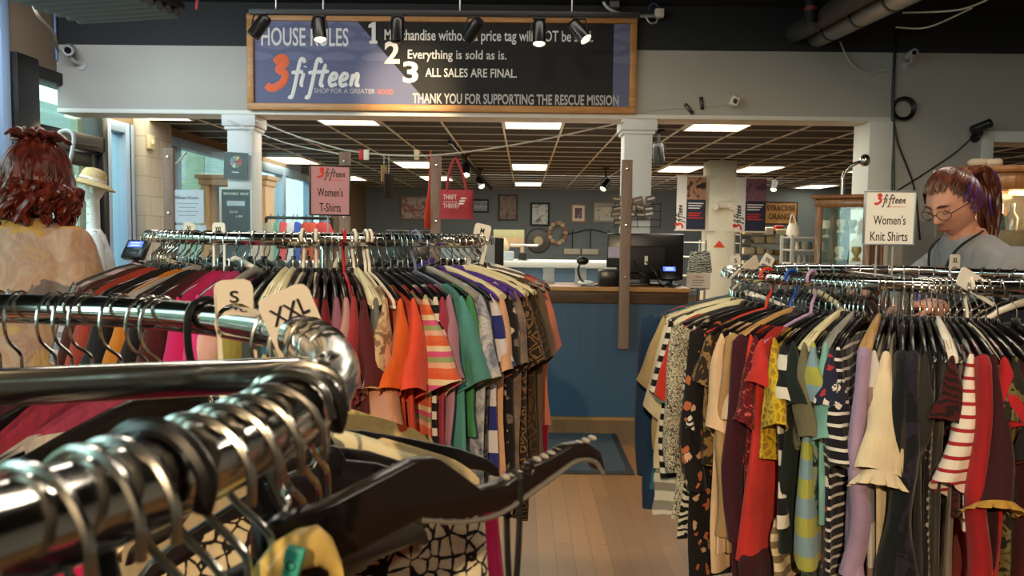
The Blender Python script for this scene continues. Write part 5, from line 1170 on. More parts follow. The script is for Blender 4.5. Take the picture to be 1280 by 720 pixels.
# ================================================================== RIGHT RACK: knit shirts
F = fabric
DARK = [('black', '171516'), ('navy', '1d2438'), ('grey', '5d5a58'), ('wine', '451a22'), ('cream', 'cfc3a8'), ('brown', '4a3628'), ('teal', '2a5a5a'), ('rose', 'b07078')]
STR_RED = F('pin', 'e3d6c8', 'a3222c', s=.027)
right = [  # angle, hanger, garment
 (166, 'black', G('blouse', 'coral pink blouse hanging at the far left end of the knit shirts rack', pl_('d4606a'), .5, 'short')),
 (170, 'black', G('sweater', 'long navy blue sweater at the left end of the knit shirts rack', pl_('1f3a5c'), .66, 'long', sl=.5, hw=.225)),
 (173.5, 'black', G('t_shirt', 'teal edged blue top just behind the navy sweater', pl_('2b6f8a'), .6, 'none')),
 (177, 'cream', G('blouse', 'khaki beige loose top next to the navy sweater', pl_('b39c6e'), .45, 'half', out=.075)),
 (181.5, 'black', G('sweater', 'cream jumper with wide grey hem stripes near the left end of the knit rack', F('plain', 'd8c7a4'), .5, 'half', sl=.27, hem=(.14, F('stripe', 'cfc8b8', '8d887c', s=.055)))),
 (186, 'cream', G('cardigan', 'black and white block striped cardigan near the left end of the knit rack', F('stripe', '12100f', 'd9cfc0', s=.034), .5, 'half')),
 (190.5, 'black', G('cardigan', 'slim red orange cardigan between block stripes and tweed', pl_('c9321f'), .42, 'half')),
 (195, 'black', G('sweater', 'grey black and white tweed knit top on the knit rack', F('tweed', '191714', 'c9bda4'), .6, 'long', sl=.4)),
 (198.5, 'black', G('blouse', 'black and white zebra print top on the knit rack', F('zebra', '131110', 'cfc4ae', s=1.4), .64, 'half', sl=.26)),
 (202, 'red', G('dress', 'black dress with small orange flowers on the knit rack', F('floral', '16100f', 'b4603c', 'c9a184', s=1.3), .72, 'long', sl=.42)),
 (205, 'black', G('cardigan', 'brown and tan fringed cardigan beside the floral dress', F('print', '5a4126', '8a6a3c', '2d2016', s=1.4), .4, 'short')),
 (208.5, 'black', G('blouse', 'peach cream blouse with loose sleeve beside the floral dress', pl_('dcb892'), .66, 'half', out=.075, sl=.23)),
 (211, 'black', G('t_shirt', 'pale pink knit top on the knit rack left of the burgundy one', pl_('e0bfa0'), .62, 'half')),
 (213, 'wide', G('cardigan', 'tan cardigan on a wooden hanger on the knit rack', pl_('b08a5c'), .6, 'long')),
 (214.7, 'black', G('sweater', 'long dark burgundy knit on the knit rack', pl_('3f1220'), .74, 'long')),
 (216, 'black', G('t_shirt', 'bright orange red tee peeking beside the sequin top', pl_('d63d22'), .36, 'short', sl=.2)),
 (217.3, 'black', G('blouse', 'dark red sequin top on the knit rack', F('floral', '5a0f14', 'a8202a', 'd05a50', s=.5), .5, 'half')),
 (219, 'lilac', G('sweater', 'coral red smooth top on the knit rack, left of the yellow lace', pl_('c2312c'), .58, 'short', sl=.1, bulge=1.6, flare=.045, hem=(.14, pl_('3a1018')))),
 (221.5, 'black', G('blouse', 'yellow lace top on the knit rack', F('lace', 'd8b428', 'a8841c'),   .34, 'half', sl=.19)),
 (223.5, 'black', G('t_shirt', 'black and white striped navy top behind the yellow lace', F('stripe', '14161c', 'd6d0c2', s=.075), .5, 'short', hem=(.14, F('stripe', 'd3c29e', '7c684a', s=.035)))),
 (225.3, 'black', G('t_shirt', 'dark bottle green tee on the knit rack', pl_('15221f'), .55, 'short')),
 (227.2, 'cream', G('t_shirt', 'olive grey tee with wide sleeve on the knit rack', pl_('6f6a50'), .5, 'half', out=.05)),
 (229, 'black', G('t_shirt', 'long tee with blue and lime stripes on the knit rack', F('stripe', '7d99a4', 'a4a44c', s=.085), .55, 'short', sl=.12, bulge=1.9, flare=.05)),
 (230.2, 'black', G('blouse', 'dark teal print top right of the blue and lime stripes', F('print', '17201f', '2c4a46', '8a8f78', s=1.0), .66, 'none')),
 (231.3, 'grey', G('t_shirt', 'mint aqua tee on the knit rack', pl_('7fb4aa'), .45, 'half', out=.05)),
 (232.5, 'black', G('dress', 'red white and navy floral dress low on the knit rack', F('floral', '20243a', 'a83038', 'd8d0c4', s=1.1), .66, 'short')),
 (234, 'black', G('t_shirt', 'navy tee with thin white stripes on the knit rack', F('pin', '14131c', 'd8d4cc', s=.024), .6, 'half', sl=.25)),
 (238, 'wide', G('sweater', 'long lilac knit on the knit rack', pl_('ae93b4'), .58, 'long', sl=.5, bulge=.8, flare=.03, hem=(.1, F('print', 'c8a89a', 'd9c9bc', '7c7f92', s=1.6)))),
 (239.6, 'black', G('blouse', 'taupe top with grey colour block beside the lilac knit', F('multi', '8a7468', '8a7468', 'c6c2bd', '7f8088', s=.4), .58, 'short')),
 (241.5, 'black', G('blouse', 'ivory blouse with ruffled sleeve end on the knit rack', pl_('e2d0ae'), .62, 'frill', sl=.24)),
 (244, 'black', G('sweater', 'very dark green knit on the knit rack right of the ivory blouse', pl_('10181a'), .7, 'long')),
 (246, 'black', G('blouse', 'sheer black top right of the dark green knit', F('print', '14131c', '0f0f14', '241f30', s=2), .7, 'long')),
 (248, 'black', G('t_shirt', 'charcoal grey short sleeved tee on the knit rack', pl_('2f2c2a'), .66, 'half')),
 (249.7, 'black', G('tank_top', 'black top with beaded neck edge on the knit rack', F('dots', '171313', '9c948a', s=.8), .6, 'none')),
 (251, 'black', G('sweater', 'dark grey brown ribbed knit on the knit rack', F('vstripe', '3a322a', '4a4238', s=.012), .72, 'none')),
 (252.4, 'white', G('blouse', 'dark red zigzag top on a white hanger on the knit rack', F('zebra', '4a1014', '1d0c0e', s=1.2), .4, 'short')),
 (253.8, 'black', G('blouse', 'taupe floral blouse with pink blooms on the knit rack', F('floral', '7c6a5c', 'c79a90', '4a423c', s=1.5), .66, 'none')),
 (255.2, 'black', G('t_shirt', 'white tee with thin red stripes on the knit rack', STR_RED, .42, 'half', sl=.26)),
 (256.8, 'black', G('sweater', 'plain deep red top right of the red striped tee', pl_('a41c22'), .64, 'long')),
 (258.6, 'black', G('blouse', 'maroon blouse with gold cuff band at the right of the knit rack', pl_('381018'), .6, 'half', sl=.29, trim=pl_('b58a3a'), out=.08, tw=.01)),
 (260.4, 'black', G('t_shirt', 'bright red tee at the right of the knit rack', pl_('b01d24'), .6, 'short')),
 (262.2, 'black', G('blouse', 'olive leaf print blouse at the right of the knit rack', F('print', '4a4428', '6c6238', '241f14', s=1.5), .6, 'short')),
 (264, 'black', G('t_shirt', 'dark wine tee at the right picture edge of the knit rack', pl_('4a1218'), .6, 'half')),
]
for i, (a, hk_, sp) in enumerate(right):
    sp['th'] = .0085; yw = random.uniform(-1.2, 1.2)
    special = {'red': 'bright red tubular hanger on the left end of the knit rack', 'lilac': 'lilac tubular hanger on the knit rack', 'white': 'white contoured hanger under the dark red zigzag top', 'wide': 'wooden hanger under a garment on the knit rack', 'cream': 'cream plastic hanger under a garment on the knit rack', 'grey': 'grey contoured hanger under the mint aqua tee'}
    h = hanger(hk_, RR.mw(a, yw), special.get(hk_, 'black plastic hanger with metal hook on the front of the knit rack'), {'black': 'black hangers on the knit rack front', 'wide': 'wooden hangers on the knit rack', 'cream': 'cream hangers on the knit rack'}.get(hk_))
    garment(RR, a, sp, yw)
for k, a in enumerate(range(267, 336, 5)):
    yw = random.uniform(-2, 2); hanger('black', RR.mw(a, yw), 'black plastic hanger with metal hook on the front of the knit rack', 'black hangers on the knit rack front')
    nm, c = DARK[k*5 % 8]; garment(RR, a, G('top', nm+' top round the right side of the knit rack', pl_(c), .58, 'half', g=nm+' tops round the right side of the knit rack', th=.012), yw)
hanger('blue', RR.mw(212, 0), 'empty royal blue tubular hanger on the front of the knit rack')
hanger('ttan', RR.mw(259.5, 2), 'white tubular hanger standing proud at the right of the knit rack')
hanger('black', RR.mw(164, 3), 'black plastic hanger with metal hook on the front of the knit rack', 'black hangers on the knit rack front')
# far side of the right rack
def far_side(rack, angs, where, grp):
    for k, a in enumerate(angs):
        yw = random.uniform(-2, 2); kind = 'black' if k % 7 else ('white', 'purple', 'cream')[k//7 % 3]
        hanger(kind, rack.mw(a, yw), {'black': 'black', 'white': 'white', 'purple': 'purple velvet', 'cream': 'cream'}[kind]+' hanger on the far side of the '+where, kind+' hangers on the far side of the '+grp)
        nm, c = DARK[(k*3+1) % 8]; garment(rack, a, G('top', nm+' top half hidden on the far side of the '+where, pl_(c), .55, 'none', g=nm+' tops on the far side of the '+grp, th=.012, c='shirt'), yw)
far_side(RR, [21+5.6*k for k in range(24)], 'knit rack', 'knit rack')
size_tag(RR, 150, 'S', 'white size divider marked S at the left end of the knit rack', M['card'], .042, .11, yaw=28, tilt=-4, top=.05)
size_tag(RR, 127, 'XXL', 'tilted white XXL size divider on the far rail of the knit rack', M['card'], .045, .11, yaw=18, tilt=32, top=.055)
size_tag(RR, 48, 'XL', 'white XL size divider on the far rail before the ponytailed person', M['card'], .05, .11, yaw=25, tilt=0, top=.06)
size_tag(RR, 186, '', 'blank cream divider lying aslant at the left end of the knit rack', M['white_plastic'], .04, .14, yaw=40, tilt=62, txt=False, top=.09)
size_tag(RR, 262, '', 'blank white divider tipped over the right part of the knit rail', M['card'], .045, .13, yaw=20, tilt=-65, txt=False, top=.07)
rack_sign(1082, 238, 1141, 307, 2.35, ("Women's", "Knit Shirts"), 'white sign in a grey frame reading Women’s Knit Shirts', M['card'], mat('sign_frame_grey', '8f9aa6', .35, .4), R_(-5), (-.22, .1), RR.z-.01)

# ================================================================== MIDDLE RACK: T-shirts
mid = [
 (176, 'black', G('t_shirt', 'black tee at the far left end of the T-shirts rack', pl_('121112'), .58, 'half')),
 (182, 'cream', G('t_shirt', 'beige tee second from the left end of the T-shirts rack', pl_('c2aa88'), .56, 'half')),
 (188, 'black', G('t_shirt', 'black tee between the beige and lilac ones, left of the T-shirts rack', pl_('151315'), .6, 'half')),
 (195, 'black', G('t_shirt', 'pale lilac pink tee at the left of the T-shirts rack', pl_('c3a3ac'), .58, 'half')),
 (202, 'black', G('t_shirt', 'dark grey tee right of the pale lilac one', pl_('35343a'), .58, 'half')),
 (209, 'black', G('t_shirt', 'charcoal heather tee seen below the nearest rail', F('tweed', '1c1c1f', '46464a', s=.8), .6, 'half')),
 (216, 'black', G('t_shirt', 'lilac grey striped tee seen below the nearest rail', F('stripe', 'b8a8b4', '77747c', s=.03), .6, 'half')),
 (223, 'black', G('t_shirt', 'dark red brown tee left of the mustard one', pl_('42201c'), .58, 'half')),
 (230, 'black', G('t_shirt', 'rust red tee left of the mustard one', pl_('98392c'), .58, 'half')),
 (237, 'black', G('t_shirt', 'black tee between the rust and mustard ones', pl_('141214'), .58, 'half')),
 (243, 'grey', G('t_shirt', 'mustard orange tee on a grey hanger on the T-shirts rack', pl_('bd7420'), .58, 'half')),
 (247.5, 'black', G('t_shirt', 'black tee right of the mustard one', pl_('161416'), .58, 'half')),
 (251.5, 'black', G('t_shirt', 'dark maroon tee left of the hot pink ones', pl_('47161c'), .58, 'half')),
 (255.5, 'black', G('t_shirt', 'hot pink tee, left of the pair behind the S divider', pl_('c81f66'), .56, 'half')),
 (259.5, 'black', G('t_shirt', 'bright pink tee, right of the pair behind the S divider', pl_('df3c86'), .56, 'half')),
 (263.5, 'grey', G('t_shirt', 'pale pink tee beside the bright pink one', pl_('d7a7a2'), .56, 'half')),
 (267, 'black', G('t_shirt', 'olive yellow tee behind the S divider', pl_('8f8440'), .56, 'half')),
 (270, 'black', G('t_shirt', 'grey green tee behind the S divider', pl_('3a423c'), .56, 'half')),
 (272.5, 'cream', G('t_shirt', 'dark teal tee on a cream hanger right of the S divider', pl_('2d5a66'), .56, 'half')),
 (274.6, 'cream', G('t_shirt', 'sand tee on a cream hanger right of the S divider', pl_('b8a078'), .56, 'half')),
 (276.6, 'black', G('t_shirt', 'grey tee behind the XXL divider', pl_('7c7a78'), .56, 'half')),
 (278.5, 'black', G('t_shirt', 'brick coral tee just right of the XXL divider', pl_('b04a3c'), .58, 'half')),
 (280.3, 'black', G('t_shirt', 'rose red tee right of the XXL divider', pl_('ad2f3e'), .58, 'half')),
 (282, 'black', G('t_shirt', 'bright red tee among the reds right of the XXL divider', pl_('b01f26'), .6, 'half')),
 (283.7, 'black', G('t_shirt', 'deep crimson tee among the reds right of the XXL divider', pl_('6e1420'), .6, 'half')),
 (285.6, 'black', G('t_shirt', 'mauve tee among the reds of the T-shirts rack', pl_('8d5668'), .58, 'half')),
 (287.4, 'black', G('t_shirt', 'dusty pink tee right of the mauve one', pl_('b88a86'), .5, 'half')),
 (289.1, 'crimson', G('t_shirt', 'brick red tee on a crimson hanger on the T-shirts rack', pl_('9a3038'), .62, 'half')),
 (290.9, 'black', G('t_shirt', 'dark wine tee left of the peach sleeved one', pl_('571a20'), .62, 'half')),
 (293, 'cream', G('sweater', 'peach long sleeved top with grey cuff on the T-shirts rack', F('multi', 'c78d74', 'c78d74', '6b6866', s=.62), .6, 'half', sl=.3, hem=(.16, F('zebra', '151314', 'cfc8bc', s=2.2)))),
 (295.4, 'ttan', G('t_shirt', 'tan print tee left of the orange one', F('print', 'a88564', 'c9ab86', '8a6a50', s=1.2), .58, 'half')),
 (298, 'black', G('t_shirt', 'vivid orange tee on the T-shirts rack', pl_('d65a1c'), .5, 'half', out=.085)),
 (300.5, 'black', G('t_shirt', 'coral orange tee right of the vivid orange one', pl_('d9492e'), .48, 'half', out=.09)),
 (303.2, 'black', G('t_shirt', 'multicolour striped tee in orange, pink and green', F('multi', 'd0643c', 'd8a58c', '8f9a6a', 'c9507a', 'd9c4a0', 'cf5a34', s=.075), .58, 'half', out=.09)),
 (305.5, 'black', G('t_shirt', 'black and white banded tee right of the multicolour one', F('stripe', '17151a', 'd2cdc4', s=.04), .64, 'half')),
 (307.2, 'black', G('t_shirt', 'pink red tee left of the mauve lilac one', pl_('a3324a'), .64, 'short')),
 (309, 'black', G('t_shirt', 'mauve lilac tee on the T-shirts rack', pl_('a5788c'), .44, 'half', hem=(.18, pl_('4a7a72')))),
 (311.6, 'slate', G('t_shirt', 'aqua teal tee on a slate hanger', pl_('4f8f8a'), .66, 'half', out=.08)),
 (314, 'black', G('t_shirt', 'green tee right of the aqua one', pl_('3f8a56'), .42, 'half')),
 (316.8, 'grey', G('t_shirt', 'blue and white tie-dye tee on the T-shirts rack', F('tie', '3b4560', '8d93a6', 'c9c8c8', '5a6280', s=1.1), .68, 'half', out=.075)),
 (319.4, 'black', G('t_shirt', 'dark grey camouflage tee right of the tie-dye one', F('print', '3a3a3c', '55524e', '201f22', s=1.4), .6, 'half')),
 (321.8, 'purple', G('t_shirt', 'royal blue and white striped tee on a purple hanger', F('stripe', '2a2f78', 'cfcbd0', s=.12), .6, 'half')),
 (324.6, 'cream', G('t_shirt', 'peach beige tee on the right of the T-shirts rack', pl_('cfa07e'), .62, 'half', out=.085)),
 (327.6, 'purple', G('blouse', 'black and white floral print top on a purple hanger', F('floral', '1a1718', 'b9ada0', '6e625a', s=1.2), .66, 'half')),
 (331, 'purple', G('t_shirt', 'taupe faded print tee left of the leopard one', F('tie', '5a4c44', '7d6a5e', '8f7f74', s=1.3), .6, 'half', out=.075)),
 (335, 'cream', G('blouse', 'leopard print top on the right of the T-shirts rack', F('leopard', '2a2018', '7a5c3c', s=1.2), .7, 'half')),
 (340, 'cream', G('t_shirt', 'brown snakeskin patterned tee at the right end of the T-shirts rack', F('leopard', '2c1f12', '4a3520', s=1.6), .6, 'half', out=.085)),
 (346.5, 'black', G('t_shirt', 'olive brown long tee at the right end of the T-shirts rack', pl_('5d4c3a'), .64, 'half')),
 (354, 'black', G('cardigan', 'salmon pink cardigan topmost at the right end of the T-shirts rack', pl_('c0735a'), .5, 'half', out=.085)),
 (363, 'black', G('t_shirt', 'hot pink red long tee behind the salmon cardigan', pl_('b5283e'), .66, 'half')),
]
for i, (a, hk_, sp) in enumerate(mid):
    if a > 318: sp['hw'] = .19; sp['out'] = min(sp.get('out', .06), .06)
    if a < 262: sp['nk'] = .05
    sp['th'] = .0085 if 262 < a < 335 else (.016 if a < 262 else .012); yw = random.uniform(-1.2, 1.2); sp.setdefault('c', 'shirt')
    special = {'crimson': 'crimson tubular hanger on the front of the T-shirts rack', 'slate': 'slate blue tubular hanger holding the aqua tee', 'ttan': 'white tubular hanger on the front of the T-shirts rack', 'cream': 'cream plastic hanger on the front of the T-shirts rack', 'grey': 'grey contoured hanger on the front of the T-shirts rack', 'purple': 'purple velvet hanger at the right of the T-shirts rack'}
    hanger(hk_, RM.mw(a, yw), special.get(hk_, 'black plastic hanger with metal hook on the front of the T-shirts rack'), {'black': 'black hangers on the T-shirts rack front', 'cream': 'cream hangers on the T-shirts rack', 'grey': 'grey hangers on the T-shirts rack', 'purple': 'purple hangers on the T-shirts rack'}.get(hk_))
    garment(RM, a, sp, yw)
for a in (180, 186, 192, 199, 206, 213, 220, 227, 234, 240): hanger('black', RM.mw(a, 1), 'black plastic hanger with metal hook on the front of the T-shirts rack', 'black hangers on the T-shirts rack front')
for k, a in enumerate((277.5, 281.2, 292.0, 296.6)): hanger('ttan', RM.mw(a, random.uniform(-3, 3)), 'empty white tubular hanger on the front of the T-shirts rack', 'empty white hangers on the T-shirts rack')
far_side(RM, [12+6.2*k for k in range(26)], 'T-shirts rack', 'T-shirts rack')
size_tag(RM, 166, 'XL', 'white XL divider on the far rail at the left of the T-shirts rack', M['white_plastic'], .044, .11, yaw=-18, tilt=14, top=.045)
size_tag(RM, 252, 'XXL', 'white XXL divider on the near rail at the left of the T-shirts rack', M['card'], .04, .13, yaw=-20, tilt=0, top=.04)
size_tag(RM, 348, 'M', 'white size divider marked M at the right end of the T-shirts rack', M['white_plastic'], .05, .13, yaw=12, tilt=12, top=.05)
rack_sign(389, 206, 436, 270, 2.5, ("Women's", "T-Shirts"), 'pink sign in a dark frame reading Women’s T-Shirts', mat('pink_sheet', 'bf8f9e', .6, var=.01), M['blackframe'], R_(22), (-.05,), RM.z-.01)

# ================================================================== NEAREST RACK
near_back = [
 (108, 'black', G('blouse', 'bright red blouse at the far left edge of the nearest rack', pl_('c8262a'), .55, 'half')),
 (103, 'black', G('t_shirt', 'scarlet tee beside the bright red blouse on the nearest rack', pl_('cf3526'), .55, 'half')),
 (98, 'cream', G('t_shirt', 'red orange tee on the nearest rack left of the patterned knit', pl_('d2402c'), .55, 'half')),
 (93, 'grey', G('blouse', 'black and cream patterned knit on the nearest rack', F('print', '1a1516', 'b9a890', '4a3c34', s=1.1), .55, 'half')),
 (88, 'black', G('blouse', 'beige and maroon top on the nearest rack', F('print', '7a4a48', 'b08e7c', '47262a', s=1.6), .55, 'half')),
 (83, 'black', G('blouse', 'plum top on the nearest rack left of the raspberry one', pl_('5a1c2c'), .55, 'half')),
 (78, 'black', G('blouse', 'raspberry pink top standing highest on the nearest rack', pl_('a8304c'), .55, 'half', flare=.02, tilt=-6)),
 (73, 'black', G('t_shirt', 'dark raspberry tee next to the raspberry top on the nearest rack', pl_('8f2440'), .55, 'half', tilt=-5)),
 (68, 'black', G('t_shirt', 'white and pink striped top with black neck label on the nearest rack', F('stripe', 'ddd3c8', 'b04060', s=.06), .55, 'half')),
]
for a, hk_, sp in near_back:
    sp['th'] = .019; sp['nk'] = .05; yw = random.uniform(-3, 3); tl = sp.pop('tilt', 0); hanger(hk_, RF.mw(a, yw) @ Matrix.Rotation(R_(tl), 4, 'Y'), {'black': 'black plastic hanger on the far rail of the nearest rack', 'cream': 'cream hanger on the far rail of the nearest rack', 'grey': 'grey hanger on the far rail of the nearest rack'}[hk_], {'black': 'black hangers on the far rail of the nearest rack'}.get(hk_)); garment(RF, a, sp, yw, 0, 0, tl)
for a in (105.5, 100.5, 91, 80.5, 65.5): hanger('black', RF.mw(a, random.uniform(-4, 4)), 'black plastic hanger on the far rail of the nearest rack', 'black hangers on the far rail of the nearest rack')
near_front = [
 (41, 'black', G('blouse', 'yellow and orange floral blouse at the right of the nearest rack', F('floral', 'dcc684', 'c84a20', '7a7a40', s=1.1), .55, 'short', hw=.17, th=.02, nk=.05), 0, 0),
 (34, 'black', G('t_shirt', 'hot pink tee at the outer right of the nearest rack', pl_('c01c58'), .6, 'none', hw=.2, th=.014, nk=.06), 0, -.03),
 (30, 'cream', G('tank_top', 'plain cream top beside the bandana print top', pl_('d6c59c'), .62, 'none', hw=.155, th=.015, nk=.05), 0, -.01),
 (26.5, 'black', G('tank_top', 'grey beige top between the two cream ones at the right of the nearest rack', pl_('a8977c'), .62, 'none', hw=.14, th=.015, nk=.05), 0, -.02),
 (21.5, 'black', G('tank_top', 'cream top with black bandana print at the right of the nearest rack', F('leopard', '1d1a1c', 'd9cba8', 'e0d4b4', s=.5), .62, 'none', hw=.135, th=.016, nk=.05), 12, -.03),
 (-12, 'black', G('t_shirt', 'magenta pink tee under the nearest rail', pl_('c0245c'), .5, 'half'), 0, 0),
 (-19, 'black', G('t_shirt', 'deep pink tee at the lower left under the nearest rail', pl_('a81c50'), .5, 'half'), 0, 0),
 (-26, 'black', G('t_shirt', 'wine tee at the bottom left corner of the nearest rack', pl_('3c1018'), .5, 'half'), 0, 0),
]
for a, hk_, sp, yw, dz in near_front:
    sp.setdefault('th', .012); hanger(hk_, RF.mw(a, yw) @ Matrix.Diagonal((min(1, (sp.get('hw', .205)-.008)/.197), 1, 1, 1)), {'black': 'black plastic hanger with big wire hook on the near rail, lower left', 'cream': 'cream hanger holding the plain cream top'}[hk_], {'black': 'black hangers on the near rail of the nearest rack'}.get(hk_)); garment(RF, a, sp, yw, 0, dz)
for a in (-30, -23, -20.5, -14.3, -9.6, -6.7): hanger('black', RF.mw(a, random.uniform(-5, 5)), 'black plastic hanger with big wire hook on the near rail, lower left', 'black hangers on the near rail of the nearest rack')
for a in (-1.2, 2.4, 6): hanger('black', RF.mw(a, 80-a), 'black plastic hanger with big wire hook on the near rail, lower left', 'black hangers on the near rail of the nearest rack')
# two chunky all-plastic black hangers with thick hooks
HM['chunky'] = ('hanger', lambda p_, m, h: hanger_tube(p_, m, h, .0038), M['black_plastic'])
for a, lb in ((-17, 'thick hooked black plastic hanger at the lower left of the near rail'), (-3.2, 'thick hooked black plastic hanger at the middle of the near rail'), (57, 'thick hooked black hanger beside the S divider on the nearest rack')): hanger('chunky', RF.mw(a, 4, 0, -.006), lb)
# long notched black hanger reaching out over the aisle
Nk = RF.px(-4)+Vector((.0, 0, -.06)); Tp = P(748, 580, .53)
d_ = (Tp-Nk); xa = d_.normalized(); ya = Vector((0, 0, 1)).cross(xa).normalized(); za = xa.cross(ya)
Lh = d_.length
t = thing('clothes_hanger', 'long black suit hanger with notched arm reaching out over the aisle', 'hanger'); t.matrix_world = Matrix.Translation(Nk) @ Matrix((xa, ya, za)).transposed().to_4x4()
k_ = Lh/.24
TOP = [(-.02, .012), (.02, .014), (.075, .028), (.092, .027), (.108, .016), (.125, .004), (.145, .003), (.16, .008), (.168, .006), (.170, .011), (.185, .013), (.205, .018), (.222, .018), (.236, .010), (.242, -.004)]
BOT = [(.238, -.004), (.228, .006), (.21, .009), (.19, .003), (.165, -.005), (.14, -.012), (.11, -.011), (.08, -.004), (.04, -.013), (-.02, -.022)]
b = MB(); rt = [(x*k_, z) for x, z in TOP+BOT]; b.prism(rt, .012); b.build('arm', mat('brown_black_plastic', '1e1512', .25, var=.05, spec=.6), t, bevel=.0025)
b = MB(); b.prism([(-x, z-.55*x-.01) for x, z in rt], .012); b.build('arm', mat('brown_black_plastic', '1e1512', .25, var=.05, spec=.6), t, bevel=.0025)
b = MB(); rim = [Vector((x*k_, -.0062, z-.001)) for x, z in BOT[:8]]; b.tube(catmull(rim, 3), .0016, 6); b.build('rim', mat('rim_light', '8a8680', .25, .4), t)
b = MB()
for k in range(9): b.ball(((.178+.0068*k)*k_, 0, .0125+.0008*k), (.0016, .004, .0018), 8, 5)
for k in range(3): b.ball(((.15+.006*k)*k_, 0, .006), (.002, .004, .002), 8, 5)
b.build('grip_nubs', mat('nub', 'b8b2a6', .3, .3), t)
hkp = [v+Vector((0, 0, .0)) for v in (Vector((0, 0, .01)), Vector((-.004, 0, .03)), Vector((-.028, 0, .045)), Vector((-.03, 0, .07)), Vector((-.012, 0, .085)), Vector((.012, 0, .08)))]
inv = t.matrix_world.inverted()
W0 = RF.px(-4); hk_w = [Nk+Vector((0, 0, .008)), W0+Vector((-.012, .004, -.03)), W0+Vector((-.022, .004, -.005)), W0+Vector((-.016, 0, .016)), W0+Vector((0, 0, .0215)), W0+Vector((.016, -.002, .015)), W0+Vector((.021, -.002, 0))]
MB().tube([inv @ v for v in catmull(hk_w, 5)], .0021, 6).build('hook', M['steel_wire'], t)
# thin black straps hanging from the notch of that hanger
s0 = t.matrix_world @ Vector((.157*k_, 0, .004)); o = MB()
for s in (-1, 1): o.tube(catmull([s0+ya*.006*s, s0+ya*.0075*s+Vector((.002*s, 0, -.05)), s0+Vector((.004*s, 0, -.17)), s0+Vector((.006*s-.004, .01, -.42)), s0+Vector((.002*s-.006, .015, -.6))], 5), .0022, 6)
o.tube([s0+ya*.007, s0+Vector((0, 0, .004)), s0-ya*.007], .0022, 6)
tag(o.build('garment_strap', M['black_matte']), 'thin black straps hanging from the notched hanger over the aisle', 'strap')
# cream moulded hanger with teal size clip, bottom left of centre
t = thing('clothes_hanger', 'chunky cream yellow moulded hanger under the near rail', 'hanger'); c_ = P(388, 698, .36)
t.matrix_world = Matrix.Translation(c_) @ Matrix.Rotation(R_(50), 4, 'Z')
r_ = []
for x, z, hh_ in ((-.026, -.002, .008), (-.018, .004, .009), (-.006, .006, .010), (.004, .005, .010), (.010, .0, .009), (.014, -.008, .007), (.0155, -.02, .005)): r_.append([Vector((x, .006*math.cos(q), z+hh_*math.sin(q))) for q in [j*2*math.pi/12 for j in range(12)]])
MB().loft(r_).build('shoulder_bar', mat('butter_plastic', 'd8b868', .35), t)
inv = t.matrix_world.inverted(); W0 = RF.px(-1.2)
MB().tube([inv @ v for v in catmull([c_+Vector((-.012, 0, .02)), W0+Vector((-.01, .0, -.045)), W0+Vector((-.023, 0, -.01)), W0+Vector((-.017, 0, .015)), W0+Vector((0, 0, .0215)), W0+Vector((.017, 0, .015)), W0+Vector((.0215, 0, -.002))], 5)], .002, 6).build('hook', M['steel_wire'], t)
t = thing('size_clip', 'small teal size clip on the neck of the cream yellow hanger', 'size clip'); t.matrix_world = Matrix.Translation(P(366, 704, .345)) @ Matrix.Rotation(R_(15), 4, 'Y')
MB().box((0, 0, 0), (.0085, .006, .015)).build('clip', mat('teal_plastic', '3fa898', .4), t, bevel=.0015); MB().tube([(.002*math.cos(a), -.0032, .002*math.sin(a)) for a in [j*.5236 for j in range(12)]], .0003, 4, True).build('numeral', M['ink'], t)
# neck label and size dividers
t = thing('neck_label', 'white woven neck label with black printing on the striped top of the nearest rack', 'label'); t.matrix_world = Matrix.Translation(P(272, 500, .82)) @ Matrix.Rotation(R_(8), 4, 'Y')
MB().box((0, 0, 0), (.03, .001, .012)).build('tape', M['card'], t); fit('EXPRESS', t, (-.0125, -.003), (.0125, .003), M['ink'], y=-.0009, bold=.02)
size_tag(RF, 50.5, 'S', 'cream S size divider on the far rail of the nearest rack', M['white_plastic'], .036, .078, yaw=28, tilt=-3, top=.042)
size_tag(RF, 33.5, 'XXL', 'tilted cream XXL size divider on the bend of the nearest rack', M['white_plastic'], .044, .066, yaw=30, tilt=-22, top=.043, sxt=.72)

# zebra blouse hung on the wire rack right of the monitor
t = thing('blouse', 'black and white zebra blouse hung on the wire rack right of the monitor', 'shirt'); v = P(876, 303, 8.16); t.location = (v.x, 8.18, 1.4)
body_mesh(.4, hw=.1, th=.03, R0=5, seed=77, neck=.04, nk=.05, wedge=False).build('body', F('zebra', '20211f', 'b9beb4', s=1.3), t)
for s_ in (1, -1): sleeve_mesh(s_, .2, hw=.1, out=.03, th=.02, R0=5, seed=78, twist=.01, wt=.11).build('sleeve', F('zebra', '20211f', 'b9beb4', s=1.3), t)
hook_mb().build('hanger_hook', M['steel_wire'], t)
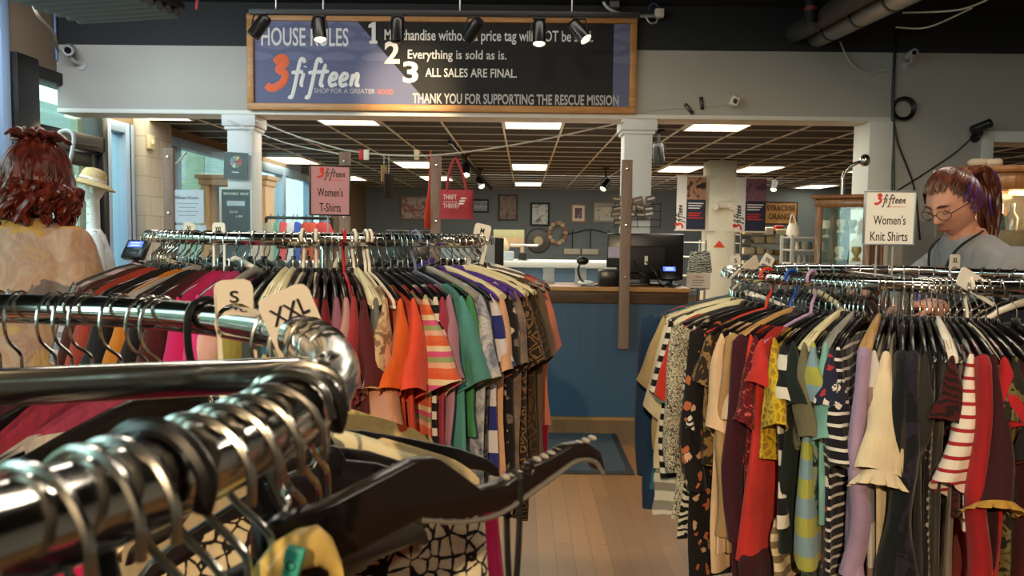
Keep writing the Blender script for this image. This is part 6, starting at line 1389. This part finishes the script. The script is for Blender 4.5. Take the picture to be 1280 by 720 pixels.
# ================================================================== PEOPLE
def skin_mat(name, c, c2):
    t = NT(name); n = t.noise(t.coord(), 14, 4, .6); t.col(t.ramp(n.outputs['Fac'], [(.3, c), (.7, c2)])); t.set(Roughness=.5)
    t.b.inputs['Subsurface Weight'].default_value = .12; t.b.inputs['Subsurface Radius'].default_value = (.02, .008, .004); t.b.inputs['Subsurface Scale'].default_value = .3
    fn = t.noise(t.coord(), 180, 2); t.bump(fn.outputs['Fac'], .08, .002); return t.m
SKIN = skin_mat('skin_fair', 'c98f78', 'd6a08a'); SKIN2 = skin_mat('skin_rosy', 'd09078', 'dca48e')
def blend(mb, name, m, parent, voxel=.006, it=4, fac=.5):
    """joins overlapping closed shapes into one continuous surface"""
    tmp = mb.build('tmp', m, None)
    md = tmp.modifiers.new('r', 'REMESH'); md.mode = 'VOXEL'; md.voxel_size = voxel; md.use_smooth_shade = True
    if it: sm = tmp.modifiers.new('s', 'SMOOTH'); sm.factor = fac; sm.iterations = it
    dg = bpy.context.evaluated_depsgraph_get(); me = bpy.data.meshes.new_from_object(tmp.evaluated_get(dg)); me.name = name
    bpy.data.objects.remove(tmp)
    me.polygons.foreach_set('use_smooth', [True]*len(me.polygons))
    o = bpy.data.objects.new(name, me); C.objects.link(o); o.parent = parent
    if not me.materials: me.materials.append(m)
    return o
def limb(mb, pts, rs, n=14, k=5):
    P_ = catmull(pts, k); m = len(P_); R2 = []
    for i in range(m):
        t = i/(m-1)*(len(rs)-1); j = min(int(t), len(rs)-2); R2.append(rs[j]+(rs[j+1]-rs[j])*(t-j))
    mb.tube(P_, R2, n); mb.ball(P_[0], R2[0]*.98, 12, 8); mb.ball(P_[-1], R2[-1]*.98, 12, 8)
def gau(v, c, s): return math.exp(-sum(((v[i]-c[i])/s[i])**2 for i in range(3)))
def head_mb(mb, M4, sc=1.0, face=True):
    """head facing -y, origin at the middle of the skull"""
    N, MR = 56, 44; rings = []
    for i in range(1, MR):
        a = math.pi*i/MR; ring = []
        for k in range(N):
            b = 2*math.pi*k/N; d = Vector((math.sin(a)*math.cos(b), math.sin(a)*math.sin(b), -math.cos(a)))
            v = Vector((d.x*.074, d.y*.095, d.z*.115))
            if v.z < 0:
                t = min(1, -v.z/.115); v.x *= 1-.22*t**1.3; v.y = v.y*(1-.1*t) if v.y < 0 else v.y*(1-.42*t**1.2)
            v.z *= 1.0 if v.z > 0 else 1.06
            if face and v.y < 0:
                u = v.copy()
                v.y -= .024*gau(u, (0, -.09, -.022), (.011, .06, .013))+.012*gau(u, (0, -.09, .006), (.009, .06, .03))
                v.y -= .008*gau(u, (.013, -.09, -.028), (.008, .06, .008))+.008*gau(u, (-.013, -.09, -.028), (.008, .06, .008))
                v.y += .011*gau(u, (.031, -.08, .012), (.017, .06, .012))+.011*gau(u, (-.031, -.08, .012), (.017, .06, .012))
                v.y -= .005*gau(u, (.028, -.08, .034), (.024, .06, .008))+.005*gau(u, (-.028, -.08, .034), (.024, .06, .008))
                v.y -= .007*gau(u, (0, -.08, -.060), (.022, .06, .010)); v.y += .004*gau(u, (0, -.08, -.0605), (.022, .06, .003))
                v.y -= .009*gau(u, (0, -.08, -.097), (.022, .06, .016))
                v.y -= .005*gau(u, (.042, -.07, -.022), (.02, .06, .02))+.005*gau(u, (-.042, -.07, -.022), (.02, .06, .02))
            ring.append(M4 @ (v*sc))
        rings.append(ring)
    mb.loft(rings)
    for s in (-1, 1):
        rot = M4.to_3x3() @ Matrix.Rotation(s*R_(22), 3, 'Z'); mb.ball(M4 @ (Vector((s*.074, .012, -.004))*sc), Vector((.009, .02, .032))*sc, 12, 8, rot); mb.ball(M4 @ (Vector((s*.073, .008, -.028))*sc), Vector((.008, .011, .012))*sc, 10, 6, rot)
def hand_mb(mb, wrist, dirv, palm_n, side, curl=.5, s=1.0):
    """palm with five separate curled fingers; dirv points to the fingers, palm_n out of the palm"""
    x = Vector(dirv).normalized(); nrm = Vector(palm_n); nrm = (nrm-x*nrm.dot(x)).normalized(); y = nrm.cross(x)*side; wrist = Vector(wrist)
    def W(a, b, c): return wrist+(x*a+y*b+nrm*c)*s
    limb(mb, [W(-.02, 0, 0), W(.02, .0, 0)], [.024*s, .026*s], 12, 3)
    rings = []
    for a, hw_, th in ((.0, .026, .017), (.03, .036, .016), (.06, .041, .014), (.085, .041, .012), (.094, .036, .009)):
        rings.append([W(a, hw_*math.cos(q), th*math.sin(q)) for q in [j*2*math.pi/14 for j in range(14)]])
    mb.loft(rings)
    for b, L, r in ((-.031, .062, .0075), (-.0105, .076, .0083), (.0105, .083, .0086), (.031, .074, .0084)):
        pts = [W(.078, b*.95, 0)]; ang = .1; p = Vector((.09, b, 0))
        pts.append(W(*p))
        for k, f in enumerate((.45, .32, .25)):
            ang += curl*(.75 if k else .6); p = p+Vector((math.cos(ang)*L*f, b*.06, math.sin(ang)*L*f)); pts.append(W(*p))
        limb(mb, pts, [r*1.15, r*1.1, r*1.02, r*.95, r*.8], 10, 3)
    pts = [W(.02, .028, .004), W(.045, .05, .014), W(.07, .058, .026), W(.088, .052, .036)]
    limb(mb, pts, [.014*s, .0115*s, .0095*s, .008*s], 10, 3)
def hair_lock(mb, pts, r, n=6, k=5):
    P_ = catmull(pts, k); m = len(P_); mb.tube(P_, [r*(.3+.85*math.sin(math.pi*min(1, .04+.86*i/(m-1)))) if i < m-1 else r*.15 for i in range(m)], n)
def hair_mat(name, a, b, c):
    t = NT(name); n = t.noise(t.coord((60, 60, 9)), 1, 4, .6); t.col(t.ramp(n.outputs['Fac'], [(.3, a), (.52, b), (.72, c)])); t.set(Roughness=.36); t.bump(n.outputs['Fac'], .5, .004); return t.m
def torso_mb(mb, rings_def, n=28):
    """rings_def: centre, half width, half depth, facing angle"""
    rings = []
    for c, a, b, rz in rings_def:
        m = Matrix.Rotation(rz, 3, 'Z'); rings.append([Vector(c)+m @ Vector((a*math.copysign(abs(math.cos(q))**.85, math.cos(q)), b*math.copysign(abs(math.sin(q))**.9, math.sin(q)), 0)) for q in [j*2*math.pi/n for j in range(n)]])
    # refine along the spine
    out = []
    for i in range(len(rings)-1):
        for k in range(5):
            t = k/5; tt = t; p0 = rings[max(i-1, 0)]; p1 = rings[i]; p2 = rings[i+1]; p3 = rings[min(i+2, len(rings)-1)]
            out.append([.5*((2*b)+(c-a)*tt+(2*a-5*b+4*c-d)*tt*tt+(b*3-a-3*c+d)*tt**3) for a, b, c, d in zip(p0, p1, p2, p3)])
    out.append(rings[-1]); mb.loft(out)
def shirt_cloth(name, kind):
    t = NT(name); v = t.coord(); sx = t.add('ShaderNodeSeparateXYZ'); t.link(v, sx.inputs[0]); n = t.noise(v, 5.5, 4, .6, 1.5)
    if kind == 'dye':
        c = t.ramp(n.outputs['Fac'], [(.34, 'b98a72'), (.45, 'bd9f8a'), (.55, 'ad8c7c'), (.66, 'bd9a66')])
        n2 = t.noise(v, 9, 3, .6, 1); zz = t.math('ADD', sx.outputs[2], t.math('MULTIPLY_ADD', n2.outputs['Fac'], .14, -.07))
        band = t.math('LESS_THAN', t.math('ABSOLUTE', t.math('SUBTRACT', zz, 1.235)), .03); c = t.mix(t.math('MULTIPLY', band, .75), c, '55565e')
        yb = t.math('LESS_THAN', t.math('ABSOLUTE', t.math('SUBTRACT', zz, 1.475)), .018); c = t.mix(t.math('MULTIPLY', yb, .7), c, 'c99a34'); t.col(c)
    elif kind == 'grey': t.col(t.ramp(n.outputs['Fac'], [(.3, '85868c'), (.7, '95969b')]))
    w2 = t.noise(t.coord((5, 5, 3)), 2.2, 4, .55, 1.2); t.bump(w2.outputs['Fac'], .5, .03); t.set(Roughness=.9); return t.m
DENIM = fabric('tweed', '1e2a3c', '33445c', s=.8, name='denim'); SHOE = mat('shoe', '3a3836', .6)

def legs(mb, hip, heading, spread=.1, fwd=0):
    m = Matrix.Rotation(heading, 3, 'Z'); hip = Vector(hip)
    for s in (-1, 1):
        a = hip+m @ Vector((s*.09, 0, -.04)); kn = Vector((hip.x, hip.y, 0))+m @ Vector((s*spread, -.02, .48)); an = Vector((hip.x, hip.y, 0))+m @ Vector((s*spread*1.05, .03, .09))
        limb(mb, [a, a.lerp(kn, .5), kn, kn.lerp(an, .4), an], [.095, .085, .062, .06, .042])
        limb(mb, [an, an+m @ Vector((0, -.08, -.045)), an+m @ Vector((0, -.15, -.06))], [.042, .038, .03], 12, 3)
def trousers(parent, hip, heading, mat_, spread=.1):
    mb = MB(); m = Matrix.Rotation(heading, 3, 'Z'); hip = Vector(hip)
    torso_mb(mb, [(hip+Vector((0, 0, .1)), .17, .125, heading), (hip+Vector((0, 0, .0)), .19, .14, heading), (hip+Vector((0, 0, -.1)), .18, .135, heading)])
    for s in (-1, 1):
        a = hip+m @ Vector((s*.09, 0, -.06)); kn = Vector((hip.x, hip.y, 0))+m @ Vector((s*spread, -.02, .48)); an = Vector((hip.x, hip.y, 0))+m @ Vector((s*spread*1.05, .03, .09))
        limb(mb, [a, a.lerp(kn, .5), kn, kn.lerp(an, .5), an], [.105, .096, .078, .074, .066])
    blend(mb, 'trousers', mat_, parent, .012, 3)
    for s in (-1, 1):
        an = Vector((hip.x, hip.y, 0))+m @ Vector((s*spread*1.05, .03, .0)); b = MB(); r = []
        for y, hw_, zt in ((.06, .03, .05), (.03, .042, .085), (-.04, .045, .075), (-.12, .05, .05), (-.18, .045, .04), (-.215, .02, .03)):
            r.append([an+m @ Vector((hw_*math.cos(q), y, max(0, zt*.5+zt*.5*math.sin(q)))) for q in [j*2*math.pi/16 for j in range(16)]])
        b.loft(r).build('shoe', SHOE, parent)

# ---- red-haired person at the left, back turned
def person_left():
    t = thing('person', 'person with red wavy hair and tie-dye tee, back turned, at left', 'person')
    X, Y0 = -1.66, 2.62; hd = R_(180-8); hip = (X, Y0+.02, .95)
    mb = MB(); legs(mb, hip, hd)
    torso_mb(mb, [((X, Y0, .86), .17, .12, hd), ((X, Y0, 1.0), .17, .12, hd), ((X, Y0-.01, 1.12), .155, .11, hd), ((X, Y0-.01, 1.28), .175, .12, hd), ((X, Y0-.01, 1.4), .18, .105, hd), ((X, Y0, 1.465), .1, .075, hd), ((X, Y0+.01, 1.49), .055, .055, hd)])
    limb(mb, [(X, Y0+.005, 1.44), (X, Y0+.02, 1.56)], [.06, .056], 14, 3)
    m = Matrix.Rotation(hd, 3, 'Z')
    for s in (-1, 1):
        sh = Vector((X, Y0, 1.40))+m @ Vector((s*.19, 0, 0)); el = sh+m @ Vector((s*.05, .02, -.29)); wr = el+m @ Vector((s*.0, -.1, -.22))
        limb(mb, [sh, sh.lerp(el, .5), el, el.lerp(wr, .5), wr], [.06, .052, .042, .038, .028]); hand_mb(mb, wr, (wr-el), m @ Vector((-s, 0, 0)), s, .4)
    hc = Vector((X+.045, Y0+.03, 1.625)); M4 = Matrix.Translation(hc) @ Matrix.Rotation(hd+R_(10), 4, 'Z') @ Matrix.Rotation(R_(6), 4, 'X'); head_mb(mb, M4)
    blend(mb, 'body', SKIN, t, .006, 3)
    # tee
    mb = MB()
    torso_mb(mb, [((X, Y0+.0, .86), .225, .165, hd), ((X, Y0, 1.0), .215, .155, hd), ((X, Y0-.015, 1.13), .205, .15, hd), ((X, Y0-.015, 1.27), .222, .155, hd), ((X, Y0-.01, 1.37), .225, .135, hd), ((X+.005, Y0, 1.45), .165, .1, hd), ((X+.008, Y0+.005, 1.495), .085, .075, hd)])
    for s in (-1, 1):
        sh = Vector((X, Y0-.005, 1.40))+m @ Vector((s*.185, 0, 0)); el = sh+m @ Vector((s*.07, .02, -.23)); limb(mb, [sh, sh.lerp(el, .5), el], [.075, .082, .078])
    blend(mb, 't_shirt', shirt_cloth('tie_dye_tee', 'dye'), t, .009, 6)
    trousers(t, hip, hd, DENIM)
    # hair
    HM_ = hair_mat('auburn_red', '2c0e0a', '5e1c12', '8c3420'); rnd = random.Random(3); b = MB()
    for i in range(260):
        az = rnd.uniform(0, 2*math.pi); el = rnd.uniform(.25, 1.35)
        if abs(((az+math.pi/2+math.pi) % (2*math.pi))-math.pi) < .75 and el > .55: continue
        pts = []; sw = rnd.uniform(-.35, .35)
        for k in range(4):
            e2 = el+(1.75-el)*k/3; a2 = az+sw*k/3; q = 1.12+.08*rnd.random(); pts.append(Vector((.078*q*math.sin(e2)*math.cos(a2), .098*q*math.sin(e2)*math.sin(a2), .115*q*math.cos(e2))))
        end = pts[-1]; L = rnd.uniform(.05, .15); f = rnd.uniform(1.0, 1.3); wv = rnd.uniform(.006, .018); ph = rnd.uniform(0, 6)
        for k in range(1, 5): pts.append(Vector((end.x*f+wv*math.sin(ph+k*1.9), end.y*(f*.9)+wv*math.cos(ph+k*1.9), end.z-L*k/4)))
        hair_lock(b, [M4 @ p for p in pts], rnd.uniform(.008, .014))
    for i in range(26):   # loose knot on top
        a = rnd.uniform(0, 6.28); c = Vector((rnd.uniform(-.05, .06), rnd.uniform(-.03, .05), .125)); r = rnd.uniform(.02, .04)
        hair_lock(b, [M4 @ (c+Vector((r*math.cos(a+k), r*math.sin(a+k)*.8, .012*math.sin(k*1.7+a)+.008*k*(k < 4)))) for k in range(6)], rnd.uniform(.006, .010))
    rings = []
    for i in range(1, 14):
        e = 1.95*i/13; rings.append([M4 @ Vector((.083*math.sin(e)*math.cos(q), .103*math.sin(e)*math.sin(q)+.006, .121*math.cos(e))) for q in [j*2*math.pi/28 for j in range(28)]])
    b.loft(rings, True, True); b.build('hair', HM_, t)
person_left()

# ---- ponytailed person behind the knit rack, head bowed, sorting shirts
def person_right():
    t = thing('person', 'person in grey tee with glasses, lanyard and purple ponytail, leaning over the knit rack', 'person')
    hd = R_(-80)      # faces left and slightly towards the viewer
    m = Matrix.Rotation(hd, 3, 'Z')
    hipv = Vector((1.93, 3.28, .96)); chest = Vector((1.75, 3.09, 1.345)); neck = Vector((1.66, 3.035, 1.495)); hc = Vector((1.585, 3.0, 1.598))
    mb = MB(); legs(mb, hipv, hd)
    def ring(f, a, b, c=None): return (hipv.lerp(chest, f) if c is None else c, a, b, hd)
    body = [ring(-.15, .18, .14), ring(.1, .185, .14), ring(.45, .17, .13), ring(.8, .185, .135), ring(0, .165, .11, chest+Vector((-.02, -.015, .025))), ring(0, .095, .08, chest+Vector((-.045, -.03, .075))), ring(0, .06, .055, neck+Vector((.0, 0, .01)))]
    torso_mb(mb, body); limb(mb, [neck-Vector((-.01, 0, .05)), hc+Vector((.03, .02, -.06))], [.06, .055], 14, 3)
    shoulders = {}
    for s, elb, wr in ((1, (1.52, 2.72, 1.12), (1.33, 2.60, 1.245)), (-1, (1.44, 3.22, 1.14), (1.26, 2.98, 1.25))):
        sh = chest+Vector((-.01, -.01, .02))+m @ Vector((s*.175, 0, 0)); shoulders[s] = sh; el = Vector(elb); wr = Vector(wr)
        limb(mb, [sh, sh.lerp(el, .5)+Vector((0, 0, -.01)), el, el.lerp(wr, .45), wr], [.064, .056, .045, .041, .029])
        hand_mb(mb, wr, (Vector((-1, .0 if s > 0 else -.35, .05))), (0, 0, -1), -s if s > 0 else -s, .55)
    M4 = Matrix.Translation(hc) @ Matrix.Rotation(R_(-64), 4, 'Z') @ Matrix.Rotation(R_(30), 4, 'X'); head_mb(mb, M4, 1.04)
    blend(mb, 'body', SKIN2, t, .0042, 2)
    mb = MB(); torso_mb(mb, [ring(-.1, .22, .18), ring(.15, .225, .175), ring(.5, .21, .165), ring(.85, .215, .165), ring(0, .2, .135, chest+Vector((-.02, -.015, .045))), ring(0, .125, .105, chest+Vector((-.055, -.03, .1))), ring(0, .08, .076, neck+Vector((.012, .008, -.012)))])
    for s, el in ((1, Vector((1.52, 2.72, 1.12))), (-1, Vector((1.44, 3.22, 1.14)))):
        sh = shoulders[s]; e2 = sh.lerp(el, .8); limb(mb, [sh, sh.lerp(e2, .5), e2], [.083, .088, .08])
    tee = blend(mb, 't_shirt', shirt_cloth('grey_tee', 'grey'), t, .009, 6)
    trousers(t, hipv, hd, DENIM)
    def F_(x, y, z): return M4 @ (Vector((x, y, z))*1.04)
    dk = mat('brow_dark', '4a2a20', .7); LIP = mat('lip', 'a4564e', .45)
    for s in (-1, 1):
        MB().tube(catmull([F_(s*.014, -.098, .030), F_(s*.03, -.096, .036), F_(s*.048, -.082, .031)], 4), [.002, .0028, .0028, .0028, .003, .0025, .002, .0015, .001], 6).build('eyebrow', dk, t)
        MB().ball(F_(s*.031, -.0705, .010), .0125*1.04, 14, 10).build('eye', mat('eye_lid', 'b87a64', .5), t)
        MB().tube(catmull([F_(s*.019, -.0855, .006), F_(s*.031, -.0885, .0015), F_(s*.043, -.080, .005)], 4), .0014, 6).build('eyelashes', mat('lash', '2a1a16', .6), t)
    b = MB(); r = []
    for x in (-.024, -.016, -.008, 0, .008, .016, .024):
        k = 1-(abs(x)/.026)**2; y = -.094+.35*x*x*28-.0*k; r.append([F_(x, y+.003-.0035*math.cos(q)*max(k, .1)-.001, -.0605+.0062*math.sin(q)*max(k, .12)) for q in [j*2*math.pi/10 for j in range(10)]])
    b.loft(r).build('lips', LIP, t)
    # glasses
    f = MB(); ln = MB()
    for s in (-1, 1):
        ring_ = [F_(s*(.033+.025*math.cos(a)), -.106+.012*abs(math.cos(a))*(1 if math.cos(a)*1 > 0 else .2), .003+.017*math.sin(a)) for a in [j*2*math.pi/22 for j in range(22)]]
        f.tube(ring_, .0013, 6, True); f.tube([F_(s*.058, -.093, .008), F_(s*.074, -.04, .008), F_(s*.077, .012, .006)], .0014, 6)
        ln.add(ring_, [tuple(range(22))])
    f.tube(catmull([F_(-.008, -.106, .006), F_(0, -.111, .009), F_(.008, -.106, .006)], 4), .0013, 6); gl = f.build('glasses', M['blackframe'], t); ln.build('lens', thin_glass('spectacle', (.97, .97, .97), 0, .8), gl)
    # hair drawn back to a ponytail
    H1 = hair_mat('brown_auburn', '2e140e', '5c2e1e', '8c5032'); H2 = hair_mat('purple_streak', '2a1238', '4e2478', '6c3c9c'); rnd = random.Random(11); b1, b2 = MB(), MB()
    tie = Vector((0, .108, .052))
    rings = []
    for i in range(1, 14):
        e = 1.75*i/13; ring_ = []
        for j in range(32):
            q = j*2*math.pi/32; e2 = e*(1 if math.sin(q) > -.1 else 1-.72*min(1, (-math.sin(q)-.1)/.5)); ring_.append(F_(.0785*math.sin(e2)*math.cos(q), .1*math.sin(e2)*math.sin(q)+.004, .121*math.cos(e2)))
        rings.append(ring_)
    b1.loft(rings, True, True)
    for i in range(520):
        az = rnd.uniform(0, 2*math.pi); fr = math.sin(az); e0 = (1.75 if fr > -.1 else 1.75-.98*min(1, (-fr-.1)/.6))+rnd.uniform(-.16, .16)
        st = Vector((.079*math.sin(e0)*math.cos(az), .1*math.sin(e0)*math.sin(az), .118*math.cos(e0))); pts = []
        for k in range(6):
            s = k/5; p = st.lerp(tie, s); d = Vector((p.x/.0785, p.y/.1, p.z/.119)); d = d.normalized() if d.length > .01 else d; q = 1.05+.03*rnd.random()+(.02 if st.x > .02 and (az < 1.25 or az > 5.9) else 0); w_ = Vector((d.x*.0785*q, d.y*.1*q, d.z*.119*q)); pts.append(w_ if k < 5 else tie+Vector((rnd.uniform(-.012, .012), .004, rnd.uniform(-.012, .012))))
        purple = st.x > .02 and (az < 1.25 or az > 5.9) and rnd.random() < .5
        hair_lock(b2 if purple else b1, [F_(*p) for p in pts], rnd.uniform(.0026, .0048))
    T0 = F_(*tie)
    for i in range(70):
        out = (M4.to_3x3() @ Vector((rnd.uniform(-.35, .35), 1, .25))).normalized(); L = rnd.uniform(.2, .34); wv = rnd.uniform(.004, .014); ph = rnd.uniform(0, 6); pts = [T0+Vector((rnd.uniform(-.01, .01), rnd.uniform(-.01, .01), rnd.uniform(-.01, .01)))]
        for k in range(1, 7): s = k/6; pts.append(T0+out*(.03+.085*math.sin(s*2.0))+Vector((.05*s, .0, .03*math.sin(s*2.4)-L*s**1.3))+Vector((wv*math.sin(ph+k*1.6), wv*math.cos(ph+k*1.3), 0)))
        hair_lock(b2 if rnd.random() < .12 else b1, pts, rnd.uniform(.007, .011))
    for i in range(0):
        x = rnd.choice((-1, 1))*rnd.uniform(.05, .07); pts = [F_(x*.9, -.085+.02*rnd.random(), .075), F_(x*1.15, -.1, .04), F_(x*1.25, -.085, 0), F_(x*1.2, -.075, -.05)]; hair_lock(b1, pts, .0011)
    b1.build('hair', H1, t); b2.build('purple_streak', H2, t)['label'] = 'purple hair streak'
    MB().tube([F_(.016*math.cos(a), .112, .052+.016*math.sin(a)) for a in [j*2*math.pi/16 for j in range(16)]], .006, 6, True).build('hair_tie', mat('copper_tie', 'a8623a', .5), t)
    # lanyard hugging the tee
    up = chest+Vector((-.05, -.035, .135))
    fr_ = m @ Vector((0, -1, 0)); lt = m @ Vector((1, 0, 0)); b = MB()
    for s in (-1, 1):
        pts = [neck+lt*s*.085+Vector((.0, .0, .0)), neck+lt*s*.075+fr_*.085+Vector((0, 0, -.06)), chest+lt*s*.05+fr_*.165+Vector((-.02, -.01, .02)), chest+lt*s*.015+fr_*.19+Vector((0, 0, -.1))]; Pp = catmull(pts, 6)
        for i in range(len(Pp)-1): b.bar(Pp[i], Pp[i+1], .011, .003, up=tuple(fr_))
    b.build('lanyard', M['black_matte'], t)
    b = MB()
    for k in range(7): b.box(chest+fr_*.171+lt*(-.07+.024*k)+Vector((0, 0, -.035)), (.012, .004, .014), Matrix.Rotation(hd, 3, 'Z'))
    b.build('shirt_print', mat('coral_print', 'c8583c', .7), t)
person_right()

# ================================================================== MANNEQUIN with sun hat at the window
def mannequin():
    Y0 = 5.95; X = P(117, 300, Y0).x
    t = thing('mannequin', 'white mannequin in white cover-up standing at the window', 'mannequin', (X, Y0, 0)); hd = R_(-65)
    WP = mat('mannequin_gloss', 'ecebe6', .3); mb = MB(); m = Matrix.Rotation(hd, 3, 'Z'); zt = P(117, 222, Y0).z
    torso_mb(mb, [((0, 0, .9), .16, .11, hd), ((0, 0, 1.08), .12, .09, hd), ((0, 0, 1.27), .15, .11, hd), ((0, 0, 1.38), .165, .09, hd), ((0, 0, 1.45), .07, .055, hd)])
    hcl = Vector((0, 0, zt-.08)); limb(mb, [(0, 0, 1.42), hcl+Vector((0, 0, -.09)), hcl+Vector((0, 0, -.03))], [.05, .046, .05], 14, 3); head_mb(mb, Matrix.Translation(hcl) @ Matrix.Rotation(hd, 4, 'Z'), .95)
    for s in (-1, 1):
        sh = Vector((0, 0, 1.38))+m @ Vector((s*.165, 0, 0)); el = sh+m @ Vector((s*.05, .02, -.28)); wr = el+m @ Vector((.0, -.06, -.24)); limb(mb, [sh, el, wr], [.048, .038, .026]); hand_mb(mb, wr, wr-el, m @ Vector((-s, 0, 0)), s, .25, .9)
        hp = Vector((0, 0, .88))+m @ Vector((s*.085, 0, 0)); limb(mb, [hp, Vector((0, 0, .48))+m @ Vector((s*.09, 0, 0)), Vector((0, 0, .08))+m @ Vector((s*.09, .02, 0))], [.085, .056, .036]); limb(mb, [Vector((0, 0, .06))+m @ Vector((s*.09, .02, 0)), Vector((0, 0, .035))+m @ Vector((s*.09, -.12, 0))], [.036, .026], 10, 3)
    blend(mb, 'body', WP, t, .007, 2); MB().lathe([(0, 0), (.16, 0), (.16, .012), (.02, .02), (0, .02)], 24).build('base', WP, t)
    r = []
    for i in range(15):
        s = i/14; z = 1.42-s*1.05; a = .1+.11*ease(0, 1, s*5)+.06*s; b_ = .08+.05*ease(0, 1, s*5)+.06*s; r.append([m @ Vector(((a+.012*math.sin(9*q)*s)*math.cos(q), (b_+.012*math.sin(9*q)*s)*math.sin(q), z)) for q in [j*2*math.pi/48 for j in range(48)]])
    dr = MB().loft(r, False, False); dr.build('cover_up', mat('white_gauze', 'eef1f2', .9, bump=.3), t)
    sb = MB()
    for s in (-1, 1): limb(sb, [Vector((0, 0, 1.385))+m @ Vector((s*.14, 0, 0)), Vector((0, 0, 1.2))+m @ Vector((s*.24, .01, 0)), Vector((0, 0, .95))+m @ Vector((s*.27, .0, 0))], [.06, .085, .1])
    sb.build('batwing_sleeve', mat('white_gauze', 'eef1f2', .9, bump=.3), t)
    MB().tube(catmull([m @ Vector(p) for p in ((-.085, .03, 1.43), (-.09, -.06, 1.39), (-.03, -.13, 1.3), (.0, -.145, 1.12))], 6)[::1], [.022]*19, 10).tube(catmull([m @ Vector(p) for p in ((.085, .03, 1.43), (.09, -.06, 1.39), (.04, -.13, 1.3), (.03, -.145, 1.16))], 6), [.022]*19, 10).build('dotted_scarf', fabric('dots', '1d2340', 'dfe3ea', s=.9), t)
    h = thing('sun_hat', 'straw sun hat with cream band on the mannequin', 'hat', (X, Y0, zt-.035), (R_(-6), R_(14), 0))
    straw = wood_mat('straw', 'c9ab74', 'e2cb9a', (60, 60, 60), .8)
    MB().lathe([(.165, -.03), (.17, -.024), (.13, .0), (.092, .012), (.088, .06), (.07, .095), (.03, .108), (0, .11), (0, .105), (.03, .103), (.066, .09), (.083, .058), (.087, .006), (.13, -.006), (.163, -.034)], 36).build('brim_and_crown', straw, h); MB().lathe([(.0935, .012), (.0955, .013), (.0925, .034), (.0905, .034)], 36).build('band', M['white_plastic'], h)
mannequin()
